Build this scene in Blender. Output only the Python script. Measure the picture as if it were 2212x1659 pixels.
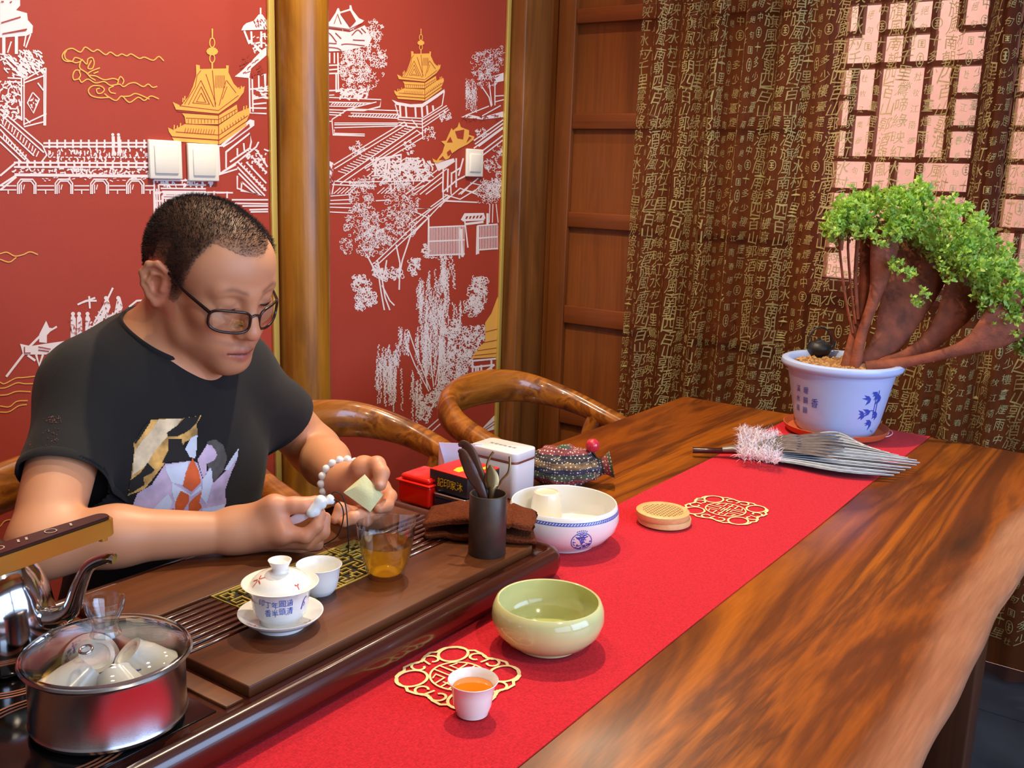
import bpy, bmesh, math, random
import numpy as np
from mathutils import Vector, Matrix, noise
for _o in list(bpy.data.objects): bpy.data.objects.remove(_o, do_unlink=True)
SC = bpy.context.scene
COL = SC.collection
PI = math.pi
# ------------------------------------------------------------------ camera
CAMR = np.array([[0.5783373, 0.14964103, -0.80195606], [-0.81514324, 0.1453685, -0.5607223], [0.03267208, 0.97799569, 0.2060509]])
CAMZ = 1.32
FPX = 2141.0
cd = bpy.data.cameras.new('camera'); cam = bpy.data.objects.new('camera', cd); COL.objects.link(cam)
cd.sensor_width = 36.0; cd.lens = FPX / 2212 * 36.0; cd.clip_start = 0.02; cd.clip_end = 60
_m = Matrix([[CAMR[i][j] for j in range(3)] for i in range(3)]).to_4x4(); _m.translation = (0, 0, CAMZ)
cam.matrix_world = _m
SC.camera = cam
# ------------------------------------------------------------------ world, daylight, exposure
SC.view_settings.view_transform = 'Standard'; SC.view_settings.look = 'None'
SC.view_settings.gamma = 1.0; SC.view_settings.use_curve_mapping = False
SC.view_settings.exposure = 0.0
W = bpy.data.worlds.new('World'); SC.world = W; W.use_nodes = True
W.node_tree.nodes['Background'].inputs[0].default_value = (0.80, 0.90, 1.0, 1)
W.node_tree.nodes['Background'].inputs[1].default_value = 9.5
def area(name, loc, direction, sx, sy, power, color):
    l = bpy.data.lights.new(name, 'AREA'); l.shape = 'RECTANGLE'; l.size = sx; l.size_y = sy
    l.energy = power; l.color = color
    o = bpy.data.objects.new(name, l); COL.objects.link(o); o.location = loc
    o.rotation_euler = Vector(direction).to_track_quat('-Z', 'Y').to_euler()
    return o
# daylight entering by the row of windows in the wall on the photographer's side
area('window_daylight', (1.50, -1.93, 1.55), (0, 1, -0.10), 1.8, 1.5, 66, (0.44, 0.64, 1.0))
area('window_daylight', (-0.45, -1.93, 1.55), (0, 1, -0.10), 1.8, 1.5, 30, (0.52, 0.70, 1.0))
SC.cycles.max_bounces = 7; SC.cycles.diffuse_bounces = 3; SC.cycles.glossy_bounces = 4; SC.cycles.transmission_bounces = 7; SC.cycles.transparent_max_bounces = 10
SC.cycles.caustics_reflective = False; SC.cycles.blur_glossy = 0.5
# ------------------------------------------------------------------ helpers
def lin(c):
    c = [x / 255.0 for x in c[:3]]
    return tuple((x / 12.92 if x <= 0.04045 else ((x + 0.055) / 1.055) ** 2.4) for x in c) + (1.0,)
def ray(px, py):
    return CAMR @ np.array([px - 1106.0, 829.5 - py, -FPX])
def onY(px, py, Y):
    d = ray(px, py); t = Y / d[1]; return Vector((d[0] * t, Y, d[2] * t + CAMZ))
def onX(px, py, X):
    d = ray(px, py); t = X / d[0]; return Vector((X, d[1] * t, d[2] * t + CAMZ))
def onZ(px, py, Z):
    d = ray(px, py); t = (Z - CAMZ) / d[2]; return Vector((d[0] * t, d[1] * t, Z))
def atD(px, py, D):
    d = ray(px, py) * (D / FPX); return Vector((d[0], d[1], d[2] + CAMZ))
def new_mat(name):
    m = bpy.data.materials.new(name); m.use_nodes = True
    return m, m.node_tree, m.node_tree.nodes['Principled BSDF']
def setp(b, **k):
    names = dict(color='Base Color', rough='Roughness', metal='Metallic', spec='Specular IOR Level', coat='Coat Weight', coatr='Coat Roughness', trans='Transmission Weight', ior='IOR', sss='Subsurface Weight', sheen='Sheen Weight', alpha='Alpha', emit='Emission Color', emits='Emission Strength', aniso='Anisotropic')
    for n, v in k.items(): b.inputs[names[n]].default_value = v
def mat(name, rgb, rough=0.5, bump=0.0, bscale=60.0, var=0.0, vscale=8.0, **k):
    m, t, b = new_mat(name)
    c = lin(rgb); setp(b, color=c, rough=rough, **k)
    tc = t.nodes.new('ShaderNodeTexCoord')
    if var > 0:
        n = t.nodes.new('ShaderNodeTexNoise'); n.inputs['Scale'].default_value = vscale; n.inputs['Detail'].default_value = 4
        t.links.new(tc.outputs['Object'], n.inputs['Vector'])
        r = t.nodes.new('ShaderNodeValToRGB')
        r.color_ramp.elements[0].position = 0.3; r.color_ramp.elements[1].position = 0.7
        r.color_ramp.elements[0].color = tuple(x * (1 - var) for x in c[:3]) + (1,)
        r.color_ramp.elements[1].color = tuple(min(1, x * (1 + var)) for x in c[:3]) + (1,)
        t.links.new(n.outputs['Fac'], r.inputs['Fac']); t.links.new(r.outputs['Color'], b.inputs['Base Color'])
    if bump > 0:
        n2 = t.nodes.new('ShaderNodeTexNoise'); n2.inputs['Scale'].default_value = bscale; n2.inputs['Detail'].default_value = 3
        t.links.new(tc.outputs['Object'], n2.inputs['Vector'])
        bp = t.nodes.new('ShaderNodeBump'); bp.inputs['Strength'].default_value = bump; bp.inputs['Distance'].default_value = 0.002
        t.links.new(n2.outputs['Fac'], bp.inputs['Height']); t.links.new(bp.outputs['Normal'], b.inputs['Normal'])
    return m
def wood(name, stops, axis='X', scale=6.0, stretch=0.07, rough=0.35, coat=0.0, detail=5, distort=1.2, bump=0.08, grain=0.25, coatr=0.12):
    """procedural wood: stops = [(pos, rgb)...]; figure runs along axis"""
    m, t, b = new_mat(name); N, L = t.nodes.new, t.links.new
    tc = N('ShaderNodeTexCoord'); mp = N('ShaderNodeMapping')
    s = [scale] * 3; s['XYZ'.index(axis)] = scale * stretch; mp.inputs['Scale'].default_value = s
    L(tc.outputs['Object'], mp.inputs['Vector'])
    n = N('ShaderNodeTexNoise'); n.inputs['Scale'].default_value = 1.0; n.inputs['Detail'].default_value = detail
    n.inputs['Roughness'].default_value = 0.55; n.inputs['Distortion'].default_value = distort
    L(mp.outputs['Vector'], n.inputs['Vector'])
    r = N('ShaderNodeValToRGB'); e = r.color_ramp.elements
    while len(e) < len(stops): e.new(0.5)
    for i, (p, c) in enumerate(stops): e[i].position = p; e[i].color = lin(c)
    L(n.outputs['Fac'], r.inputs['Fac'])
    mp2 = N('ShaderNodeMapping'); s2 = [scale * 22] * 3; s2['XYZ'.index(axis)] = scale * stretch * 6; mp2.inputs['Scale'].default_value = s2
    L(tc.outputs['Object'], mp2.inputs['Vector'])
    n2 = N('ShaderNodeTexNoise'); n2.inputs['Scale'].default_value = 1.0; n2.inputs['Detail'].default_value = 3
    L(mp2.outputs['Vector'], n2.inputs['Vector'])
    mx = N('ShaderNodeMix'); mx.data_type = 'RGBA'; mx.blend_type = 'OVERLAY'; mx.inputs[0].default_value = grain
    L(r.outputs['Color'], mx.inputs[6]); L(n2.outputs['Fac'], mx.inputs[7])
    L(mx.outputs[2], b.inputs['Base Color'])
    setp(b, rough=rough, coat=coat, coatr=coatr)
    if bump:
        bp = N('ShaderNodeBump'); bp.inputs['Strength'].default_value = bump; bp.inputs['Distance'].default_value = 0.001
        L(n2.outputs['Fac'], bp.inputs['Height']); L(bp.outputs['Normal'], b.inputs['Normal'])
    return m
def thin_glass(name, tint=(0.96, 0.97, 0.97), base=0.09, edge=1.1):
    m = bpy.data.materials.new(name); m.use_nodes = True; t = m.node_tree; t.nodes.clear(); N, L = t.nodes.new, t.links.new
    o = N('ShaderNodeOutputMaterial'); mx = N('ShaderNodeMixShader'); tr = N('ShaderNodeBsdfTransparent'); g = N('ShaderNodeBsdfGlossy'); lw = N('ShaderNodeLayerWeight'); p = N('ShaderNodeMath'); q = N('ShaderNodeMath')
    tr.inputs[0].default_value = tint + (1,); g.inputs['Roughness'].default_value = 0.02; lw.inputs[0].default_value = 0.5; p.operation = 'POWER'; p.inputs[1].default_value = 3.5; q.operation = 'MULTIPLY_ADD'; q.inputs[1].default_value = edge; q.inputs[2].default_value = base
    L(lw.outputs['Facing'], p.inputs[0]); L(p.outputs[0], q.inputs[0]); L(q.outputs[0], mx.inputs[0]); L(tr.outputs[0], mx.inputs[1]); L(g.outputs[0], mx.inputs[2]); L(mx.outputs[0], o.inputs[0]); return m
def liquid(name, tint, body, fac):
    m = bpy.data.materials.new(name); m.use_nodes = True; t = m.node_tree; t.nodes.clear(); N, L = t.nodes.new, t.links.new
    o = N('ShaderNodeOutputMaterial'); mx = N('ShaderNodeMixShader'); m2 = N('ShaderNodeMixShader'); tr = N('ShaderNodeBsdfTransparent'); d = N('ShaderNodeBsdfTranslucent'); g = N('ShaderNodeBsdfGlossy'); lw = N('ShaderNodeLayerWeight')
    tr.inputs[0].default_value = lin(tint); d.inputs[0].default_value = lin(body); g.inputs['Roughness'].default_value = 0.02; lw.inputs[0].default_value = 0.25; mx.inputs[0].default_value = fac
    L(tr.outputs[0], mx.inputs[1]); L(d.outputs[0], mx.inputs[2]); L(lw.outputs['Fresnel'], m2.inputs[0]); L(mx.outputs[0], m2.inputs[1]); L(g.outputs[0], m2.inputs[2]); L(m2.outputs[0], o.inputs[0]); return m
def glass(name, rgb=(255, 255, 255), rough=0.0, ior=1.45):
    m, t, b = new_mat(name); setp(b, color=lin(rgb), rough=rough, trans=1.0, ior=ior); return m
# ---- objects
def link(name, me, m=None, parent=None, smooth=False):
    o = bpy.data.objects.new(name, me); COL.objects.link(o)
    if m is not None:
        for x in (m if isinstance(m, (list, tuple)) else [m]): me.materials.append(x)
    if parent is not None: o.parent = parent
    if smooth and len(me.polygons): me.polygons.foreach_set('use_smooth', [True] * len(me.polygons))
    return o
def mesh(name, v, f, m=None, parent=None, smooth=False):
    me = bpy.data.meshes.new(name); me.from_pydata([tuple(p) for p in v], [], f); me.update()
    return link(name, me, m, parent, smooth)
def bmobj(name, bm, m=None, parent=None, smooth=False):
    me = bpy.data.meshes.new(name); bm.to_mesh(me); bm.free(); return link(name, me, m, parent, smooth)
def auto(o, ang=40):
    o.data.polygons.foreach_set('use_smooth', [True] * len(o.data.polygons))
    o.data.set_sharp_from_angle(angle=math.radians(ang)); return o
def tag(o, label=None, cat=None, group=None, kind=None):
    if label: o['label'] = label
    if cat: o['category'] = cat
    if group: o['group'] = group
    if kind: o['kind'] = kind
    return o
def thing(name, loc, label, cat, group=None, rz=0.0):
    o = bpy.data.objects.new(name, None); COL.objects.link(o); o.location = loc; o.rotation_euler = (0, 0, rz)
    o.empty_display_size = 0.05
    return tag(o, label, cat, group)
def struct(o): o['kind'] = 'structure'; return o
def box(name, a, b, m, parent=None, bev=0.0, seg=2):
    bm = bmesh.new(); bmesh.ops.create_cube(bm, size=1.0)
    for v in bm.verts:
        v.co = Vector([a[i] + (v.co[i] + 0.5) * (b[i] - a[i]) for i in range(3)])
    if bev: bmesh.ops.bevel(bm, geom=bm.edges[:], offset=bev, segments=seg, affect='EDGES', profile=0.5)
    o = bmobj(name, bm, m, parent)
    if bev: auto(o, 50)
    return o
def lathe_vf(prof, seg=48, sx=1.0, sy=1.0, z0=0.0, c=(0, 0), phase=0.0):
    v = []; f = []; n = len(prof)
    ring = []
    for r, z in prof:
        if abs(r) < 1e-6: ring.append([len(v)]); v.append((c[0], c[1], z + z0))
        else:
            ring.append(list(range(len(v), len(v) + seg)))
            for k in range(seg):
                a = 2 * PI * k / seg + phase; v.append((c[0] + r * sx * math.cos(a), c[1] + r * sy * math.sin(a), z + z0))
    for i in range(n - 1):
        A, B = ring[i], ring[i + 1]
        for k in range(seg):
            k2 = (k + 1) % seg
            if len(A) == 1 and len(B) == 1: continue
            if len(A) == 1: f.append((A[0], B[k2], B[k]))
            elif len(B) == 1: f.append((A[k], A[k2], B[0]))
            else: f.append((A[k], A[k2], B[k2], B[k]))
    return v, f
def spline(P, n):
    """Catmull-Rom through P (list of tuples) -> n points"""
    P = np.array(P, float); m = len(P); out = []
    for i in range(n):
        t = i / (n - 1) * (m - 1); k = min(int(t), m - 2); u = t - k
        p0 = P[k - 1] if k > 0 else 2 * P[0] - P[1]; p1 = P[k]; p2 = P[k + 1]; p3 = P[k + 2] if k + 2 < m else 2 * P[-1] - P[-2]
        out.append(0.5 * ((2 * p1) + (-p0 + p2) * u + (2 * p0 - 5 * p1 + 4 * p2 - p3) * u * u + (-p0 + 3 * p1 - 3 * p2 + p3) * u ** 3))
    return np.array(out)
def lathe(name, prof, m, parent=None, seg=48, smooth=True, ang=40, sm=0, **k):
    if sm: prof = [tuple(p) for p in spline(prof, sm)]; prof = [(max(0.0, r), z) for r, z in prof]
    v, f = lathe_vf(prof, seg, **k); o = mesh(name, v, f, m, parent)
    bm = bmesh.new(); bm.from_mesh(o.data); bmesh.ops.recalc_face_normals(bm, faces=bm.faces[:]); bm.to_mesh(o.data); bm.free()
    return auto(o, ang) if smooth else o
def tube_vf(P, R, seg=12, cap=True, up=None, closed=False):
    """sweep of ellipses; R entries: r or (r_side, r_up)"""
    P = [Vector(p) for p in P]; n = len(P); v = []; f = []
    if not isinstance(R, (list, tuple, np.ndarray)): R = [R] * n
    T = []
    for i in range(n):
        a = P[(i - 1) % n] if (closed or i > 0) else P[i]; b = P[(i + 1) % n] if (closed or i < n - 1) else P[i]
        T.append((b - a).normalized())
    u = Vector(up) if up is not None else (Vector((0, 0, 1)) if abs(T[0].z) < 0.9 else Vector((1, 0, 0)))
    for i in range(n):
        u = (Vector(up) if up is not None else u); u = (u - T[i] * u.dot(T[i])).normalized(); s = T[i].cross(u)
        r = R[i]; rs, ru = (r if isinstance(r, (tuple, list, np.ndarray)) else (r, r))
        for k in range(seg):
            a = 2 * PI * k / seg; v.append(P[i] + s * (rs * math.cos(a)) + u * (ru * math.sin(a)))
    for i in range(n if closed else n - 1):
        for k in range(seg):
            k2 = (k + 1) % seg; j = (i + 1) % n
            f.append((i * seg + k, i * seg + k2, j * seg + k2, j * seg + k))
    if cap and not closed:
        f.append(tuple(reversed(range(seg)))); f.append(tuple(range((n - 1) * seg, n * seg)))
    return v, f
def tube(name, P, R, m, parent=None, seg=12, cap=True, up=None, n=0, closed=False, ang=60):
    if n:
        m0 = len(P); P = spline(P, n)
        if isinstance(R, (list, tuple, np.ndarray)):
            R = np.array([(r if isinstance(r, (tuple, list)) else (r, r)) for r in R], float); R = [tuple(x) for x in np.abs(spline(R, n))]
    v, f = tube_vf(P, R, seg, cap, up, closed); o = mesh(name, v, f, m, parent)
    bm = bmesh.new(); bm.from_mesh(o.data); bmesh.ops.recalc_face_normals(bm, faces=bm.faces[:]); bm.to_mesh(o.data); bm.free()
    return auto(o, ang)
def prism_vf(pts, z0, z1):
    n = len(pts); v = [(x, y, z0) for x, y in pts] + [(x, y, z1) for x, y in pts]
    f = [tuple(reversed(range(n))), tuple(range(n, 2 * n))] + [(i, (i + 1) % n, n + (i + 1) % n, n + i) for i in range(n)]
    return v, f
def join_vf(parts):
    V = []; F = []
    for v, f in parts:
        o = len(V); V.extend(v); F.extend(tuple(i + o for i in q) for q in f)
    return V, F
def rrect(x0, y0, x1, y1, r, n=6):
    P = []
    for cx, cy, a0 in ((x1 - r, y1 - r, 0), (x0 + r, y1 - r, 90), (x0 + r, y0 + r, 180), (x1 - r, y0 + r, 270)):
        for k in range(n + 1):
            a = math.radians(a0 + 90 * k / n); P.append((cx + r * math.cos(a), cy + r * math.sin(a)))
    return P
def dup(root, loc=None, rz=None):
    c = root.copy(); COL.objects.link(c)
    if loc is not None: c.location = loc
    if rz is not None: c.rotation_euler = (0, 0, rz)
    for ch in list(root.children):
        k = ch.copy(); COL.objects.link(k); k.parent = c
        for g in list(ch.children):
            h = g.copy(); COL.objects.link(h); h.parent = k
    return c
# ---- flat print: strokes and fills drawn in 2D, laid on a surface by a mapping function
class Print:
    def __init__(s): s.v = []; s.f = []; s.e = []
    def stroke(s, P, w, closed=False):
        P = [np.array(p, float) for p in P]
        if closed: P = P + [P[0]]
        n = len(P)
        if n < 2: return
        o = len(s.v)
        for i in range(n):
            a = P[i - 1] if i > 0 else (P[-2] if closed else P[i]); b = P[i + 1] if i < n - 1 else (P[1] if closed else P[i])
            t = b - a; l = math.hypot(t[0], t[1]) or 1.0; nx, ny = -t[1] / l, t[0] / l
            k = 1.0
            if 0 < i < n - 1:
                t1 = P[i] - P[i - 1]; l1 = math.hypot(*t1) or 1; c = abs(t1[0] * t[0] + t1[1] * t[1]) / (l1 * l); k = min(1.6, 1 / max(c, 0.3))
            h = w * 0.5 * k
            s.v.append((P[i][0] + nx * h, P[i][1] + ny * h)); s.v.append((P[i][0] - nx * h, P[i][1] - ny * h))
        for i in range(n - 1): s.f.append((o + 2 * i, o + 2 * i + 1, o + 2 * i + 3, o + 2 * i + 2))
    def curve(s, P, w, n=0): s.stroke(spline(P, n or max(8, len(P) * 5)), w)
    def fill(s, P):
        o = len(s.v); s.v.extend(tuple(p) for p in P); s.f.append(tuple(range(o, o + len(P))))
    def dot(s, x, y, r, n=6, sx=1.0):
        a0 = random.random() * 6
        s.fill([(x + r * sx * math.cos(a0 + 2 * PI * k / n), y + r * math.sin(a0 + 2 * PI * k / n)) for k in range(n)])
    def build(s, name, fn, m, parent=None):
        e = [0.0] * len(s.v)                   # every stroke lies a hair above the one before, as overlapping ink does
        for q in s.f:
            k = (q[0] * 0.6180339) % 1.0
            k = min([e[i] for i in q if e[i]] or [0.05 + 0.95 * k])
            for i in q: e[i] = k
        out = []
        for p, k in zip(s.v, e):
            a = fn(p[0], p[1]); b = s.nrm(a, p) if hasattr(s, 'nrm') else (0, 0, 1)
            out.append((a[0] + b[0] * k * s.gap, a[1] + b[1] * k * s.gap, a[2] + b[2] * k * s.gap))
        return mesh(name, out, s.f, m, parent)
    gap = 0.0004
_glyph = {}
def glyph(ch):
    """flat mesh of one written character, centred, about one unit high"""
    if ch not in _glyph:
        c = bpy.data.curves.new('g', 'FONT'); c.body = ch; c.resolution_u = 2; c.align_x = 'LEFT'
        o = bpy.data.objects.new('g', c); COL.objects.link(o)
        bpy.context.view_layer.update()
        me = bpy.data.meshes.new_from_object(o.evaluated_get(bpy.context.evaluated_depsgraph_get()))
        v = np.array([p.co[:2] for p in me.vertices]) if len(me.vertices) else np.zeros((0, 2)); f = [tuple(p.vertices) for p in me.polygons]
        bpy.data.objects.remove(o, do_unlink=True); bpy.data.meshes.remove(me)
        if len(v):
            lo, hi = v.min(0), v.max(0); v = (v - (lo + hi) / 2) / max(hi - lo)
        _glyph[ch] = (v, f)
    return _glyph[ch]
def put_glyph(pr, ch, x, y, w, h, shear=0.0, wob=0.0, flip=1):
    v, f = glyph(ch); o = len(pr.v)
    k1, k2 = random.random() * 6, random.random() * 6
    for a, b in v:
        if wob: a, b = a + wob * math.sin(4 * b + k1), b + wob * math.sin(4 * a + k2)
        pr.v.append((x + w * (a + shear * b), y + flip * h * b))
    pr.f.extend(tuple(i + o for i in q) for q in f)
# ================================================================== materials of the place
M_PLASTER = mat('cream_plaster', (214, 200, 178), 0.8, bump=0.1)
M_CEIL = mat('ceiling_plaster', (205, 190, 165), 0.8)
M_RED = mat('red_wallpaper', (166, 58, 40), 0.62, bump=0.12, bscale=900, var=0.05, vscale=3)
M_WPRINT = mat('wallpaper_white_ink', (238, 226, 226), 0.6)
M_GPRINT = mat('wallpaper_gold_ink', (238, 178, 84), 0.5)
M_GOLDTRIM = mat('gold_trim', (216, 188, 96), 0.35, metal=0.35)
M_COLUMN = wood('column_wood', [(0.30, (112, 68, 16)), (0.45, (158, 104, 24)), (0.58, (180, 124, 34)), (0.72, (128, 80, 20))], 'Z', 9, 0.10, 0.38, coat=0.25)
M_POST = wood('post_wood', [(0.28, (70, 42, 18)), (0.45, (118, 72, 30)), (0.6, (140, 88, 40)), (0.75, (92, 56, 24))], 'Z', 10, 0.09, 0.4, coat=0.15)
M_DOORV = wood('door_stile_wood', [(0.3, (98, 52, 20)), (0.5, (130, 72, 28)), (0.72, (108, 58, 22))], 'Z', 9, 0.08, 0.42, coat=0.1)
M_DOORH = wood('door_rail_wood', [(0.3, (96, 48, 20)), (0.5, (128, 66, 27)), (0.72, (104, 54, 22))], 'Y', 9, 0.08, 0.42, coat=0.1)
M_DOORP = wood('door_panel_wood', [(0.3, (104, 54, 20)), (0.5, (134, 74, 28)), (0.72, (112, 62, 23))], 'Z', 6, 0.12, 0.45, coat=0.1)
M_FRAME = wood('window_frame_wood', [(0.3, (84, 40, 28)), (0.5, (104, 50, 34)), (0.7, (92, 44, 30))], 'Z', 8, 0.1, 0.5)
M_FLOOR = mat('slate_floor_tile', (58, 64, 72), 0.28, bump=0.15, bscale=14, var=0.35, vscale=5)
M_GROUT = mat('dark_grout', (26, 28, 30), 0.8)
XE, YL = 2.95, 1.97          # end wall, red wall
X0, Y0, ZC = -2.2, -1.98, 2.75
# ================================================================== room shell
fl = struct(box('floor', (X0, Y0, -0.06), (XE, YL, -0.004), M_GROUT))
ts = 0.6; bm0 = None
for i in range(9):
    for j in range(7):
        a = X0 + 0.05 + i * ts; b = Y0 + 0.02 + j * ts
        if a > XE - 0.05 or b > YL - 0.05: continue
        a1 = min(a + ts - 0.006, XE - 0.002); b1 = min(b + ts - 0.006, YL - 0.002)
        box('floor_tile', (a, b, -0.004), (a1, b1, 0.0), M_FLOOR, fl)
struct(box('ceiling', (X0, Y0, ZC), (XE, YL, ZC + 0.1), M_CEIL))
wl = struct(box('wall_left', (X0 - 0.1, YL, 0), (XE + 0.1, YL + 0.1, ZC), M_RED))
struct(box('wall_front', (X0 - 0.1, Y0, 0), (X0, YL, ZC), M_PLASTER))
# wall behind the photographer, with a wide window opening
def holed(name, ax, c0, c1, lo, hi, z0, z1, holes, m):
    """wall slab normal to axis ax with rectangular holes [(lo,hi,z0,z1)]"""
    cuts = sorted(set([lo, hi] + [h[0] for h in holes] + [h[1] for h in holes])); parts = []
    for a, b in zip(cuts[:-1], cuts[1:]):
        mid = (a + b) / 2; hs = sorted([(h[2], h[3]) for h in holes if h[0] <= mid <= h[1]]); z = z0; seg = []
        for p, q in hs: seg.append((z, p)); z = q
        seg.append((z, z1))
        for p, q in seg:
            if q - p > 1e-4:
                A = (a, c0, p) if ax == 'Y' else (c0, a, p); B = (b, c1, q) if ax == 'Y' else (c1, b, q)
                v = [(A[0] if i & 1 == 0 else B[0], A[1] if i & 2 == 0 else B[1], A[2] if i & 4 == 0 else B[2]) for i in range(8)]
                parts.append((v, [(0, 2, 3, 1), (4, 5, 7, 6), (0, 1, 5, 4), (2, 6, 7, 3), (0, 4, 6, 2), (1, 3, 7, 5)]))
    v, f = join_vf(parts); return struct(mesh(name, v, f, m))
WB = [(-1.40, -0.46), (-0.40, 0.50), (0.56, 1.46), (1.52, 2.40)]
holed('wall_right', 'Y', Y0 - 0.1, Y0, X0 - 0.1, XE + 0.1, 0, ZC, [(a, b, 0.75, 2.35) for a, b in WB], M_PLASTER)
w2 = struct(box('window_2', (-1.46, Y0 - 0.01, 0.70), (2.46, Y0 + 0.03, 0.75), M_FRAME))
M_SKYBLOCK = mat('white_sky_block', (230, 235, 240), 0.8)
for a, b in WB:
    box('sky_blocker', (a, Y0 - 0.08, 0.75), (b, Y0 - 0.06, 2.35), M_SKYBLOCK, w2)  # unseen opaque panel added to keep sky light out of the bay
    for q in (a - 0.03, b): box('mullion', (q, Y0 - 0.01, 0.75), (q + 0.03, Y0 + 0.02, 2.35), M_FRAME, w2)
box('head_rail', (-1.46, Y0 - 0.01, 2.35), (2.46, Y0 + 0.03, 2.40), M_FRAME, w2)
# end wall of dark wood with the lattice window
SASH = [(0.575, 0.965), (0.105, 0.495)]
WZ0, WZ1 = 1.05, 2.17
holed('wall_back', 'X', XE, XE + 0.09, Y0 - 0.1, YL + 0.1, 0, ZC, [(s[0], s[1], WZ0, WZ1) for s in SASH], M_DOORP)
# ---- framed panelling beside the corner post
def framed_door(name, ya, yb, label):
    d = struct(thing(name, (XE, (ya + yb) / 2, 0), label, None)); yc = (ya + yb) / 2
    st = 0.066
    for (a, b) in ((yb - st, yb), (ya, ya + st)):
        box('stile', (-0.034, a - yc, 0.02), (0, b - yc, 2.45), M_DOORV, d, 0.003)
    zr = [(0.02, 0.14), (0.46, 0.52), (0.82, 0.882), (1.152, 1.204), (1.478, 1.528), (1.815, 1.862), (2.15, 2.20), (2.39, 2.45)]
    for a, b in zr: box('rail', (-0.028, ya + st - yc, a), (0, yb - st - yc, b), M_DOORH, d, 0.003)
    for (a, b), (a2, b2) in zip(zr[:-1], zr[1:]): box('panel', (-0.010, ya + st - yc, b), (0, yb - st - yc, a2), M_DOORP, d)
    return d
framed_door('door_1', 1.42, 1.899, 'brown framed wood panel door beside the corner post')
framed_door('door_2', 0.985, 1.415, 'brown framed wood panel behind the curtain folds')
# ---- lattice sashes
M_PANE = bpy.data.materials.new('window_pane'); M_PANE.use_nodes = True
_t = M_PANE.node_tree; _t.nodes.clear()
_o = _t.nodes.new('ShaderNodeOutputMaterial'); _mx = _t.nodes.new('ShaderNodeMixShader'); _tr = _t.nodes.new('ShaderNodeBsdfTransparent'); _gl = _t.nodes.new('ShaderNodeBsdfGlossy')
_gl.inputs['Roughness'].default_value = 0.05; _tr.inputs[0].default_value = (0.95, 0.93, 0.92, 1); _mx.inputs[0].default_value = 0.05
_t.links.new(_tr.outputs[0], _mx.inputs[1]); _t.links.new(_gl.outputs[0], _mx.inputs[2]); _t.links.new(_mx.outputs[0], _o.inputs[0])
UA = [0.145, 0.305, 0.48, 0.65, 0.82]; UB = [0.305, 0.48, 0.655]; UC = [0.142, 0.306, 0.645, 0.82]
def sash(idx, y0, y1):
    w = struct(box('window_%d' % idx, (XE - 0.03, y0 - 0.035, WZ0 - 0.05), (XE + 0.05, y1 + 0.035, WZ0), M_FRAME, None, 0.003))
    box('head_rail', (XE - 0.03, y0 - 0.035, WZ1), (XE + 0.05, y1 + 0.035, WZ1 + 0.05), M_FRAME, w, 0.003)
    for a in (y0 - 0.035, y1): box('jamb', (XE - 0.03, a, WZ0), (XE + 0.05, a + 0.035, WZ1), M_FRAME, w, 0.003)
    yu = lambda u: y1 - u * (y1 - y0)
    hb = 0.0075; xa, xb = XE - 0.012, XE + 0.02
    def V(u, za, zb): box('lattice_bar', (xa, yu(u) - hb, za), (xb, yu(u) + hb, zb), M_FRAME, w)
    def Hh(z, ua, ub): box('lattice_bar', (xa, yu(ub), z - hb), (xb, yu(ua), z + hb), M_FRAME, w)
    def cell(ua, ub, za, zb): box('pane', (XE + 0.022, yu(ub), za), (XE + 0.026, yu(ua), zb), M_PANE, w)
    def rowA(za, zb):      # six narrow lights
        for u in UA: V(u, za, zb)
        us = [0] + UA + [1]
        for a, b in zip(us[:-1], us[1:]): cell(a, b, za, zb)
    def rowB(za, zb):
        for u in UB: V(u, za, zb)
        us = [0] + UB + [1]
        for a, b in zip(us[:-1], us[1:]): cell(a, b, za, zb)
    def band(za, zb):
        for u in UC: V(u, za, zb)
        h = (zb - za) / 3; us = [0] + UC + [1]
        for k in (1, 2): Hh(za + h * k, 0, UC[0]); Hh(za + h * k, UC[3], 1)
        Hh((za + zb) / 2, UC[0], UC[1]); Hh((za + zb) / 2, UC[2], UC[3])
        for k in range(3): cell(0, UC[0], za + h * k, za + h * k + h); cell(UC[3], 1, za + h * k, za + h * k + h)
        for a, b in ((UC[0], UC[1]), (UC[2], UC[3])): cell(a, b, za, (za + zb) / 2); cell(a, b, (za + zb) / 2, zb)
        cell(UC[1], UC[2], za, zb)
    rowB(1.05, 1.135); Hh(1.135, 0, UA[0]); Hh(1.135, UA[1], UA[3]); Hh(1.135, UA[4], 1); rowA(1.135, 1.22); Hh(1.22, 0, 1); rowB(1.22, 1.308)
    Hh(1.308, 0, 1); rowB(1.308, 1.398); Hh(1.398, 0, 1); band(1.398, 1.653); Hh(1.653, 0, 1); rowB(1.653, 1.74)
    Hh(1.74, 0, UA[0]); Hh(1.74, UA[1], UA[3]); Hh(1.74, UA[4], 1); rowA(1.74, 1.826); Hh(1.826, 0, 1); band(1.826, 2.08); Hh(2.08, 0, 1); rowB(2.08, WZ1)
    tag(w, 'brown lattice window behind the sheer curtain, ' + ('above the potted tree' if idx == 1 else 'at the far right')); return w
sash(1, *SASH[0]); sash(3, *SASH[1])
M_OUT = mat('terracotta_courtyard_wall', (222, 164, 142), 0.8, var=0.12, vscale=3, bump=0.2, bscale=20)
struct(box('wall_outside', (4.3, -2.5, -0.2), (4.4, 3.2, 3.2), M_OUT))
struct(box('floor_outside', (XE + 0.1, -2.5, -0.26), (4.3, 3.2, -0.2), mat('courtyard_paving', (170, 150, 135), 0.8)))
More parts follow.
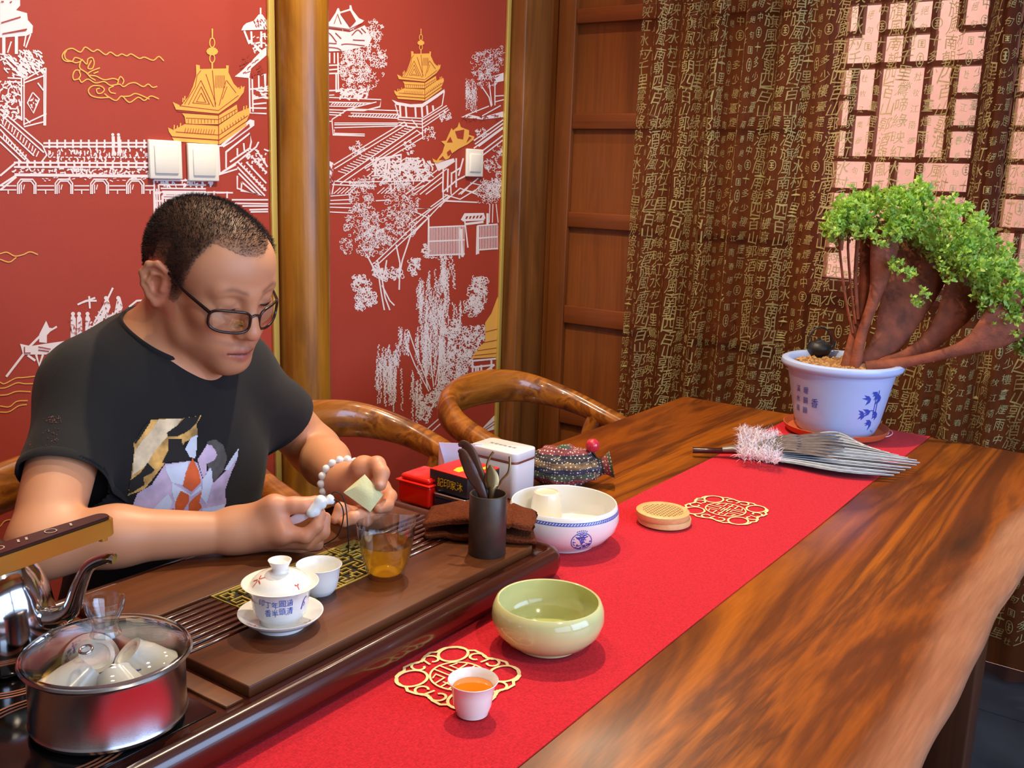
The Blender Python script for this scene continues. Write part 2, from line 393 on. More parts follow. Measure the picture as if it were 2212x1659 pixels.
# ---- wooden column, corner post and gold strips on the red wall
cx, cy, cr = 1.812, 1.945, 0.068
pts = []
tr1 = lathe('trim_1', [(cr * 1.02, 0.0), (cr * 1.01, 0.9), (cr, 1.8), (cr * 0.985, ZC)], M_COLUMN, None, 40, c=(cx, cy)); struct(tr1)
tag(tr1, 'round golden brown wooden column between the two red wall panels')
p2 = struct(box('trim_2', (2.735, 1.905, 0), (2.885, YL, ZC), M_POST, None, 0.006)); tag(p2, 'square brown corner post beside the framed panel door')
box('post_board', (2.885, 1.915, 0), (2.915, YL, ZC), M_DOORV, p2, 0.003)
box('post_fillet', (2.915, 1.94, 0), (XE, YL, ZC), M_POST, p2)
g = struct(box('trim_3', (1.722, YL - 0.010, 0), (1.741, YL, ZC), M_GOLDTRIM, None, 0.002)); tag(g, 'thin gold strip left of the round wooden column')
g = struct(box('trim_4', (2.714, YL - 0.010, 0), (2.732, YL, ZC), M_GOLDTRIM, None, 0.002)); tag(g, 'thin gold strip at the corner post')
struct(box('baseboard_left', (X0, YL - 0.014, 0), (2.70, YL, 0.10), M_POST, None, 0.003))
# ================================================================== ceiling downlights
M_LAMPRING = mat('white_lamp_ring', (235, 232, 225), 0.4)
M_LAMPLENS, _t, _b = new_mat('lamp_lens'); setp(_b, color=(1, 1, 1, 1), emit=(1.0, 0.86, 0.66, 1), emits=14.0)
def downlight(x, y, power, label, ang=110, blend=0.6, col=(1.0, 0.80, 0.55), aim=None, rad=0.022):
    t = thing('ceiling_downlight', (x, y, ZC), label, 'downlight', 'ceiling downlights')
    lathe('ring', [(0.058, 0.0), (0.06, -0.006), (0.045, -0.010), (0.040, -0.004), (0.040, 0.0)], M_LAMPRING, t, 28)
    lathe('lens', [(0.0, -0.003), (0.04, -0.003)], M_LAMPLENS, t, 28)
    l = bpy.data.lights.new('spot', 'SPOT'); l.energy = power; l.color = col; l.spot_size = math.radians(ang); l.spot_blend = blend; l.shadow_soft_size = rad
    o = bpy.data.objects.new('spot', l); COL.objects.link(o); o.parent = t; o.location = (0, 0, -0.02)
    if aim is not None: o.rotation_euler = (Vector(aim) - Vector((x, y, ZC))).to_track_quat('-Z', 'Y').to_euler()
    return t
downlight(1.62, 1.10, 132, 'ceiling downlight over the long table beyond the tea tray', ang=120)
downlight(0.70, 0.98, 26, 'ceiling downlight over the tea tray', ang=105)
downlight(2.15, 0.72, 16, 'ceiling downlight over the far end of the long table', ang=95)
downlight(1.15, 1.70, 32, 'ceiling downlight close to the red wall', ang=130)
downlight(2.45, 1.55, 26, 'ceiling downlight near the corner post', ang=130)
downlight(0.35, -0.75, 66, 'ceiling downlight behind the photographer', ang=140)
# ================================================================== long slab table
def table_mat():
    m, t, b = new_mat('slab_table_wood'); N, L = t.nodes.new, t.links.new
    tc = N('ShaderNodeTexCoord'); mp = N('ShaderNodeMapping'); mp.inputs['Scale'].default_value = (0.50, 6.2, 6.2); mp.inputs['Rotation'].default_value = (0, 0, 0.06)
    L(tc.outputs['Object'], mp.inputs['Vector'])
    n = N('ShaderNodeTexNoise'); n.inputs['Scale'].default_value = 1.0; n.inputs['Detail'].default_value = 6; n.inputs['Roughness'].default_value = 0.6; n.inputs['Distortion'].default_value = 0.8
    L(mp.outputs['Vector'], n.inputs['Vector'])
    r = N('ShaderNodeValToRGB'); e = r.color_ramp.elements
    st = [(0.28, (62, 26, 8)), (0.40, (104, 48, 9)), (0.47, (150, 76, 12)), (0.53, (96, 44, 9)), (0.60, (168, 90, 14)), (0.72, (78, 36, 8))]
    while len(e) < len(st): e.new(0.5)
    for i, (p, c) in enumerate(st): e[i].position = p; e[i].color = lin(c)
    L(n.outputs['Fac'], r.inputs['Fac'])
    # pale sapwood along the live edge, partly window reflection put into the colour
    sx = N('ShaderNodeSeparateXYZ'); L(tc.outputs['Object'], sx.inputs[0])
    mp3 = N('ShaderNodeMapping'); mp3.inputs['Scale'].default_value = (1.6, 6, 6); L(tc.outputs['Object'], mp3.inputs['Vector'])
    n3 = N('ShaderNodeTexNoise'); n3.inputs['Scale'].default_value = 1.0; n3.inputs['Detail'].default_value = 5; L(mp3.outputs['Vector'], n3.inputs['Vector'])
    ma = N('ShaderNodeMath'); ma.operation = 'MULTIPLY_ADD'; ma.inputs[1].default_value = 0.10; L(n3.outputs['Fac'], ma.inputs[0]); L(sx.outputs['Y'], ma.inputs[2])
    mr = N('ShaderNodeMapRange'); mr.inputs[1].default_value = -0.360; mr.inputs[2].default_value = -0.392; L(ma.outputs[0], mr.inputs[0])
    sap = N('ShaderNodeValToRGB'); sap.color_ramp.elements[0].color = lin((150, 96, 68)); sap.color_ramp.elements[1].color = lin((182, 132, 98)); sap.color_ramp.elements[0].position = 0.38; sap.color_ramp.elements[1].position = 0.62
    L(n.outputs['Fac'], sap.inputs['Fac'])
    mx = N('ShaderNodeMix'); mx.data_type = 'RGBA'; L(mr.outputs[0], mx.inputs[0]); L(r.outputs['Color'], mx.inputs[6]); L(sap.outputs['Color'], mx.inputs[7])
    mp2 = N('ShaderNodeMapping'); mp2.inputs['Scale'].default_value = (14, 260, 260); L(tc.outputs['Object'], mp2.inputs['Vector'])
    n2 = N('ShaderNodeTexNoise'); n2.inputs['Scale'].default_value = 1.0; n2.inputs['Detail'].default_value = 3; L(mp2.outputs['Vector'], n2.inputs['Vector'])
    m2 = N('ShaderNodeMix'); m2.data_type = 'RGBA'; m2.blend_type = 'OVERLAY'; m2.inputs[0].default_value = 0.35; L(mx.outputs[2], m2.inputs[6]); L(n2.outputs['Fac'], m2.inputs[7])
    L(m2.outputs[2], b.inputs['Base Color']); setp(b, rough=0.38, coat=0.20, coatr=0.22, spec=0.3)
    bp = N('ShaderNodeBump'); bp.inputs['Strength'].default_value = 0.04; bp.inputs['Distance'].default_value = 0.001; L(n2.outputs['Fac'], bp.inputs['Height']); L(bp.outputs['Normal'], b.inputs['Normal'])
    return m
M_TABLE = table_mat()
TZ = 0.75
tb = thing('tea_table', (1.0, 0.65, 0), 'long glossy wooden slab table with a pale live edge', 'table')
def edge_y(x):
    return 0.172 + 0.004 * math.sin(x * 5.1 + 0.6) + 0.002 * math.sin(x * 13 + 1) + 0.001 * math.sin(x * 31) + 0.012 * max(0, x - 1.5) ** 2
xa, xb_, yt = -0.45, 2.417, 1.123
def outline(off_e, off_s):
    P = []; n = 150
    for i in range(n + 1):
        x = xa + (xb_ - xa) * i / n; P.append((x, edge_y(x) + off_e * (1 + 0.15 * math.sin(x * 9))))
    x1 = xb_ - off_s
    P = [(min(max(x, xa + off_s), x1), y) for x, y in P]
    P += [(x1, 0.45), (x1, 0.8), (x1, yt - off_s), (1.2, yt - off_s), (0.4, yt - off_s), (xa + off_s, yt - off_s), (xa + off_s, 0.6)]
    return [(x - 1.0, y - 0.65) for x, y in P]
lv = [(0.75, 0.024, 0.004), (0.7488, 0.014, 0.002), (0.7455, 0.0062, 0.0008), (0.740, 0.0012, 0.0), (0.733, 0.0, 0.0), (0.726, 0.003, 0.0), (0.712, 0.014, 0.0), (0.694, 0.030, 0.002), (0.686, 0.042, 0.006)]
V = []; F = []; n = len(outline(0, 0))
for z, a, b in lv: V += [(x, y, z) for x, y in outline(a, b)]
for i in range(len(lv) - 1):
    for k in range(n):
        k2 = (k + 1) % n; F.append((i * n + k2, i * n + k, (i + 1) * n + k, (i + 1) * n + k2))
F.append(tuple(range(n))); F.append(tuple(reversed(range((len(lv) - 1) * n, len(lv) * n))))
o = mesh('table_top', V, F, M_TABLE, tb); auto(o, 35)
M_TLEG = wood('table_leg_wood', [(0.3, (52, 26, 14)), (0.5, (78, 42, 22)), (0.7, (62, 32, 18))], 'Z', 7, 0.1, 0.4)
for lx in (0.10, 1.90):
    for ly in (0.30, 0.96): box('leg', (lx - 1.0, ly - 0.65 - 0.05, 0), (lx - 1.0 + 0.09, ly - 0.65 + 0.05, 0.69), M_TLEG, tb, 0.006)
    box('leg_rail', (lx - 1.0 + 0.02, 0.35 - 0.65, 0.60), (lx - 1.0 + 0.07, 0.91 - 0.65, 0.688), M_TLEG, tb, 0.004)
    box('leg_stretcher', (lx - 1.0 + 0.02, 0.35 - 0.65, 0.14), (lx - 1.0 + 0.07, 0.91 - 0.65, 0.20), M_TLEG, tb, 0.004)
box('long_stretcher', (0.17 - 1.0, 0.61 - 0.65, 0.145), (1.92 - 1.0, 0.65 - 0.65, 0.195), M_TLEG, tb, 0.004)
# ================================================================== red runner with medallions
def cloth_mat(name, rgb, rgb2, s=700, bump=0.4):
    m, t, b = new_mat(name); N, L = t.nodes.new, t.links.new
    tc = N('ShaderNodeTexCoord'); mp = N('ShaderNodeMapping'); mp.inputs['Scale'].default_value = (s * 0.35, s, s); L(tc.outputs['Object'], mp.inputs['Vector'])
    n = N('ShaderNodeTexNoise'); n.inputs['Scale'].default_value = 1; n.inputs['Detail'].default_value = 2; L(mp.outputs['Vector'], n.inputs['Vector'])
    mp2 = N('ShaderNodeMapping'); mp2.inputs['Scale'].default_value = (s, s * 0.35, s); L(tc.outputs['Object'], mp2.inputs['Vector'])
    n2 = N('ShaderNodeTexNoise'); n2.inputs['Scale'].default_value = 1; n2.inputs['Detail'].default_value = 2; L(mp2.outputs['Vector'], n2.inputs['Vector'])
    ad = N('ShaderNodeMath'); ad.operation = 'ADD'; L(n.outputs['Fac'], ad.inputs[0]); L(n2.outputs['Fac'], ad.inputs[1])
    mr = N('ShaderNodeMapRange'); mr.inputs[1].default_value = 0.75; mr.inputs[2].default_value = 1.25; L(ad.outputs[0], mr.inputs[0])
    r = N('ShaderNodeValToRGB'); r.color_ramp.elements[0].color = lin(rgb2); r.color_ramp.elements[1].color = lin(rgb); L(mr.outputs[0], r.inputs['Fac'])
    L(r.outputs['Color'], b.inputs['Base Color']); setp(b, rough=0.9, spec=0.15, sheen=0.07)
    bp = N('ShaderNodeBump'); bp.inputs['Strength'].default_value = bump; bp.inputs['Distance'].default_value = 0.0006; L(ad.outputs[0], bp.inputs['Height']); L(bp.outputs['Normal'], b.inputs['Normal'])
    return m
M_RUN = cloth_mat('red_linen', (210, 32, 46), (174, 20, 34))
M_RPRINT = mat('runner_cream_embroidery', (246, 222, 160), 0.7)
ra, rb = 0.488, 0.805
prof = [(-0.44 + 2.86 * i / 40, TZ + 0.0018) for i in range(40)] + [(2.4195, TZ + 0.0016), (2.4215, TZ - 0.003), (2.422, TZ - 0.03), (2.423, TZ - 0.10), (2.424, TZ - 0.20)]
V = []; F = []; nw = 17
for dz, in ((0.0,), (-0.0014,)):
    for x, z in prof:
        for j in range(nw):
            y = ra + (rb - ra) * j / (nw - 1)
            off = dz if x < 2.4195 else 0; offx = -(-dz) if x >= 2.4195 else 0
            V.append((x + offx - 1.4, y - 0.65 + 0.0012 * math.sin(x * 7 + j), z + off))
np_ = len(prof)
for s in range(2):
    for i in range(np_ - 1):
        for j in range(nw - 1):
            a = s * np_ * nw + i * nw + j; q = (a, a + nw, a + nw + 1, a + 1); F.append(q if s == 0 else tuple(reversed(q)))
N0 = np_ * nw
for i in range(np_ - 1):
    for j, fl_ in ((0, 1), (nw - 1, 0)):
        a = i * nw + j; q = (a, N0 + a, N0 + a + nw, a + nw); F.append(q if fl_ == 0 else tuple(reversed(q)))
rn = thing('table_runner', (1.4, 0.65, 0), 'bright red linen table runner with cream medallions', 'table runner')
o = mesh('cloth', V, F, M_RUN, rn); auto(o, 60)
def medallion(cx, cy, rot, R=0.074):
    p = Print(); w = 0.0036
    def pol(r, a): return (r * math.cos(a), r * math.sin(a))
    # outer cloud outline, eight lobes with cusps
    out = []
    for k in range(4):
        for (da, r) in ((-0.70, 0.80), (-0.60, 0.865), (-0.42, 0.93), (-0.30, 0.90), (-0.22, 0.955), (-0.10, 1.0), (0.10, 1.0), (0.22, 0.955), (0.30, 0.90), (0.42, 0.93), (0.60, 0.865), (0.70, 0.80)):
            out.append(pol(r * R, k * PI / 2 + da + PI / 4))
    p.stroke(out, w, True)
    for k in range(4):
        a = k * PI / 2 + PI / 4
        c = pol(0.755 * R, a); p.stroke([(c[0] + 0.020 * math.cos(t) * 1.0, c[1] + 0.0165 * math.sin(t)) for t in np.linspace(0, 2 * PI, 25)[:-1]], w * 0.95, True)
        for s in (-1, 1):   # scrolls
            c = pol(0.70 * R, a + s * 0.56); P = []
            for t in np.linspace(0, 1, 20):
                ang = a + s * (1.9 - 5.2 * t) ; rr = 0.0125 * (1 - 0.62 * t); P.append((c[0] + rr * math.cos(ang), c[1] + rr * math.sin(ang)))
            p.stroke(P, w * 0.85)
        c1 = pol(0.80 * R, a + 0.72); c2 = pol(0.60 * R, a + PI / 4); p.stroke([c1, c2], w * 0.8)
    r0 = 0.46 * R; p.stroke([pol(r0, t) for t in np.linspace(0, 2 * PI, 41)[:-1]], w * 0.7, True)
    k = r0 / 10.0
    L_ = [[(-9, 3), (-4, 3), (-4, 7), (-7, 6)], [(9, 3), (4, 3), (4, 7), (7, 6)], [(-9, -3), (-4, -3), (-4, -7), (-7, -6)], [(9, -3), (4, -3), (4, -7), (7, -6)],
          [(-1.6, 9.5), (-1.6, 3), (1.6, 3), (1.6, 9.5)], [(-1.6, -9.5), (-1.6, -3), (1.6, -3), (1.6, -9.5)], [(-9.6, 0), (9.6, 0)], [(-6.6, 1.6), (-6.6, -1.6)], [(6.6, 1.6), (6.6, -1.6)], [(0, 1.8), (0, -1.8)], [(-3, 1.5), (3, 1.5)], [(-3, -1.5), (3, -1.5)]]
    for q in L_: p.stroke([(x * k, y * k) for x, y in q], w * 0.62)
    c, s = math.cos(rot), math.sin(rot)
    o = p.build('medallion_print', lambda x, y: (cx + x * c - y * s - 1.4, cy + x * s + y * c - 0.65, TZ + 0.0036), M_RPRINT, rn)
    return o
medallion(0.830, 0.642, 0.0, 0.071); medallion(1.592, 0.643, 0.0, 0.076); medallion(0.06, 0.642, 0.0)
# ================================================================== printed wallpaper drawing (flat ink on the red wall)
random.seed(5)
WP, GP, RP = Print(), Print(), Print()
def T1(P): return [(x / 3.687, y / 3.687) for x, y in P]
def T2(P): return [(560 + x / 3.95, y / 3.95) for x, y in P]
def T3(P): return [(680 + x / 2.963, 400 + y / 2.963) for x, y in P]
def T5(P): return [(x / 3.016, 600 + y / 3.016) for x, y in P]
def L(T, w, *paths, pr=None):
    for q in paths: (pr or WP).stroke(T(q), w)
def Cv(T, w, *paths, pr=None):
    for q in paths: (pr or WP).curve(T(q), w)
def scrib(T, x0, y0, x1, y1, n, ln, w, ang=None, pr=None, test=None):
    k = 0
    while k < n:
        x, y = random.uniform(x0, x1), random.uniform(y0, y1); k += 1
        if test and not test(x, y): continue
        a = random.uniform(0, PI) if ang is None else ang + random.uniform(-0.5, 0.5); l = ln * random.uniform(0.5, 1.2)
        q = [(x, y), (x + l * 0.5 * math.cos(a) + random.uniform(-l, l) * 0.25, y + l * 0.5 * math.sin(a)), (x + l * math.cos(a), y + l * math.sin(a))]
        (pr or WP).stroke(T(q), w * random.uniform(0.7, 1.3))
def ticks(T, a, b, n, d, w, pr=None, jit=0.0):
    for i in range(n):
        t = (i + 0.5) / n; x, y = a[0] + (b[0] - a[0]) * t, a[1] + (b[1] - a[1]) * t
        (pr or WP).stroke(T([(x, y), (x + d[0] + random.uniform(-jit, jit), y + d[1])]), w)
def leaves(T, cx, cy, rx, ry, n, r, pr=None, droop=False, w=1.0):
    n = int(n * 0.62); w *= 0.85
    for k in range(n):
        a, q = random.uniform(0, 2 * PI), math.sqrt(random.random()); x, y = cx + rx * q * math.cos(a), cy + ry * q * math.sin(a)
        if droop: scr = [(x, y), (x + random.uniform(-r, r), y + r * 1.6)]; (pr or WP).stroke(T(scr), w)
        else:
            b = random.uniform(0, 2 * PI); (pr or WP).stroke(T([(x + r * math.cos(b + t), y + r * math.sin(b + t)) for t in (0, 1.1, 2.2, 3.3)]), w)
def willow(T, x, y0, y1, wd, n, pr=None, w=1.0, st=14):
    n = int(n * 0.62); w *= 0.85
    for k in range(n):
        xx = x + random.uniform(-wd, wd); yy = y0 + random.uniform(0, (y1 - y0) * 0.35); e = y1 - random.uniform(0, (y1 - y0) * 0.5); 
        while yy < e:
            (pr or WP).stroke(T([(xx, yy), (xx + random.choice((-1, 1)) * st * 0.55, yy + st * 0.55)]), w * random.uniform(0.8, 1.6)); yy += st * random.uniform(0.5, 0.9); xx += random.uniform(-2, 2)
# ---- golden pagodas
def pagoda(S):
    def T(P): return S(T1(P))
    k = 1.0 if S is _id else 0.62
    F = lambda *P: GP.fill(T(P))
    for (x, y, rx, ry) in ((1690, 340, 20, 38), (1690, 410, 42, 26), (1690, 465, 20, 34)):
        GP.stroke(T([(x + rx * math.cos(t), y + ry * math.sin(t)) for t in np.linspace(0, 2 * PI, 13)[:-1]]), 2.4 * k, True)
    GP.fill(T([(1650, 410), (1665, 380), (1715, 380), (1732, 410), (1715, 436), (1665, 436)]))
    GP.stroke(T([(1690, 228), (1690, 310)]), 3.2 * k); GP.stroke(T([(1690, 495), (1690, 560)]), 3.6 * k)
    F((1560, 515), (1590, 520), (1592, 550), (1680, 548), (1800, 545), (1800, 520), (1822, 522), (1818, 575), (1860, 665), (1905, 712), (1740, 862), (1700, 872), (1440, 842), (1500, 770), (1535, 690), (1562, 600))
    F((1375, 812), (1440, 842), (1700, 872), (1740, 862), (1905, 712), (1948, 685), (1940, 735), (1890, 800), (1740, 905), (1400, 872))
    F((1450, 902), (1740, 922), (1885, 832), (1892, 890), (1740, 990), (1478, 985), (1470, 930))
    F((1338, 1015), (1380, 1035), (1480, 985), (1740, 1000), (1892, 895), (1985, 858), (1992, 895), (1965, 960), (1745, 1112), (1370, 1085), (1345, 1050))
    F((1370, 1095), (1745, 1122), (1960, 972), (1962, 1000), (1750, 1150), (1390, 1125))
    def Rl(w, *paths): L(T, w * k, *paths, pr=RP)
    Rl(1.4, [(1600, 640), (1500, 835)], [(1600, 640), (1700, 850)], [(1602, 690), (1535, 820), (1668, 830), (1602, 690)], [(1602, 740), (1565, 810), (1640, 815), (1602, 740)], [(1692, 560), (1715, 850)], [(1640, 590), (1720, 830)], [(1800, 640), (1745, 840)], [(1805, 640), (1880, 740)], [(1808, 690), (1770, 790)], [(1600, 560), (1570, 600), (1555, 690), (1470, 830)], [(1430, 842), (1740, 880), (1900, 760)], [(1410, 880), (1740, 912)], [(1480, 940), (1740, 952), (1885, 868)], [(1480, 985), (1740, 1000)], [(1400, 1050), (1745, 1075), (1975, 920)], [(1375, 1088), (1745, 1115), (1965, 965)], [(1740, 905), (1742, 1150)])
    for i in range(9): Rl(1.0, [(1500 + i * 26, 950), (1500 + i * 26, 982)])
    for i in range(6): Rl(1.0, [(1760 + i * 22, 945 - i * 13), (1762 + i * 22, 975 - i * 14)])
    for i in range(12): Rl(1.1, [(1480 + i * 21, 1020 + i), (1468 + i * 21, 1062 + i)])
    for i in range(9): Rl(1.1, [(1765 + i * 22, 1030 - i * 14), (1772 + i * 22, 1060 - i * 15)])
    for i in range(7): Rl(1.0, [(1720 + i * 11, 600), (1712 + i * 13, 700)])
    for x, y in ((1385, 1000), (1410, 1005), (1435, 985), (1470, 770), (1455, 785), (1920, 690), (1900, 700), (1940, 850), (1960, 845)): GP.stroke(T([(x, y + 30), (x + 3, y - 5)]), 2.6 * k)
_id = lambda P: P
pagoda(_id); pagoda(lambda P: [(909 + (x - 458) * 0.608, 62 + (y - 62) * 0.623) for x, y in P])
# ---- golden clouds and water
Cv(T1, 2.6, [(575, 490), (520, 485), (495, 450), (520, 405), (575, 385), (640, 415), (680, 375), (740, 410), (780, 395), (840, 435), (880, 415), (930, 445), (970, 430), (1010, 445), (1045, 430), (1110, 465), (1150, 455), (1220, 480), (1265, 450), (1305, 485)],
   [(530, 400), (515, 430), (525, 470), (575, 490), (610, 500), (650, 478), (600, 458), (578, 485)], [(650, 470), (690, 510), (700, 470), (735, 460), (750, 500), (735, 545), (700, 540), (728, 480)], [(640, 490), (635, 540), (690, 580), (720, 615), (760, 640)],
   [(640, 560), (600, 560), (580, 600), (590, 635), (630, 630), (650, 655), (700, 630), (760, 660), (830, 650), (880, 680), (950, 670), (985, 690), (1030, 665), (1080, 660), (1140, 690), (1180, 670), (1215, 695), (1252, 688)], [(690, 590), (730, 565), (795, 540)], [(745, 585), (785, 570)], [(700, 600), (760, 605), (830, 635), (900, 625), (940, 640), (935, 668)], [(940, 640), (960, 610), (985, 640), (975, 672)], [(630, 565), (640, 600), (625, 630)],
   [(870, 775), (790, 778), (725, 760), (703, 720), (735, 685), (800, 685), (830, 712), (810, 740), (778, 742), (768, 712), (795, 702)], [(830, 745), (870, 775), (925, 800), (970, 765), (1030, 815), (1100, 775), (1150, 800), (1200, 765), (1265, 787)], [(905, 685), (868, 705), (880, 735), (922, 745)], [(960, 768), (1030, 765), (1080, 745), (1160, 775), (1190, 790)], pr=GP)
Cv(T5, 2.4, [(0, 680), (30, 690), (100, 655), (150, 650), (240, 640)], [(0, 720), (40, 715), (110, 685), (160, 690), (220, 690)], [(0, 765), (50, 760), (110, 740), (200, 742)], [(0, 835), (60, 840), (110, 805), (180, 800)], [(0, 875), (60, 872), (120, 835), (175, 825)], [(70, 1490), (110, 1502), (200, 1498)], [(0, 1620), (40, 1580), (130, 1570), (220, 1530)], pr=GP)
Cv(_id, 2.4, [(0, 548), (15, 545), (32, 553), (50, 550), (65, 544), (82, 550)], [(0, 560), (20, 566), (35, 556)], pr=GP)
# ---- left: tower, stairway, terrace with arches
WP.fill(T1([(0, 0), (160, 0), (160, 45), (128, 80), (215, 105), (222, 160), (262, 205), (258, 262), (210, 285), (0, 300)]))
L(T1, 3, [(20, 270), (150, 245), (215, 232)], [(70, 262), (140, 250), (210, 240)], [(10, 182), (165, 135)], [(80, 20), (95, 12)], [(10, 12), (30, 14)], pr=RP)
for x in (30, 130): L(T1, 7, [(x, 290), (x, 430)])
L(T1, 3, [(245, 270), (205, 380)], [(205, 285), (190, 370)], [(60, 420), (90, 330)], [(0, 480), (60, 455), (200, 590)], [(50, 480), (180, 620)], [(0, 430), (60, 440)])
scrib(T1, 150, 390, 330, 570, 95, 42, 3.0, 0.9); scrib(T1, 0, 430, 200, 600, 45, 46, 3.0, 0.7); scrib(T1, 0, 640, 160, 960, 80, 48, 2.8)
L(T1, 3, [(190, 660), (355, 600)], [(185, 640), (360, 540)], [(190, 600), (190, 1000)], [(170, 620), (172, 960)], [(350, 570), (350, 1000)], [(365, 540), (362, 1000)], [(60, 650), (165, 655)], [(60, 620), (165, 625)], [(190, 990), (370, 905)], [(200, 940), (240, 980)], [(300, 660), (345, 720)], [(190, 1010), (350, 970)])
L(T1, 2.6, [(260, 735), (312, 790), (265, 900), (218, 820), (260, 735)]); scrib(T1, 240, 770, 290, 860, 12, 26, 2.2)
L(T1, 3.2, [(0, 870), (340, 1160), (372, 1235), (330, 1290)], [(0, 905), (350, 1215)], [(0, 990), (270, 1240)], [(0, 1030), (235, 1290)], [(0, 1085), (200, 1275)], [(0, 1130), (170, 1290)])
ticks(T1, (20, 930), (320, 1215), 13, (-14, 44), 2.6, jit=8); ticks(T1, (20, 1060), (220, 1240), 9, (-10, 36), 2.6, jit=8)
L(T1, 4.0, [(345, 1140), (1185, 1138)], [(350, 1168), (1185, 1168)]); ticks(T1, (360, 1112), (1180, 1112), 13, (0, 70), 4.0)
scrib(T1, 370, 1180, 1180, 1255, 85, 34, 2.6, PI / 2); ticks(T1, (370, 1252), (1180, 1255), 24, (20, 0), 2.4)
for x in (900, 945): L(T1, 7, [(x, 1085), (x + 4, 1170)]); L(T1, 3.5, [(x, 1170), (x - 6, 1240)], [(x + 4, 1170), (x + 12, 1240)]); WP.dot(*T1([(x - 2, 1072)])[0], 3.4, 8)
L(T1, 4.2, [(110, 1295), (1190, 1300)], [(110, 1330), (1190, 1330)], [(115, 1388), (1230, 1400)], [(0, 1400), (120, 1300)], [(0, 1480), (130, 1395), (1230, 1408)], [(0, 1515), (130, 1408)])
ticks(T1, (120, 1275), (1180, 1280), 17, (2, 62), 4.4, jit=6); scrib(T1, 120, 1335, 1190, 1382, 110, 30, 2.8)
for x0, x1 in ((140, 285), (440, 578), (722, 862), (1008, 1145)):
    for d in (0, 14): L(T1, 2.8, [(x0 + d, 1545), (x0 + d, 1460 + d), (x0 + 25 + d, 1428 + d), (x1 - 25 - d, 1428 + d), (x1 - d, 1460 + d), (x1 - d, 1545)])
    L(T1, 2.2, [(x0 + 30, 1470), (x0 + 30, 1540)], [(x0 + 55, 1470), (x0 + 45, 1510)])
for a, b in ((0, 130), (295, 430), (590, 710), (870, 1000), (1155, 1235)): L(T1, 2.6, [(a, 1480), (b, 1480)], [(a, 1512), (b, 1512)], [((a + b) / 2, 1512), ((a + b) / 2, 1545)])
scrib(T1, 280, 1408, 1150, 1440, 26, 26, 1.8, 0.0)
# building under and right of the golden pagoda
L(T1, 3.4, [(1225, 1435), (1640, 1440)], [(1225, 1435), (1240, 1659)], [(1262, 1470), (1640, 1474)], [(1262, 1470), (1275, 1659)], [(1300, 1660), (1300, 1540), (1640, 1545)], [(1230, 1540), (1280, 1540)], [(1230, 1600), (1285, 1600)], [(1320, 1640), (1320, 1580), (1390, 1580), (1390, 1640)], [(1640, 1440), (1700, 1405), (1890, 1345)], [(1280, 1500), (1640, 1504)], [(1290, 1524), (1640, 1526)])
scrib(T1, 1260, 1425, 1700, 1470, 50, 34, 2.6, PI / 2)
L(T1, 3.6, [(1700, 1165), (1790, 1160), (1860, 1110), (2000, 1010), (2010, 960)], [(1800, 1340), (1800, 1210), (1990, 1060), (2000, 1130), (1990, 1180), (1830, 1290)], [(1700, 1165), (1720, 1400)], [(1740, 1170), (1750, 1390)], [(1770, 1370), (1890, 1290), (2040, 1170), (2060, 1130)], [(1720, 1400), (1880, 1310)], [(1890, 1180), (1890, 1240)], [(1940, 1140), (1945, 1200)])
WP.fill(T1([(1760, 1150), (1990, 950), (2025, 960), (2025, 1000), (1850, 1130), (1780, 1175)]))
RP.fill(T1([(1790, 1150), (1985, 985), (1990, 1010), (1850, 1115)]))
L(T1, 3.6, [(1895, 1290), (2120, 1520)], [(1890, 1330), (2110, 1560)], [(1900, 1380), (2080, 1560), (1890, 1500), (1890, 1400)], [(2040, 1190), (2130, 1330)], [(2000, 1240), (2125, 1380)], [(1960, 1290), (2120, 1460)], [(1925, 1450), (2030, 1540), (1920, 1520), (1925, 1450)])
ticks(T1, (1905, 1310), (2110, 1530), 10, (14, -26), 3.0, jit=6); ticks(T1, (1990, 1250), (2120, 1400), 6, (14, -26), 3.0)
scrib(T1, 1960, 1170, 2120, 1320, 34, 36, 3.0)
def Tb(P): return [(250 + x / 3.951, 400 + y / 3.951) for x, y in P]
L(Tb, 3.4, [(325, 30), (330, 240), (370, 265)], [(350, 30), (355, 235)], [(395, 90), (400, 210)], [(395, 90), (780, 95)], [(780, 60), (1000, 65)], [(325, 60), (780, 62)], [(410, 110), (500, 110), (500, 200)], [(990, 125), (1300, 125)], [(1010, 155), (1300, 160)], [(1080, 178), (1300, 178)], [(1140, 210), (1300, 205)], [(1150, 228), (1300, 226)], [(840, 50), (840, 110)], [(950, 55), (950, 110)], [(860, 65), (930, 65)])
scrib(Tb, 400, 60, 780, 90, 26, 30, 2.2, 0)
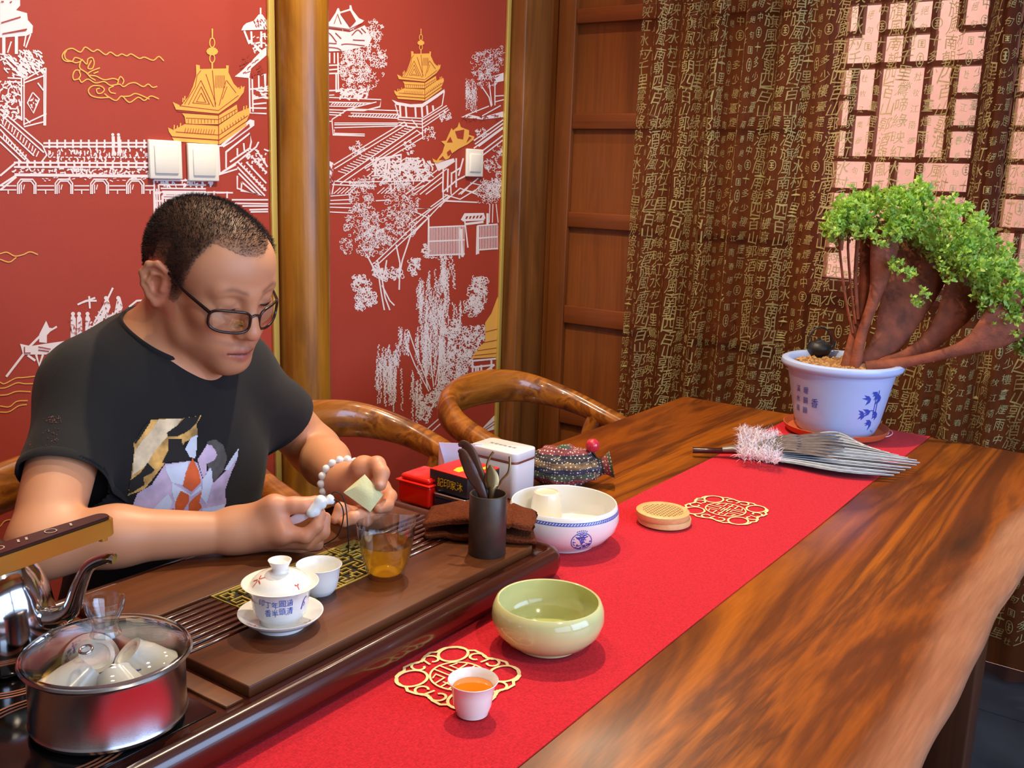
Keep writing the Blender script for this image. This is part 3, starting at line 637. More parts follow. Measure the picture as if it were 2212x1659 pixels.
# pavilion at the right end of the left panel
WP.fill(T1([(1938, 205), (1960, 185), (2020, 165), (2060, 115), (2088, 115), (2120, 160), (2122, 235), (1920, 242)]))
L(T1, 3.4, [(2075, 62), (2075, 120)]); scrib(T1, 2010, 150, 2115, 210, 14, 24, 1.6, 1.2, pr=RP)
L(T1, 4.2, [(1945, 245), (1985, 350)], [(2000, 250), (2005, 350)], [(1985, 320), (2012, 355)], [(2080, 250), (2082, 380)]); scrib(T1, 2020, 245, 2115, 400, 30, 34, 3)
WP.fill(T1([(1868, 610), (1930, 560), (2095, 392), (2122, 375), (2122, 440), (2000, 545), (1985, 622)])); scrib(T1, 1940, 430, 2110, 590, 26, 40, 1.6, 2.3, pr=RP)
L(T1, 3.4, [(1985, 620), (1990, 900), (2122, 905)], [(2008, 630), (2015, 890)], [(2060, 600), (2062, 700)], [(2080, 600), (2110, 590), (2112, 690)], [(1990, 710), (2122, 700)], [(2010, 790), (2122, 770)], [(2010, 830), (2122, 820)], [(1990, 860), (2122, 862)]); scrib(T1, 1995, 700, 2120, 780, 22, 40, 2.6, 0)
# ---- boats, rowers and passengers behind the seated man
WP.fill(T5([(130, 430), (200, 445), (280, 432), (420, 412), (350, 470), (300, 500), (240, 500), (150, 500)])); L(T5, 2.2, [(160, 450), (160, 490), (200, 490)], [(250, 450), (330, 465)], [(250, 470), (320, 480)], pr=RP)
L(T5, 5, [(40, 645), (190, 450), (260, 380)], [(235, 500), (255, 570), (280, 500)], [(180, 505), (230, 540)]); 
WP.fill(T5([(255, 370), (300, 280), (320, 325), (345, 330), (305, 375), (305, 425), (255, 420)])); L(T5, 4, [(325, 345), (370, 318)])
for x in (475, 515, 570): WP.fill(T5([(x - 16, 400), (x - 14, 260), (x, 232), (x + 18, 265), (x + 22, 400)])); WP.dot(*T5([(x, 235)])[0], 4.5, 8); scrib(T5, x - 14, 275, x + 18, 370, 8, 24, 1.5, pr=RP)
for x, y in ((690, 150), (770, 150)): WP.fill(T5([(x - 28, y + 90), (x - 10, y), (x + 14, y - 22), (x + 30, y + 40), (x + 4, y + 110)])); WP.dot(*T5([(x, y - 18)])[0], 4.5, 8); scrib(T5, x - 20, y, x + 20, y + 90, 8, 24, 1.4, pr=RP)
L(T5, 4, [(615, 290), (700, 140), (735, 65)], [(505, 175), (560, 150), (630, 150)], [(580, 120), (585, 200)], [(540, 160), (620, 130)], [(840, 190), (890, 150), (945, 145), (930, 200)], [(720, 290), (800, 240)], [(600, 330), (660, 260), (760, 240)]); scrib(T5, 590, 220, 800, 330, 40, 40, 3.2)
# ---- right panel: hall with trees, stairs, bridge, gate
WP.fill(T2([(555, 200), (600, 185), (650, 110), (668, 70), (680, 70), (690, 100), (770, 75), (770, 45), (785, 45), (795, 85), (850, 155), (895, 175), (870, 200), (780, 260), (720, 250), (560, 230)]))
RP.fill(T2([(690, 115), (775, 90), (825, 180), (775, 235)])); scrib(T2, 700, 110, 800, 225, 12, 40, 1.2, 1.2); L(T2, 1.6, [(640, 200), (668, 120), (700, 205)], [(560, 222), (770, 250), (880, 195)], pr=RP)
WP.fill(T2([(555, 245), (770, 275), (900, 215), (960, 330), (930, 390), (720, 435), (555, 440)])); 
Cv(T2, 2.0, [(565, 300), (600, 285), (660, 360)], [(650, 280), (700, 330)], [(790, 300), (840, 255), (880, 290)], [(870, 240), (910, 280)], [(560, 400), (660, 410), (700, 430)], [(700, 380), (760, 375), (900, 390)], [(560, 365), (660, 372)], [(800, 340), (900, 345)], pr=RP)
L(T2, 3.2, [(560, 445), (560, 540)], [(600, 450), (600, 540)], [(640, 450), (640, 540)], [(670, 450), (675, 780)], [(655, 620), (655, 770)], [(550, 560), (670, 555)], [(550, 600), (670, 590)], [(550, 630), (670, 625)], [(550, 775), (690, 770)])
for q in ((1000, 260, 60, 110), (960, 250, 50, 90), (900, 470, 170, 110), (820, 560, 150, 150), (880, 680, 130, 110), (1040, 520, 50, 130), (740, 560, 60, 190)): leaves(T2, *q, int(q[2] * q[3] / 105), 13, w=1.5)
L(T2, 3, [(690, 800), (760, 770)], [(700, 810), (800, 795)]); scrib(T2, 690, 750, 930, 830, 60, 40, 2.8)
# terraces and stairs
L(T2, 2.4, [(560, 830), (1040, 850), (1030, 910), (890, 945), (560, 935)], [(560, 870), (960, 880)], [(560, 905), (830, 910)], [(720, 945), (840, 910), (1000, 870)], [(620, 1020), (760, 930), (1190, 945)], [(640, 1050), (1190, 1050)], [(620, 1020), (630, 1150), (900, 1160)], [(640, 1090), (1180, 1075)], [(640, 1065), (1180, 1062)], [(760, 990), (1190, 1010)], [(780, 965), (1190, 975)], [(560, 955), (720, 965)], [(560, 975), (700, 985)], [(560, 1035), (615, 1035)], [(560, 815), (640, 810)], [(640, 1105), (640, 1140), (900, 1145)])
ticks(T2, (600, 895), (880, 905), 12, (28, -24), 2.2); ticks(T2, (770, 1000), (1190, 1003), 17, (24, -24), 2.2)
L(T2, 2.4, [(1160, 890), (1190, 1000), (1390, 1010), (1560, 900), (1580, 775)], [(1180, 1020), (1380, 1035), (1600, 900)], [(1190, 1045), (1390, 1060), (1610, 920)], [(1190, 1070), (1390, 1090), (1620, 935)], [(1390, 1010), (1395, 1180)], [(1340, 1110), (1395, 1150)])
WP.fill(T2([(1130, 850), (1180, 870), (1290, 890), (1390, 885), (1580, 760), (1580, 785), (1520, 830), (1395, 915), (1290, 915), (1170, 895)]))
for x in (1200, 1250, 1330, 1385, 1430, 1480): L(T2, 4.0, [(x, 900), (x + 6, 1000 - max(0, x - 1390) * 0.55)])
for q in ((1580, 990, 50, 50), (1450, 1140, 60, 60), (1280, 1260, 50, 60)): leaves(T2, *q, 34, 12, w=1.9)
# long stairway
L(T2, 2.6, [(1260, 1060), (640, 1440)], [(1240, 1040), (630, 1410)], [(1340, 1080), (660, 1545)], [(1350, 1110), (690, 1570)], [(1300, 1020), (1350, 1080)], [(1240, 1040), (1270, 1090)], [(1390, 1130), (900, 1440)], [(1400, 1170), (1000, 1410)])
for i in range(24):
    t = i / 23; WP.stroke(T2([(1262 - 590 * t, 1080 + 380 * t), (1330 - 590 * t, 1095 + 385 * t)]), 2.2)
L(T2, 2.6, [(620, 1545), (780, 1555), (1480, 1540)], [(620, 1575), (1000, 1590)], [(640, 1545), (620, 1659)])
WP.fill(T2([(570, 1390), (600, 1375), (632, 1390), (628, 1480), (618, 1560), (570, 1560), (575, 1480)])); scrib(T2, 575, 1400, 630, 1550, 20, 40, 1.8, 1.4, pr=RP)
leaves(T2, 840, 1270, 70, 60, 46, 14, w=1.8); leaves(T2, 880, 1560, 110, 50, 90, 12, w=1.4); leaves(T2, 1160, 1560, 130, 60, 130, 12, w=1.4)
# rockery
scrib(T2, 940, 1340, 1460, 1520, 190, 60, 2.8); L(T2, 4, [(1000, 1340), (985, 1500), (1070, 1500), (1090, 1350)], [(1110, 1340), (1100, 1490)], [(1000, 1360), (1210, 1320), (1200, 1480)]); leaves(T2, 1310, 1400, 70, 60, 50, 15, w=1.8)
# right-edge willow, wall and gate lane
for x in (1760, 1800, 1850): willow(T2, x, 670, 960, 40, 10, w=1.1, st=16)
for q in ((1900, 560, 90, 130), (1990, 520, 90, 110), (1940, 680, 90, 70), (2060, 450, 30, 50)): leaves(T2, *q, int(q[2] * q[3] / 90), 14, w=1.0)
L(T2, 2.4, [(1900, 740), (1960, 830), (1980, 910)], [(1960, 700), (1985, 900)], [(2010, 650), (2085, 625)], [(2015, 680), (2085, 670)], [(2010, 690), (2010, 900)], [(2010, 820), (2085, 815)], [(2010, 870), (2085, 850)], [(1760, 985), (1960, 905)], [(1900, 990), (2060, 900)])
WP.fill(T2([(2015, 670), (2085, 620), (2085, 690), (2020, 705)])); WP.fill(T2([(1720, 1000), (1780, 975), (1900, 1000), (2080, 950), (2080, 1000), (1900, 1020)])); scrib(T2, 1740, 970, 2070, 1015, 20, 40, 1.6, pr=RP)
L(T2, 3.0, [(2085, 1020), (1830, 1200)], [(2085, 1050), (1840, 1230)], [(2085, 1080), (1830, 1265)], [(2085, 1150), (1900, 1290)], [(2085, 1190), (1900, 1330)], [(2085, 1090), (1870, 1250)]); leaves(T2, 1900, 1130, 50, 40, 30, 12, w=1.6)
GP.fill(T2([(1475, 1350), (1512, 1370), (1562, 1300), (1582, 1235), (1550, 1205), (1592, 1200), (1640, 1092), (1652, 1112), (1692, 1082), (1705, 1040), (1720, 1085), (1790, 1112), (1788, 1150), (1835, 1165), (1828, 1192), (1780, 1230), (1700, 1270), (1640, 1312), (1618, 1352), (1520, 1392), (1488, 1385)]))
for q in ([(1600, 1215), (1630, 1165), (1650, 1215)], [(1670, 1120), (1750, 1105), (1740, 1190), (1690, 1180)], [(1600, 1300), (1630, 1275), (1645, 1310), (1610, 1335)], [(1765, 1220), (1790, 1165), (1815, 1175)], [(1530, 1365), (1565, 1330), (1590, 1365)]): RP.fill(T2(q))
scrib(T2, 1665, 1110, 1750, 1180, 16, 20, 1.0, pr=GP); scrib(T2, 1600, 1280, 1640, 1330, 6, 18, 1.0, pr=GP)
L(T2, 3.4, [(1500, 1390), (1530, 1450), (1650, 1380)], [(1540, 1410), (1570, 1440)], [(1570, 1440), (1565, 1640)], [(1610, 1440), (1605, 1640)], [(1680, 1350), (1680, 1600)], [(1740, 1350), (1700, 1500)], [(1640, 1480), (1720, 1430)], [(1565, 1640), (1680, 1540), (1760, 1500)], [(1640, 1570), (1640, 1470)]); WP.fill(T2([(1500, 1395), (1660, 1350), (1670, 1380), (1580, 1440), (1520, 1450)]))
L(T2, 2.6, [(1320, 1659), (1600, 1440)], [(1370, 1659), (1560, 1510)], [(1250, 1659), (1520, 1450)], [(1420, 1659), (1565, 1550)], [(1700, 1659), (1870, 1520)], [(1750, 1620), (1830, 1640), (1890, 1580), (1800, 1560)], [(1720, 1659), (1780, 1600)])
for q in ((1990, 1400, 70, 70), (2040, 1300, 40, 60), (1960, 1590, 100, 70), (2040, 1500, 40, 60)): leaves(T2, *q, int(q[2] * q[3] / 75), 13, w=1.3)
# ---- right panel, lower part
L(T3, 2.4, [(70, 120), (230, 118)], [(70, 140), (230, 145)], [(70, 170), (240, 178)], [(100, 70), (230, 60)], [(100, 98), (230, 92)], [(390, 100), (480, 95)], [(640, 30), (700, 0)], [(90, 0), (95, 60)])
for x in range(120, 240, 24): L(T3, 2.0, [(x, 55), (x + 45, 15)])
for x in range(400, 480, 24): L(T3, 2.0, [(x, 55), (x + 45, 15)])
for q in ((300, 60, 80, 110), (300, 250, 110, 130), (430, 270, 130, 110), (560, 90, 110, 120), (590, 240, 60, 110), (390, 360, 100, 90), (200, 390, 45, 55), (330, 420, 60, 40)): leaves(T3, *q, int(q[2] * q[3] / 52), 10, w=1.25)
for q in ((300, 640, 60, 60), (330, 720, 70, 60), (480, 570, 90, 40), (280, 600, 40, 30), (400, 540, 40, 40), (300, 780, 40, 25), (640, 520, 45, 60), (708, 420, 22, 50)): leaves(T3, *q, int(q[2] * q[3] / 34), 11, w=1.9)
L(T3, 3.0, [(350, 480), (410, 590), (425, 690), (445, 800)], [(400, 480), (430, 600), (450, 720), (480, 800)], [(430, 640), (480, 740), (510, 770)], [(520, 380), (545, 500), (540, 670)], [(620, 300), (560, 480), (545, 560)], [(460, 480), (440, 600)], [(330, 440), (390, 560)])
L(T3, 2.6, [(390, 490), (740, 160)], [(410, 500), (745, 190)], [(600, 250), (740, 150), (640, 150)], [(640, 170), (730, 210), (730, 270)], [(740, 140), (850, 60)], [(740, 160), (860, 70)], [(800, 140), (830, 100), (1040, 110)], [(800, 130), (930, 20), (1040, 60)], [(830, 60), (930, 90), (1030, 30)], [(820, 0), (822, 100)], [(870, 0), (872, 60)], [(620, 320), (800, 130)])
for q in ((1110, 60, 75, 70), (1140, 20, 50, 60)): leaves(T3, *q, 110, 10, w=1.2)
for x in (1120, 1140, 1160): L(T3, 2, [(x, 120), (x + random.uniform(-20, 20), 240)])
# fence and small gate
L(T3, 3, [(725, 270), (960, 260)], [(725, 450), (960, 440)], [(725, 360), (960, 350)], [(728, 190), (725, 460)], [(960, 230), (980, 400)], [(925, 270), (925, 470)], [(1040, 260), (1035, 445)], [(1040, 415), (1170, 405)], [(1040, 260), (1170, 250)], [(1040, 340), (1170, 330)])
for x in range(735, 962, 10): L(T3, 1.6, [(x, 265), (x, 450)])
for x in range(1050, 1172, 10): L(T3, 1.6, [(x, 255), (x, 412)])
L(T3, 5, [(940, 225), (960, 190), (1080, 185), (1085, 215)], [(945, 225), (1085, 218)], [(960, 250), (1080, 235)], [(935, 280), (945, 460)], [(1045, 260), (1045, 440)], [(1105, 180), (1105, 260)])
for x in range(955, 1085, 22): L(T3, 3, [(x, 222), (x + 14, 190)])
leaves(T3, 800, 460, 90, 12, 40, 8, w=1.4)
# tall willow and bushes at the bottom
for x, a, b, wd, n in ((700, 570, 900, 50, 22), (790, 520, 800, 60, 24), (850, 450, 720, 40, 20), (740, 720, 1060, 90, 34), (850, 700, 960, 90, 34), (690, 850, 1240, 40, 20), (780, 900, 1240, 90, 34), (470, 1010, 1250, 80, 30), (430, 1100, 1430, 40, 20), (520, 1050, 1470, 50, 26), (560, 890, 1120, 40, 20), (650, 1180, 1530, 30, 18), (840, 950, 1180, 50, 18)): willow(T3, x, a, b, wd, n, w=1.7, st=13)
for q in ((1040, 700, 60, 120), (1010, 780, 60, 60), (1070, 640, 40, 60), (880, 920, 60, 60), (960, 1000, 100, 100), (1060, 950, 50, 50), (920, 1130, 100, 90), (900, 1250, 110, 60), (760, 1370, 90, 50), (700, 1450, 45, 70), (840, 1310, 80, 60), (840, 1400, 40, 40)): leaves(T3, *q, int(q[2] * q[3] / 36), 11, w=1.7)
L(T3, 2.4, [(760, 1290), (740, 1100), (720, 900)], [(790, 1280), (800, 1000), (830, 760)], [(770, 1280), (820, 1000)], [(730, 1320), (640, 1150), (580, 1000)], [(740, 1310), (650, 1080), (600, 930)], [(720, 1300), (700, 1150)], [(780, 1290), (860, 1150)], [(720, 1480), (760, 1400), (800, 1340)], [(740, 1585), (900, 1440)], [(720, 1560), (880, 1420)])
GP.fill(T3([(1000, 1110), (1050, 1040), (1090, 1000), (1090, 880), (1130, 820), (1160, 740), (1176, 700), (1176, 1105), (1160, 1100)]))
L(T3, 1.4, [(1090, 940), (1170, 920)], [(1070, 1010), (1170, 990)], [(1040, 1060), (1170, 1040)], [(1020, 1090), (1165, 1075)], pr=RP)
L(T3, 4, [(1005, 1125), (1160, 1110)], [(1015, 1165), (1150, 1150)], [(1010, 1125), (1010, 1230)], [(1065, 1150), (1065, 1210)], [(1080, 1200), (1150, 1150)], [(1100, 1210), (1140, 1190)], [(1130, 1120), (1130, 1180)], [(1030, 1160), (1030, 1220)], [(1045, 1160), (1045, 1215)])
WP.fill(T3([(1040, 1590), (1170, 1450), (1165, 1560)])); L(T3, 1.4, [(1060, 1575), (1165, 1500)], [(1070, 1580), (1165, 1520)], pr=RP)
_wf = lambda d: (lambda x, y: onY(x, y, YL - d))
for _p in (WP, GP, RP): _p.nrm = lambda a, p: (0, -1, 0)
WP.build('wallpaper_print', _wf(0.0006), M_WPRINT, wl)['kind'] = 'stuff'
GP.build('wallpaper_gold_print', _wf(0.0012), M_GPRINT, wl)['kind'] = 'stuff'
RP.build('wallpaper_line_print', _wf(0.0018), M_RED, wl)['kind'] = 'stuff'
# ================================================================== wall switches
M_SWITCH = mat('white_switch_plastic', (240, 236, 222), 0.35)
def switch(x, z, label, w=0.086, rock=0.062):
    t = thing('wall_switch', (x, YL, z), label, 'light switch', 'white wall switches')
    box('plate', (-w / 2, -0.009, -0.043), (w / 2, -0.0002, 0.043), M_SWITCH, t, 0.003, 3)
    box('rocker', (-rock / 2, -0.0125, -rock / 2), (rock / 2, -0.008, rock / 2), M_SWITCH, t, 0.002, 2)
    return t
a = onY(354, 345, YL); switch(a.x, a.z, 'white wall switch plate, left one of the pair above the man')
a = onY(431, 350, YL); switch(a.x + 0.006, a.z - 0.001, 'white wall switch plate, right one of the pair above the man')
a = onY(1022, 352, YL); switch(a.x, a.z, 'single white wall switch on the right red panel', rock=0.056)
# ================================================================== sheer curtain printed with a poem
random.seed(11)
def curtain_path():
    P = []
    y = 1.545; ph = 0.0
    while y > -0.25:
        if y > 1.30: A, wl_ = 0.028, 0.095
        elif y > 1.12: A, wl_ = 0.044, 0.105
        elif y > 1.02: A, wl_ = 0.036, 0.12
        elif y > 0.62: A, wl_ = 0.010, 0.17
        elif y > 0.42: A, wl_ = 0.032, 0.085
        else: A, wl_ = 0.018, 0.14
        P.append((y, A, ph)); y -= 0.004; ph += 2 * PI * 0.004 / wl_
    A = np.array([p[1] for p in P]); k = np.ones(25) / 25; A = np.convolve(np.pad(A, 12, 'edge'), k, 'valid')
    return [(p[0], a, p[2]) for p, a in zip(P, A)]
CP = curtain_path()
CX = 2.842
def c_xy(i, z):
    y, A, ph = CP[i]
    s = 0.75 + 0.25 * (2.4 - z) / 2.4
    return (CX + A * s * (math.sin(ph + 0.25 * math.sin(z * 2.2)) + 0.25 * math.sin(2.3 * ph + z)), y + 0.012 * (1.9 - z) * (1 if y > 1.0 else 0.3))
CZ = np.linspace(0.015, 2.5, 60)
V = []; F = []; nC = len(CP); nz = len(CZ)
for z in CZ:
    for i in range(nC): x, y = c_xy(i, z); V.append((x, y, z))
for j in range(nz - 1):
    for i in range(nC - 1): a = j * nC + i; F.append((a, a + 1, a + nC + 1, a + nC))
def sheer(name, rgb, fac, tr=0.45):
    m = bpy.data.materials.new(name); m.use_nodes = True; t = m.node_tree; t.nodes.clear(); N, L_ = t.nodes.new, t.links.new
    o = N('ShaderNodeOutputMaterial'); d = N('ShaderNodeBsdfDiffuse'); tl = N('ShaderNodeBsdfTranslucent'); tp = N('ShaderNodeBsdfTransparent'); m1 = N('ShaderNodeMixShader'); m2 = N('ShaderNodeMixShader')
    d.inputs[0].default_value = lin(rgb); tl.inputs[0].default_value = lin(rgb); m1.inputs[0].default_value = tr; m2.inputs[0].default_value = fac
    tc = N('ShaderNodeTexCoord'); n = N('ShaderNodeTexNoise'); n.inputs['Scale'].default_value = 500; n.inputs['Detail'].default_value = 1; mr = N('ShaderNodeMapRange'); mr.inputs[3].default_value = fac - 0.08; mr.inputs[4].default_value = fac + 0.08
    L_(tc.outputs['Object'], n.inputs['Vector']); L_(n.outputs['Fac'], mr.inputs[0]); L_(mr.outputs[0], m2.inputs[0])
    L_(d.outputs[0], m1.inputs[1]); L_(tl.outputs[0], m1.inputs[2]); L_(tp.outputs[0], m2.inputs[1]); L_(m1.outputs[0], m2.inputs[2]); L_(m2.outputs[0], o.inputs[0]); return m
M_SHEER = sheer('sheer_brown_curtain', (120, 66, 44), 0.46)
M_CPRINT = sheer('curtain_pale_print', (208, 198, 138), 0.84, 0.4)
ct = thing('curtain', (CX, 0.7, 0), 'sheer brown window curtain printed with pale calligraphy columns', 'curtain')
o = mesh('cloth', [(x - CX, y - 0.7, z) for x, y, z in V], F, M_SHEER, ct, True)
# arc length along the folds (at mid height)
pts = np.array([c_xy(i, 1.3) for i in range(nC)]); S = np.concatenate([[0], np.cumsum(np.hypot(*np.diff(pts, axis=0).T))])
idx = np.arange(nC)
def c_map(s, z):
    i = float(np.interp(s, S, idx)); i0 = min(int(i), nC - 2); u = i - i0
    xa_, ya_ = c_xy(i0, z); xb2, yb2 = c_xy(i0 + 1, z)
    dx, dy = xb2 - xa_, yb2 - ya_; l = math.hypot(dx, dy) or 1
    nx, ny = dy / l, -dx / l            # towards the room
    if nx > 0: nx, ny = -nx, -ny
    return (xa_ + dx * u + nx * 0.0022 - CX, ya_ + dy * u + ny * 0.0022 - 0.7, z)
COLS = [(0.000, '千里鶯啼綠映紅水村', 0.036, 0.36), (0.034, '杜牧江南春絕句□0', 0.019, 0.36), (0.066, '多少樓臺煙雨中◎十', 0.027, 0.36), (0.106, '山郭酒旗風南朝四百', 0.038, 0.36)]
cp = Print(); s0 = 0.012; per = 0.145
def seal(x, z, w, h, ov):
    n = 16 if ov else 4
    P = [(x + w * math.cos(2 * PI * (k + 0.5) / n) * (1 if ov else 1.3), z + h * math.sin(2 * PI * (k + 0.5) / n) * (1 if ov else 1.3)) for k in range(n)]
    cp.stroke(P, 0.0022, True)
    for k in range(3): cp.stroke([(x - w * 0.4, z + h * (k - 1) * 0.5), (x + w * 0.5, z + h * (k - 1) * 0.5)], 0.0028)
    cp.stroke([(x, z + h * 0.6), (x, z - h * 0.6)], 0.0028)
while s0 < S[-1] - 0.02:
    for dx, txt, size, vper in COLS:
        if s0 + dx > S[-1] - 0.02: continue
        zz = 2.40 - (0.13 if dx == 0.106 else 0.05 if dx == 0.034 else 0.0); dz = 0.37 / len(txt)
        while zz > 0.12:
            for ch in txt:
                w = size * random.uniform(0.8, 1.12); h = size * random.uniform(0.9, 1.25)
                if zz < 0.10: break
                if ch == '□': seal(s0 + dx, zz, 0.009, 0.010, False)
                elif ch == '0': seal(s0 + dx, zz, 0.009, 0.018, True)
                elif ch == '◎': seal(s0 + dx, zz, 0.012, 0.014, True)
                else: put_glyph(cp, ch, s0 + dx + random.uniform(-0.002, 0.002), zz, w, h, random.uniform(0.05, 0.3), 0.06)
                zz -= dz
    s0 += per
# the printed poem reads along the cloth; stroke widths are part of the glyphs
cp.nrm = lambda a, p: (-1, 0, 0)
o = cp.build('poem_print', c_map, M_CPRINT, ct); o['kind'] = 'stuff'
# curtain rod and rings above the frame
M_ROD = mat('dark_curtain_rod', (60, 38, 26), 0.35, metal=0.4)
rod = thing('curtain_rod', (CX, 0.65, 2.53), 'dark curtain rod above the printed curtain', 'curtain rod')
tube('rod', [(0, -1.0, 0), (0, 0.98, 0)], 0.012, M_ROD, rod, 14); lathe('finial', [(0, -0.02), (0.02, 0), (0, 0.02)], M_ROD, rod, 12, sm=9)
for k in range(2): box('bracket', (-0.01, -0.9 + 1.75 * k, -0.012), (XE - CX, -0.88 + 1.75 * k, 0.012), M_ROD, rod)
# ================================================================== tea tray
M_TRAY = wood('dark_tray_wood', [(0.3, (60, 28, 12)), (0.45, (86, 44, 19)), (0.6, (104, 56, 24)), (0.75, (70, 34, 15))], 'X', 9, 0.08, 0.45, coat=0.10, coatr=0.25)
M_TRAY.node_tree.nodes['Principled BSDF'].inputs['Specular IOR Level'].default_value = 0.3
M_TRAYRIM = wood('polished_tray_rim', [(0.3, (44, 16, 10)), (0.5, (66, 26, 15)), (0.7, (52, 20, 12))], 'X', 9, 0.08, 0.24, coat=0.6, coatr=0.1)
M_BLACK = mat('black_plastic', (20, 20, 22), 0.4)
M_HOB = mat('black_hob_glass', (14, 13, 14), 0.12)
M_COPPER = mat('copper_ring_print', (176, 112, 84), 0.4, metal=0.3)
M_BRASS = mat('fret_brass', (206, 184, 96), 0.32, metal=0.55)
TX0, TX1, TY0, TY1 = 0.285, 1.163, 0.705, 1.096
tcx, tcy = 0.72, 0.90
tr = thing('tea_tray', (tcx, tcy, TZ + 0.003), 'large dark wooden tea tray with slats and brass fretwork', 'tea tray')
ZB = TZ + 0.003
lv = [(0.012, 0.0), (0.004, 0.006), (0.0005, 0.016), (0.0, 0.026), (0.002, 0.036), (0.007, 0.0425), (0.013, 0.0445), (0.018, 0.0425), (0.021, 0.0385), (0.024, 0.0375), (0.030, 0.0375), (0.034, 0.0372)]
V = []; F = []; n = None
for ins, z in lv:
    P = rrect(TX0 + ins - tcx, TY0 + ins - tcy, TX1 - ins - tcx, TY1 - ins - tcy, max(0.004, 0.026 - ins * 0.7), 7); n = len(P); V += [(x, y, z) for x, y in P]
for i in range(len(lv) - 1):
    for k in range(n): k2 = (k + 1) % n; F.append((i * n + k, i * n + k2, (i + 1) * n + k2, (i + 1) * n + k))
F.append(tuple(reversed(range(n)))); F.append(tuple(range((len(lv) - 1) * n, len(lv) * n)))
auto(mesh('frame', V, F, M_TRAYRIM, tr), 50)
TT = 0.803                                     # top of the boards
def tl(x, y, z): return (x - tcx, y - tcy, z - ZB)
box('front_board', tl(0.607, 0.738, 0.7895), tl(1.120, 0.842, TT), M_TRAY, tr, 0.0015)
box('back_board', tl(0.607, 0.948, 0.7895), tl(1.120, 1.066, TT), M_TRAY, tr, 0.0015)
box('end_board', tl(0.578, 0.738, 0.7895), tl(0.6, 1.066, 0.7935), M_TRAY, tr, 0.001)
box('drain_bed', tl(0.607, 0.843, 0.7895), tl(1.120, 0.947, 0.792), M_BLACK, tr)
ns = 8
for (a, b) in ((0.607, 0.722), (0.975, 1.120)):
    for k in range(ns):
        y = 0.8455 + k * (0.1005 / ns); box('slat', tl(a, y, 0.792), tl(b, y + 0.0085, TT - 0.0005), M_TRAYRIM, tr, 0.001, 1)
box('fret_bed', tl(0.722, 0.843, 0.792), tl(0.975, 0.947, TT - 0.0035), M_BLACK, tr)
fp = Print(); w = 0.0022
fx0, fx1, fy0, fy1 = 0.724, 0.973, 0.845, 0.945
fp.stroke([(fx0, fy0), (fx1, fy0), (fx1, fy1), (fx0, fy1)], 0.0034, True)
nx, ny = 10, 4; cwx, cwy = (fx1 - fx0) / nx, (fy1 - fy0) / ny
for i in range(nx):
    for j in range(ny):
        x, y = fx0 + (i + 0.5) * cwx, fy0 + (j + 0.5) * cwy; h = cwx * 0.5; g = cwy * 0.5; fl2 = 1 if (i + j) % 2 else -1; fv = 1 if j % 2 else -1
        if (i + j) % 3 == 0: fp.stroke([(x - h * 0.45, y - g * 0.45), (x + h * 0.45, y - g * 0.45), (x + h * 0.45, y + g * 0.45), (x - h * 0.45, y + g * 0.45)], w, True); fp.stroke([(x + fl2 * h * 0.45, y), (x + fl2 * h, y)], w); fp.stroke([(x, y - fv * g * 0.45), (x, y - fv * g)], w)
        else: fp.stroke([(x - fl2 * h, y - fv * g * 0.75), (x + fl2 * h * 0.5, y - fv * g * 0.75), (x + fl2 * h * 0.5, y), (x - fl2 * h * 0.3, y), (x - fl2 * h * 0.3, y + fv * g * 0.6), (x + fl2 * h, y + fv * g * 0.6)], w); fp.stroke([(x - fl2 * h * 0.8, y - fv * g * 0.75), (x - fl2 * h * 0.8, y + fv * g)], w)
o = fp.build('brass_fretwork', lambda x, y: tl(x, y, TT - 0.0004), M_BRASS, tr); o['kind'] = 'stuff'
sm = o.modifiers.new('s', 'SOLIDIFY'); sm.thickness = 0.0026; sm.offset = -1
# induction hob let into the near end
box('hob_plate', tl(0.318, 0.742, 0.7895), tl(0.570, 1.062, 0.7915), M_HOB, tr, 0.001)
rp = Print()
for c, rr in (((0.447, 0.826), (0.068, 0.0735, 0.079)), ((0.49, 0.985), (0.060, 0.065, 0.070))):
    for r in rr: rp.stroke([(c[0] + r * math.cos(t), c[1] + r * math.sin(t)) for t in np.linspace(0, 2 * PI, 61)[:-1]], 0.0028, True)
rp.build('hob_ring_print', lambda x, y: tl(x, y, 0.7918), M_COPPER, tr)
HZ = 0.7925
# ================================================================== steel and glass
def steel_mat(name, rgb=(205, 205, 210), rough=0.16, brushed=False):
    m, t, b = new_mat(name); setp(b, color=lin(rgb), rough=rough, metal=1.0)
    if brushed:
        tc = t.nodes.new('ShaderNodeTexCoord'); mp = t.nodes.new('ShaderNodeMapping'); mp.inputs['Scale'].default_value = (60, 60, 900); n = t.nodes.new('ShaderNodeTexNoise'); n.inputs['Detail'].default_value = 2
        t.links.new(tc.outputs['Object'], mp.inputs[0]); t.links.new(mp.outputs[0], n.inputs['Vector'])
        bp = t.nodes.new('ShaderNodeBump'); bp.inputs['Strength'].default_value = 0.06; bp.inputs['Distance'].default_value = 0.001; t.links.new(n.outputs['Fac'], bp.inputs['Height']); t.links.new(bp.outputs[0], b.inputs['Normal'])
    return m
M_STEEL = steel_mat('polished_steel', rough=0.10); M_STEELB = steel_mat('brushed_steel', (196, 196, 202), 0.22, True)
M_GLASS = thin_glass('clear_glass'); M_WHITE = mat('white_porcelain', (240, 240, 236), 0.18, coat=0.3)
M_CREAM = mat('cream_porcelain', (238, 226, 200), 0.2, coat=0.3)
M_BLUE = mat('cobalt_ink', (56, 86, 190), 0.35); M_REDINK = mat('red_ink', (206, 74, 52), 0.35); M_VIOLET = mat('violet_ink', (96, 80, 176), 0.35)
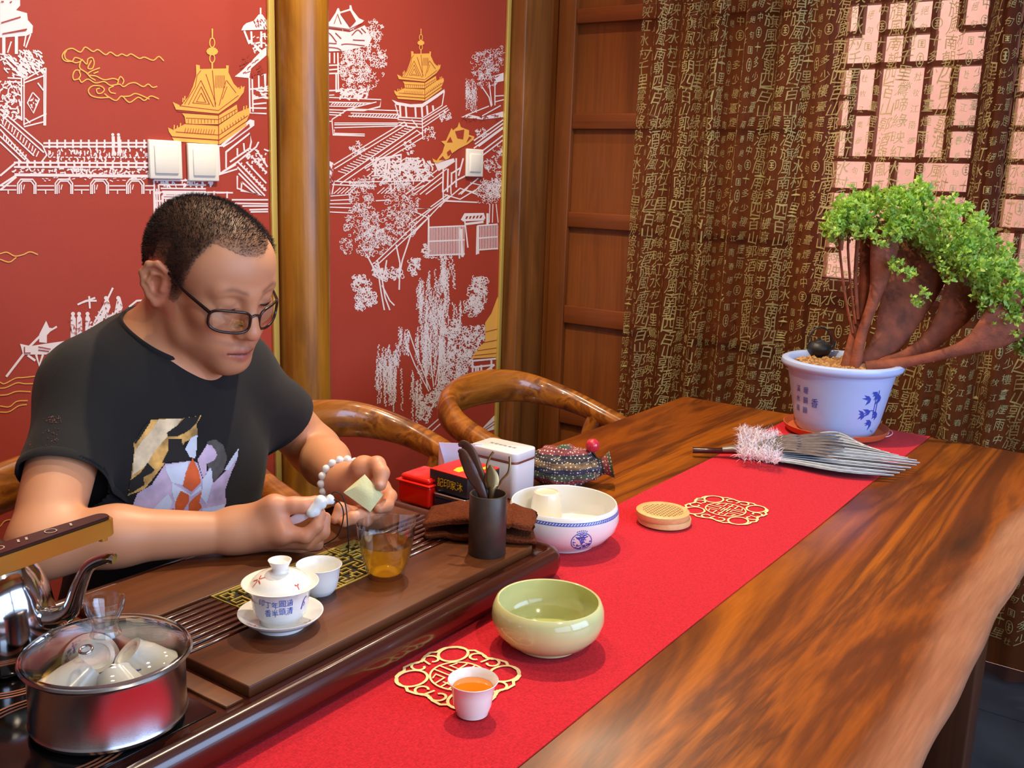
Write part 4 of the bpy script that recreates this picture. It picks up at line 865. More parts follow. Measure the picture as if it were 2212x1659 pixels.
CUPP = [(0.0, 0.003), (0.012, 0.003), (0.0125, 0.0), (0.0165, 0.0), (0.017, 0.004), (0.0215, 0.016), (0.0245, 0.030), (0.0275, 0.0385), (0.0270, 0.0390), (0.0225, 0.030), (0.0195, 0.016), (0.0150, 0.0065), (0.0, 0.005)]
def wrap(c, rf, a0, z0, off=0.0003):
    """flat drawing -> surface of revolution; x to the viewer's right, y up"""
    def fn(x, y):
        r = rf(y) + off; a = a0 + x / max(r, 1e-4); return (c[0] + r * math.cos(a), c[1] + r * math.sin(a), z0 + y)
    return fn
def radial(p, c):
    p.nrm = lambda a, q: (lambda dx, dy: (dx / (math.hypot(dx, dy) or 1), dy / (math.hypot(dx, dy) or 1), 0))(a[0] - c[0], a[1] - c[1]); p.gap = 0.0002
# ---- warming pot with cups under a glass lid
pc = (0.497, 0.809)
pn = thing('steel_warming_pot', (pc[0], pc[1], HZ), 'brushed steel round pot on the hob with rolled rim', 'pot'); pn.scale = (0.93, 0.93, 1.0)
lathe('body', [(0, 0.003), (0.072, 0.003), (0.0765, 0.005), (0.0780, 0.0085), (0.0765, 0.011), (0.0765, 0.062), (0.0785, 0.066), (0.083, 0.0675), (0.0845, 0.0695), (0.083, 0.0715), (0.0785, 0.0705), (0.0755, 0.066), (0.0755, 0.006), (0, 0.005)], M_STEELB, pn, 72)
lathe('base_ring', [(0, 0), (0.070, 0.0), (0.072, 0.003), (0, 0.003)], M_BLACK, pn, 48)
gl = thing('glass_pot_lid', (pc[0], pc[1], HZ + 0.0725), 'clear glass lid with a flared glass knob on the steel pot', 'lid'); gl.scale = (0.93, 0.93, 1.0)
lathe('dome', [(0.0795, 0.0), (0.074, 0.004), (0.055, 0.010), (0.030, 0.014), (0.012, 0.0155), (0.012, 0.0130), (0.030, 0.0115), (0.055, 0.0075), (0.074, 0.0015), (0.0780, -0.001), (0.0795, 0.0)], M_GLASS, gl, 64)
lathe('rim_band', [(0.0790, -0.0012), (0.0812, -0.0008), (0.0816, 0.0010), (0.0800, 0.0020)], M_STEEL, gl, 64)
lathe('knob', [(0.0, 0.0160), (0.0155, 0.0160), (0.0125, 0.022), (0.0130, 0.030), (0.0185, 0.040), (0.0205, 0.050), (0.0203, 0.0515), (0.0190, 0.0505), (0.0168, 0.041), (0.0110, 0.031), (0.0105, 0.024), (0.0, 0.022)], M_GLASS, gl, 40)
def lying_cup(x, y, z, d, label, ink=None, seed=1):
    t = thing('white_cup', (x, y, z), label, 'cup', 'cups in the steel pot')
    t.rotation_euler = Vector(d).to_track_quat('Z', 'Y').to_euler()
    lathe('body', [(r * 1.0, zz - 0.02) for r, zz in CUPP], M_WHITE, t, 40)
    if ink:
        random.seed(seed)
        for mm in ink:
            p = Print()
            for k in range(16):
                a = random.uniform(0, 2 * PI); u, vv = random.uniform(-0.014, 0.014), random.uniform(0.012, 0.030); l = random.uniform(0.002, 0.005)
                p.stroke([(u, vv), (u + l * math.cos(a), vv + l * math.sin(a))], 0.0013); p.dot(u, vv, 0.0014, 6)
            radial(p, (0, 0)); q = p.build('flower_print', wrap((0, 0), lambda y: np.interp(y, [0.004, 0.016, 0.030, 0.0385], [0.017, 0.0215, 0.0245, 0.0275]), random.uniform(0, 6.28), -0.02), mm, t)
    return t
lying_cup(pc[0] - 0.034, pc[1] + 0.000, HZ + 0.050, (-0.75, 0.1, -0.55), 'white cup upside down at the left in the steel pot', (M_VIOLET,), 3)
lying_cup(pc[0] + 0.008, pc[1] + 0.036, HZ + 0.048, (0.3, 0.75, -0.5), 'white cup with blue flowers under the lid knob', (M_BLUE, M_VIOLET), 4)
lying_cup(pc[0] + 0.031, pc[1] - 0.010, HZ + 0.048, (0.55, -0.3, -0.7), 'white cup painted with red and blue flowers at the right in the pot', (M_REDINK, M_BLUE), 6)
lying_cup(pc[0] - 0.008, pc[1] - 0.034, HZ + 0.044, (-0.1, -0.8, -0.6), 'plain white cup at the front in the steel pot')
sg = thing('steel_ring', (pc[0] - 0.028, pc[1] - 0.012, HZ + 0.0915), 'small chrome ring on the glass lid over the left cup', 'ring')
tube('ring', [(0.0055 * math.cos(t), 0.0055 * math.sin(t), 0) for t in np.linspace(0, 2 * PI, 25)[:-1]], 0.0013, M_STEEL, sg, 8, closed=True)
sg.rotation_euler = (0.10, -0.25, 0); sg.location.z = HZ + 0.0725 + 0.0145
# ---- steel kettle and its water dispenser arm
kc = (0.497, 1.004)
kt = thing('electric_kettle', (kc[0], kc[1], HZ), 'shiny steel gooseneck kettle at the left edge', 'kettle')
lathe('body', [(0, 0), (0.050, 0.0), (0.0525, 0.002), (0.0535, 0.006), (0.0545, 0.03), (0.0540, 0.05), (0.0490, 0.078), (0.0405, 0.098), (0.0330, 0.108), (0.0, 0.108)], M_STEEL, kt, 56)
lathe('lid', [(0.0335, 0.108), (0.0340, 0.111), (0.026, 0.117), (0.010, 0.120), (0.0, 0.120)], M_STEEL, kt, 40)
lathe('lid_knob', [(0.006, 0.120), (0.005, 0.126), (0.010, 0.131), (0.0, 0.136)], M_BLACK, kt, 20)
sd = Vector((0.50, -0.86, 0)).normalized()
tube('spout', [sd * 0.050 + Vector((0, 0, 0.050)), sd * 0.064 + Vector((0, 0, 0.052)), sd * 0.080 + Vector((0, 0, 0.064)), sd * 0.090 + Vector((0, 0, 0.090)), sd * 0.102 + Vector((0, 0, 0.112)), sd * 0.122 + Vector((0, 0, 0.122)), sd * 0.130 + Vector((0, 0, 0.122))], [0.0130, 0.0120, 0.0100, 0.0080, 0.0065, 0.0058, 0.0058], M_STEEL, kt, 16, n=34)
hd = -sd; tube('handle', [hd * 0.045 + Vector((0, 0, 0.088)), hd * 0.075 + Vector((0, 0, 0.098)), hd * 0.090 + Vector((0, 0, 0.070)), hd * 0.078 + Vector((0, 0, 0.030)), hd * 0.052 + Vector((0, 0, 0.022))], [(0.008, 0.005)] * 5, M_BLACK, kt, 10, n=24)
M_GOLD = mat('champagne_gold', (196, 148, 62), 0.28, metal=0.75); M_PANEL = mat('dark_touch_panel', (48, 26, 22), 0.25); M_PANELINK = mat('panel_print', (180, 160, 150), 0.5)
dw = thing('water_dispenser', (0.405, 0.895, HZ), 'black water dispenser post with a gold arm over the hob', 'water dispenser')
lathe('post', [(0, 0), (0.0215, 0), (0.0215, 0.010), (0.0175, 0.012), (0.0170, 0.118), (0.0, 0.118)], M_BLACK, dw, 32)
lathe('post_collar', [(0.0172, 0.118), (0.0172, 0.1465), (0.0, 0.1465)], M_GOLD, dw, 32)
arm = Vector((0.166, 0.012, 0))
def slab(name, P0, P1, w0, w1, z0, z1, m, parent, tip=True):
    d = (P1 - P0).normalized(); s = Vector((-d.y, d.x, 0)); n_ = 10; pts = []
    pts += [P0 + s * w0, P0 - s * w0]
    for k in range(n_ + 1):
        a = -PI / 2 + PI * k / n_; c = P1; pts.append(c + d * (w1 * math.cos(a)) + s * (w1 * math.sin(a)))
    v, f = prism_vf([(p.x, p.y) for p in pts], z0, z1); o = mesh(name, v, f, m, parent)
    bm = bmesh.new(); bm.from_mesh(o.data); bmesh.ops.recalc_face_normals(bm, faces=bm.faces[:]); bmesh.ops.bevel(bm, geom=[e for e in bm.edges], offset=0.0012, segments=2, affect='EDGES'); bm.to_mesh(o.data); bm.free(); auto(o, 40); return o
P0, P1 = Vector((-0.02, -0.004, 0)), arm * 0.93
slab('arm', P0, P1, 0.017, 0.011, 0.146, 0.164, M_GOLD, dw); slab('touch_panel', P0, P1 * 0.985, 0.0155, 0.0095, 0.1638, 0.1675, M_PANEL, dw)
lathe('nozzle', [(0.0045, 0.140), (0.005, 0.147), (0, 0.147)], M_GOLD, dw, 16, c=(P1.x, P1.y))
p = Print()
for q in (0.25, 0.58): c = arm * q; p.stroke([(c.x + 0.0055 * math.cos(t), c.y + 0.0055 * math.sin(t)) for t in np.linspace(0, 2 * PI, 21)[:-1]], 0.0011, True)
for q in (0.38, 0.43, 0.72): c = arm * q; p.stroke([(c.x - 0.002, c.y - 0.003), (c.x + 0.001, c.y + 0.004)], 0.0022)
p.build('button_print', lambda x, y: (x, y, 0.1677), M_PANELINK, dw)
# ---- lidded bowl on its saucer
gc = (0.722, 0.819); ga = math.atan2(-gc[1], -gc[0])
gw = thing('lidded_tea_bowl', (gc[0], gc[1], TT), 'white lidded tea bowl with blue writing on a saucer', 'tea bowl')
lathe('saucer', [(0, 0.003), (0.024, 0.003), (0.025, 0.0), (0.028, 0.0), (0.0285, 0.004), (0.040, 0.0095), (0.0480, 0.0165), (0.0485, 0.0178), (0.0475, 0.0180), (0.039, 0.0120), (0.027, 0.0068), (0.0, 0.0062)], M_WHITE, gw, 64)
GB = [(0.0, 0.0105), (0.0205, 0.0105), (0.0205, 0.0064), (0.0235, 0.0064), (0.0240, 0.0115), (0.0285, 0.0165), (0.0315, 0.026), (0.0330, 0.038), (0.0365, 0.047), (0.0430, 0.0535), (0.0436, 0.0540), (0.0425, 0.0545), (0.0350, 0.0480), (0.0312, 0.038), (0.0298, 0.026), (0.026, 0.0178), (0, 0.015)]
bw = lathe('bowl', GB, M_WHITE, gw, 64)
lathe('lid', [(0.0365, 0.0470), (0.0360, 0.0490), (0.0330, 0.0555), (0.025, 0.0625), (0.014, 0.0662), (0.0105, 0.0668), (0.0092, 0.0690), (0.0095, 0.0720), (0.0128, 0.0790), (0.0133, 0.0802), (0.0120, 0.0804), (0.0085, 0.0765), (0.0, 0.0755)], M_WHITE, gw, 56)
rf = lambda y: np.interp(y, [0.0165, 0.026, 0.038, 0.047], [0.0285, 0.0315, 0.0330, 0.0365])
p = Print(); random.seed(2)
for i, cc in enumerate(('涵清', '圓頭', '年半', '丁香', '印')):
    for j, ch in enumerate(cc): put_glyph(p, ch, 0.0100 - i * 0.0080, 0.0415 - j * 0.0105 - (0.002 if i in (2, 3) else 0), 0.0074, 0.0092, 0.0, 0.04)
radial(p, (0, 0)); p.build('blue_writing', wrap((0, 0), rf, ga, 0), M_BLUE, bw)
p = Print(); p.curve([(0.026, 0.030), (0.028, 0.036), (0.031, 0.035), (0.029, 0.031)], 0.001, 14); p.curve([(0.025, 0.0285), (0.030, 0.040), (0.034, 0.043)], 0.0016, 12); radial(p, (0, 0)); p.build('violet_drawing', wrap((0, 0), rf, ga, 0), M_VIOLET, bw)
def flower(cx_, cy_, r, n, w): 
    q = Print()
    for k in range(n): a = 2 * PI * k / n + 0.3; q.stroke([(cx_ + r * 0.15 * math.cos(a), cy_ + r * 0.15 * math.sin(a)), (cx_ + r * math.cos(a + 0.15), cy_ + r * math.sin(a + 0.15))], w)
    return q
sf = lambda r: np.interp(r, [0.027, 0.039, 0.0475], [0.0070, 0.0123, 0.0182])
def on_saucer(x, y): r = math.hypot(x, y); return (x, y, sf(r) + 0.0003)
for a, ln in ((ga - 0.95, 5), (ga + 0.95, 6)): flower(0.037 * math.cos(a), 0.037 * math.sin(a), 0.008, ln, 0.0013).build('red_flower', on_saucer, M_REDINK, gw)
lf = lambda r: np.interp(r, [0.0, 0.014, 0.025, 0.033, 0.036], [0.0672, 0.0662, 0.0625, 0.0555, 0.049])
for a, rr, ln in ((ga - 1.15, 0.026, 5), (ga + 0.65, 0.031, 3)): flower(rr * math.cos(a), rr * math.sin(a), 0.0075 if ln == 5 else 0.003, ln, 0.0012).build('red_flower', lambda x, y: (x, y, lf(math.hypot(x, y)) + 0.0004), M_REDINK, gw)
# ---- plain cup beside it
c2 = thing('white_cup', (0.815, 0.853, TT), 'plain white cup behind the lidded tea bowl', 'cup'); lathe('body', [(r * 1.02, z * 0.95) for r, z in CUPP[:4]] + [(0.0195, 0.003), (0.0225, 0.008), (0.0245, 0.020), (0.0262, 0.032), (0.0285, 0.0368), (0.0280, 0.0373), (0.0245, 0.032), (0.0226, 0.020), (0.0205, 0.009), (0.0, 0.006)], M_WHITE, c2, 48)
# ---- glass pitcher of amber tea
pg = thing('glass_tea_pitcher', (0.905, 0.824, TT), 'clear glass pitcher half full of amber tea', 'pitcher')
def spouted(prof, parent, name, m, seg=64, lip=0.0):
    v, f = lathe_vf(prof, seg); a0 = ga + PI / 2 + 0.35; V2 = []
    for x, y, z in v:
        a = math.atan2(y, x) - a0; a = (a + PI) % (2 * PI) - PI; k = math.exp(-(a / 0.28) ** 2) * max(0, (z - 0.045) / 0.027) ** 1.5
        V2.append((x * (1 + 0.12 * k * lip), y * (1 + 0.12 * k * lip), z + 0.005 * k * lip))
    o = mesh(name, V2, f, m, parent); bm = bmesh.new(); bm.from_mesh(o.data); bmesh.ops.recalc_face_normals(bm, faces=bm.faces[:]); bm.to_mesh(o.data); bm.free(); return auto(o, 60)
GO = [(0.0, 0.0), (0.0215, 0.0), (0.0235, 0.0015), (0.0262, 0.010), (0.0305, 0.024), (0.0345, 0.042), (0.0372, 0.060), (0.0382, 0.072)]
GI = [(0.0372, 0.072), (0.0360, 0.060), (0.0331, 0.042), (0.0290, 0.024), (0.0247, 0.0105), (0.0215, 0.006), (0.0, 0.005)]
spouted(GO + GI, pg, 'glass_body', M_GLASS, lip=1.0)
M_TEA = liquid('amber_tea', (255, 222, 130), (255, 206, 70), 0.55)
lathe('tea', [(0.0, 0.0052), (0.0213, 0.0062), (0.0245, 0.0107), (0.0288, 0.0242), (0.0329, 0.0422), (0.0336, 0.0462), (0.0, 0.0458)], M_TEA, pg, 56)
# ---- tool holder with tools
M_BRONZE = mat('dark_bronze', (78, 66, 58), 0.42, metal=0.55, var=0.2, vscale=40)
hc = (1.055, 0.771)
th = thing('tool_holder', (hc[0], hc[1], TT), 'dark metal cylinder holding the tea tools', 'tool holder')
lathe('cylinder', [(0, 0), (0.0255, 0), (0.0262, 0.001), (0.0262, 0.086), (0.0255, 0.087), (0.0238, 0.087), (0.0232, 0.086), (0.0232, 0.003), (0, 0.003)], M_BRONZE, th, 48)
M_TOOLW = mat('dark_tool_wood', (66, 34, 24), 0.4, coat=0.2); M_TOOLB = mat('aged_brass', (150, 126, 86), 0.3, metal=0.85)
def tool(name, label, cat, pts, rad, m, seg=10, up=None, n=24, part='blade'):
    base = Vector(pts[0]); t = thing(name, base, label, cat, 'tea tools in the metal cylinder')
    tube(part, [Vector(p_) - base for p_ in pts], rad, m, t, seg, n=n, up=up); return t
def hp(px, py, D): return atD(px, py, D)
bot = Vector((hc[0], hc[1], TT + 0.005)); cu = Vector((0.8, 0.56, 0))
tool('tea_spatula', 'dark wooden tea spatula leaning left, the taller one', 'spatula', [bot + Vector((0.008, -0.008, 0)), hp(1050, 1060, 1.375), hp(1030, 1010, 1.38), hp(1016, 978, 1.385), hp(1001, 960, 1.39), hp(990, 962, 1.39)], [(0.004, 0.002), (0.0055, 0.002), (0.0075, 0.002), (0.0085, 0.002), (0.0065, 0.002), (0.002, 0.001)], M_TOOLW, 12, up=cu)
tool('tea_spatula', 'dark wooden tea spatula in front of the taller one', 'spatula', [bot + Vector((0.004, -0.012, 0)), hp(1042, 1070, 1.355), hp(1022, 1030, 1.355), hp(1008, 998, 1.355), hp(998, 978, 1.36), hp(990, 972, 1.36)], [(0.004, 0.002), (0.006, 0.002), (0.0085, 0.002), (0.0080, 0.002), (0.0060, 0.002), (0.002, 0.001)], M_TOOLW, 12, up=cu)
tool('tea_scoop', 'small brass tea scoop standing in the cylinder', 'scoop', [bot + Vector((-0.004, 0.004, 0)), hp(1062, 1068, 1.37), hp(1063, 1050, 1.37), hp(1062, 1030, 1.37), hp(1060, 1012, 1.37), hp(1059, 1004, 1.37)], [(0.002, 0.002), (0.0035, 0.002), (0.009, 0.0025), (0.0095, 0.002), (0.005, 0.0015), (0.001, 0.001)], M_TOOLB, 12, up=cu)
tg = thing('tea_tongs', bot + Vector((0.0, -0.004, 0)), 'curved brass tea tongs standing behind the scoop', 'tongs', 'tea tools in the metal cylinder'); b0 = tg.location
for q in ([(1072, 1070), (1082, 1040), (1097, 1022), (1101, 1005), (1101, 986)], [(1066, 1070), (1056, 1040), (1052, 1010), (1057, 990), (1066, 976)]):
    tube('arm', [Vector((0, 0, 0))] + [hp(x, y, 1.40) - b0 for x, y in q], [(0.0018, 0.0012)] * 6, M_TOOLB, tg, 8, n=30)
# ---- folded brown towel
M_TOWEL = mat('brown_terry_cloth', (104, 52, 30), 0.95, bump=1.0, bscale=420, var=0.25, vscale=300, spec=0.1)
tw = thing('folded_towel', (1.10, 0.83, TT), 'folded dark brown tea towel behind the metal cylinder', 'towel')
random.seed(4)
A0, A1 = Vector((1.070, 0.890, 0)), Vector((1.150, 0.757, 0)); ax = (A1 - A0); Ln = ax.length; ax.normalize(); pv = Vector((-ax.y, ax.x, 0)); 
if pv.x < 0: pv = -pv
prof = [(-0.042, 0.003), (-0.044, 0.007), (-0.038, 0.010), (0.020, 0.009), (0.030, 0.011), (0.032, 0.017), (0.026, 0.021), (-0.034, 0.017), (-0.040, 0.019), (-0.038, 0.024), (-0.024, 0.027), (0.022, 0.030), (0.036, 0.026), (0.041, 0.016), (0.039, 0.006), (0.030, 0.002)]
V = []; F = []; nl = 40; pr_ = [tuple(x) for x in spline(prof + [prof[0]], 65)[:-1]]; npf = len(pr_)
for i in range(nl):
    t = i / (nl - 1); tap = 0.92 + 0.08 * math.sin(t * 3.0); lift = 0.006 * math.sin(t * PI) + (0.004 if t > 0.8 else 0)
    for k, (a, b) in enumerate(pr_):
        nz_ = noise.noise(Vector((t * 6, a * 40, b * 60))) * 0.0035
        c = A0 + ax * (Ln * t + 0.010 * noise.noise(Vector((a * 60, b * 80, t)))) + pv * (a * tap + nz_)
        V.append((c.x - 1.10, c.y - 0.83, max(0.0005, b * (1 + 0.25 * math.sin(t * PI)) + (lift if b > 0.012 else 0) + nz_ * 0.5)))
for i in range(nl - 1):
    for k in range(npf): k2 = (k + 1) % npf; F.append((i * npf + k, i * npf + k2, (i + 1) * npf + k2, (i + 1) * npf + k))
F.append(tuple(range(npf))); F.append(tuple(reversed(range((nl - 1) * npf, nl * npf))))
o = mesh('cloth', V, F, M_TOWEL, tw, True); bm = bmesh.new(); bm.from_mesh(o.data); bmesh.ops.recalc_face_normals(bm, faces=bm.faces[:]); bm.to_mesh(o.data); bm.free()
# ================================================================== things along the table
RZ = TZ + 0.0042
# ---- big white bowl with an upturned cup
wc = (1.274, 0.783); wa = math.atan2(-wc[1], -wc[0])
wb = thing('white_bowl', (wc[0], wc[1], TZ + 0.0025), 'large white porcelain bowl with a blue rim band and round crest', 'bowl')
WO = [(0.0, 0.003), (0.046, 0.003), (0.047, 0.0), (0.051, 0.0), (0.053, 0.004), (0.070, 0.013), (0.083, 0.028), (0.0875, 0.043), (0.0865, 0.056), (0.0835, 0.067)]
WI = [(0.0825, 0.0678), (0.0812, 0.067), (0.0835, 0.055), (0.0842, 0.043), (0.0795, 0.029), (0.067, 0.0165), (0.045, 0.009), (0.0, 0.0075)]
wbo = lathe('bowl', WO + WI, M_WHITE, wb, 72)
wr = lambda y: np.interp(y, [0.004, 0.013, 0.028, 0.043, 0.056, 0.067], [0.053, 0.070, 0.083, 0.0875, 0.0865, 0.0835])
p = Print()
for y in (0.0565, 0.0605): p.stroke([(x, y) for x in np.linspace(-0.26, 0.26, 90)], 0.0011)
for k in range(110): x = -0.26 + 0.52 * k / 110; p.stroke([(x, 0.0572), (x + 0.0035, 0.0598)], 0.0016)
radial(p, (0, 0)); p.build('blue_rim_band', wrap((0, 0), wr, wa, 0), M_BLUE, wbo)
p = Print(); mx0, my0, mr0 = 0.030, 0.030, 0.0165; random.seed(8)
p.stroke([(mx0 + mr0 * math.cos(t), my0 + mr0 * math.sin(t)) for t in np.linspace(0, 2 * PI, 41)[:-1]], 0.0012, True)
for k in range(120):
    a, q = random.uniform(0, 2 * PI), mr0 * 0.92 * math.sqrt(random.random()); x, y = mx0 + q * math.cos(a), my0 + q * math.sin(a)
    if y < my0 - 0.004 or abs(x - mx0) < 0.004 or random.random() < 0.35: p.dot(x, y, random.uniform(0.0008, 0.0017), 6)
for s in (-1, 1): p.curve([(mx0, my0 - 0.006), (mx0 + s * 0.004, my0 + 0.006), (mx0 + s * 0.010, my0 + 0.010)], 0.0014, 12); p.curve([(mx0, my0 + 0.002), (mx0 + s * 0.003, my0 + 0.012), (mx0 + s * 0.008, my0 + 0.013)], 0.0013, 12)
for k in range(6): a = PI / 2 + (k - 2.5) * 0.16; x, y = mx0 + (mr0 + 0.0028) * math.cos(a), my0 + (mr0 + 0.0028) * math.sin(a); p.stroke([(x - 0.0007, y - 0.001), (x + 0.0007, y + 0.001)], 0.0012)
radial(p, (0, 0)); p.build('blue_crest', wrap((0, 0), wr, wa, 0), M_BLUE, wbo)
uc = thing('cream_cup', (1.290, 0.826, TZ + 0.0250), 'cream cup upside down inside the white bowl', 'cup'); lathe('body', [(0.0265, 0.0), (0.027, 0.001), (0.0250, 0.020), (0.0225, 0.040), (0.0205, 0.0465), (0.0175, 0.048), (0.0168, 0.0462), (0.0, 0.0455), (0.0, 0.043), (0.019, 0.0425), (0.0225, 0.020), (0.0245, 0.001), (0.0265, 0.0)], M_CREAM, uc, 44)
# ---- green bowl
M_CELADON = mat('celadon_glaze', (208, 210, 150), 0.12, coat=0.5, var=0.05, vscale=20)
gb = thing('celadon_bowl', (0.962, 0.607, RZ), 'pale green glazed bowl of water on the red runner', 'bowl')
lathe('bowl', [(0, 0.002), (0.036, 0.002), (0.037, 0.0), (0.040, 0.0), (0.041, 0.003), (0.054, 0.010), (0.065, 0.022), (0.0695, 0.036), (0.0685, 0.048), (0.0645, 0.0575), (0.0628, 0.0585), (0.0612, 0.0575), (0.0650, 0.047), (0.0655, 0.036), (0.061, 0.024), (0.050, 0.013), (0.0, 0.009)], M_CELADON, gb, 72)
M_WATER = thin_glass('clear_water', (0.98, 0.99, 0.93), 0.03, 0.5)
lathe('water', [(0.0, 0.0092), (0.0500, 0.0132), (0.0580, 0.0245), (0.0, 0.0245)], M_WATER, gb, 56)
# ---- cup of tea
M_TEA2 = mat('orange_tea', (226, 122, 18), 0.06, coat=0.4)
tcup = thing('teacup', (0.777, 0.581, RZ), 'small white teacup of orange tea on the near medallion', 'teacup')
lathe('cup', [(0.0, 0.003), (0.0135, 0.003), (0.014, 0.0), (0.0172, 0.0), (0.0180, 0.0035), (0.0205, 0.010), (0.0222, 0.024), (0.0240, 0.033), (0.0272, 0.0382), (0.0267, 0.0388), (0.0225, 0.033), (0.0207, 0.024), (0.0190, 0.011), (0.0, 0.006)], M_WHITE, tcup, 48)
lathe('tea', [(0.0, 0.0295), (0.0213, 0.0295)], M_TEA2, tcup, 40)
# ---- bamboo coaster box
M_BAMBOO = wood('bamboo', [(0.3, (206, 166, 104)), (0.5, (226, 188, 126)), (0.7, (214, 174, 112))], 'X', 10, 0.1, 0.45)
M_BAMDARK = mat('coaster_hollow', (70, 48, 22), 0.8)
bb = thing('bamboo_incense_box', (1.459, 0.699, RZ), 'round bamboo box with a pierced lid on the red runner', 'box')
lathe('base', [(0, 0), (0.0430, 0), (0.0445, 0.001), (0.0450, 0.009), (0.0440, 0.0105), (0, 0.0105)], M_BAMBOO, bb, 56, c=(0.0015, -0.0015))
ld = lathe('lid', [(0.0440, 0.0105), (0.0448, 0.0115), (0.0448, 0.0205), (0.0435, 0.0215), (0.0345, 0.0215), (0.0338, 0.0205), (0.0338, 0.0165), (0, 0.0165), (0, 0.0105)], M_BAMBOO, bb, 56, c=(-0.001, 0.001))
lathe('lid_hollow', [(0, 0.0168), (0.0336, 0.0168)], M_BAMDARK, bb, 40, c=(-0.001, 0.001))
for k in range(-5, 6):
    o_ = k * 0.006; h = math.sqrt(max(0, 0.0338 ** 2 - o_ * o_))
    for vert in (0, 1):
        a = (o_ - 0.0011 - 0.001, -h + 0.001, 0.0172 + 0.0008 * vert) if vert else (-h - 0.001, o_ - 0.0011 + 0.001, 0.0172)
        b = (o_ + 0.0011 - 0.001, h + 0.001, 0.0208) if vert else (h - 0.001, o_ + 0.0011 + 0.001, 0.0204)
        box('lattice_strip', a, b, M_BAMBOO, ld)
# ---- boxes, card, tin and pouch beyond the tray
M_REDP = mat('red_plastic', (222, 24, 12), 0.25, coat=0.3); M_REDC = mat('red_card', (206, 30, 26), 0.5); M_NAVY = mat('navy_tin', (20, 26, 52), 0.22, coat=0.5); M_NAVYC = mat('dark_card', (36, 36, 44), 0.45)
M_YEL = mat('yellow_print', (236, 206, 30), 0.5); M_SILVER = steel_mat('silver_rim', (210, 212, 216), 0.25)
rb_ = thing('red_box', (1.292, 1.081, TZ + 0.0005), 'glossy red plastic box with a stepped lid', 'box')
box('body', (-0.036, -0.0365, 0), (0.036, 0.0365, 0.040), M_REDP, rb_, 0.006, 4); box('rim', (-0.0385, -0.039, 0.0385), (0.0385, 0.039, 0.0420), M_REDP, rb_, 0.0015, 2); box('lid', (-0.033, -0.0335, 0.0415), (0.033, 0.0335, 0.052), M_REDP, rb_, 0.006, 4)
nt = thing('navy_tin', (1.300, 1.004, TZ + 0.0005), 'dark blue tin with a silver edge under the red and black carton', 'tin')
box('body', (-0.038, -0.036, 0), (0.038, 0.036, 0.029), M_NAVY, nt, 0.005, 3)
v, f = [], []
for i, (ins, z) in enumerate(((0, 0.0285), (-0.0008, 0.030), (0.0, 0.0315), (0.0015, 0.0318), (0.003, 0.0305), (0.004, 0.0285))):
    P = rrect(-0.038 + ins, -0.036 + ins, 0.038 - ins, 0.036 - ins, 0.005, 5); v += [(x, y, z) for x, y in P]
    if i: f += [((i - 1) * len(P) + k, (i - 1) * len(P) + (k + 1) % len(P), i * len(P) + (k + 1) % len(P), i * len(P) + k) for k in range(len(P))]
auto(mesh('silver_edge', v, f, M_SILVER, nt), 50)
cb = thing('tea_carton', (1.313, 1.012, TZ + 0.0325), 'red and black carton with yellow characters on the navy tin', 'carton'); cb.rotation_euler = (0, 0, -0.05)
cbx = box('carton', (-0.043, -0.043, 0), (0.043, 0.043, 0.0355), M_NAVYC, cb, 0.001); box('red_cover', (-0.0432, -0.0432, 0.0352), (0.0432, 0.0432, 0.0372), M_REDC, cb, 0.0006)
p = Print(); random.seed(3)
for k, ch in enumerate('沐家印記'): put_glyph(p, ch, 0.022 - k * 0.0145, 0.0175, 0.0135, 0.016, 0, 0.02)
p.nrm = lambda a, q: (-1, 0, 0)
p.build('yellow_writing', lambda x, y: (-0.0433, -x * 1.0 - 0.004, y), M_YEL, cb)
p = Print(); p.stroke([(0.030, 0.017), (0.034, 0.017)], 0.004); p.nrm = lambda a, q: (-1, 0, 0); p.build('red_seal', lambda x, y: (-0.0433, x, y), M_REDC, cb)
p = Print(); p.fill([(-0.028, -0.010), (-0.012, -0.013), (0.004, -0.006), (0.006, 0.006), (-0.010, 0.010), (-0.026, 0.004)]); p.fill([(0.014, -0.032), (0.030, -0.030), (0.032, -0.022), (0.016, -0.022)]); p.fill([(-0.004, -0.033), (0.004, -0.033), (0.003, -0.029), (-0.004, -0.029)]); p.build('yellow_emblem', lambda x, y: (x, y, 0.0374), M_YEL, cb)
M_LAV = mat('pale_card', (222, 214, 236), 0.6)
cd_ = thing('folded_card', (1.375, 1.072, TZ + 0.0005), 'pale lavender folded card standing behind the red box', 'card')
v = [(-0.022, 0.033, 0), (0.022, -0.033, 0), (0.026, -0.031, 0.088), (-0.018, 0.035, 0.088), (-0.036, 0.010, 0), (-0.030, 0.012, 0.060)]
v2 = [(x + 0.001, y + 0.0008, z) for x, y, z in v]
f = [(0, 1, 2, 3), (0, 3, 5, 4)]; f2 = [tuple(reversed([i + 6 for i in q])) for q in f]; sd_ = [(0, 6, 7, 1), (1, 7, 8, 2), (2, 8, 9, 3), (3, 9, 11, 5), (5, 11, 10, 4), (4, 10, 6, 0)]
mesh('card', v + v2, f + f2 + sd_, M_LAV, cd_)
M_TIN = mat('white_tin', (232, 236, 238), 0.3, coat=0.2); M_COPB = mat('copper_band', (176, 98, 66), 0.3, metal=0.7); M_GREY = mat('grey_print', (90, 90, 96), 0.5)
wt = thing('white_tea_tin', (1.427, 1.012, TZ + 0.0005), 'white rectangular tea tin with a copper band round the lid', 'tin')
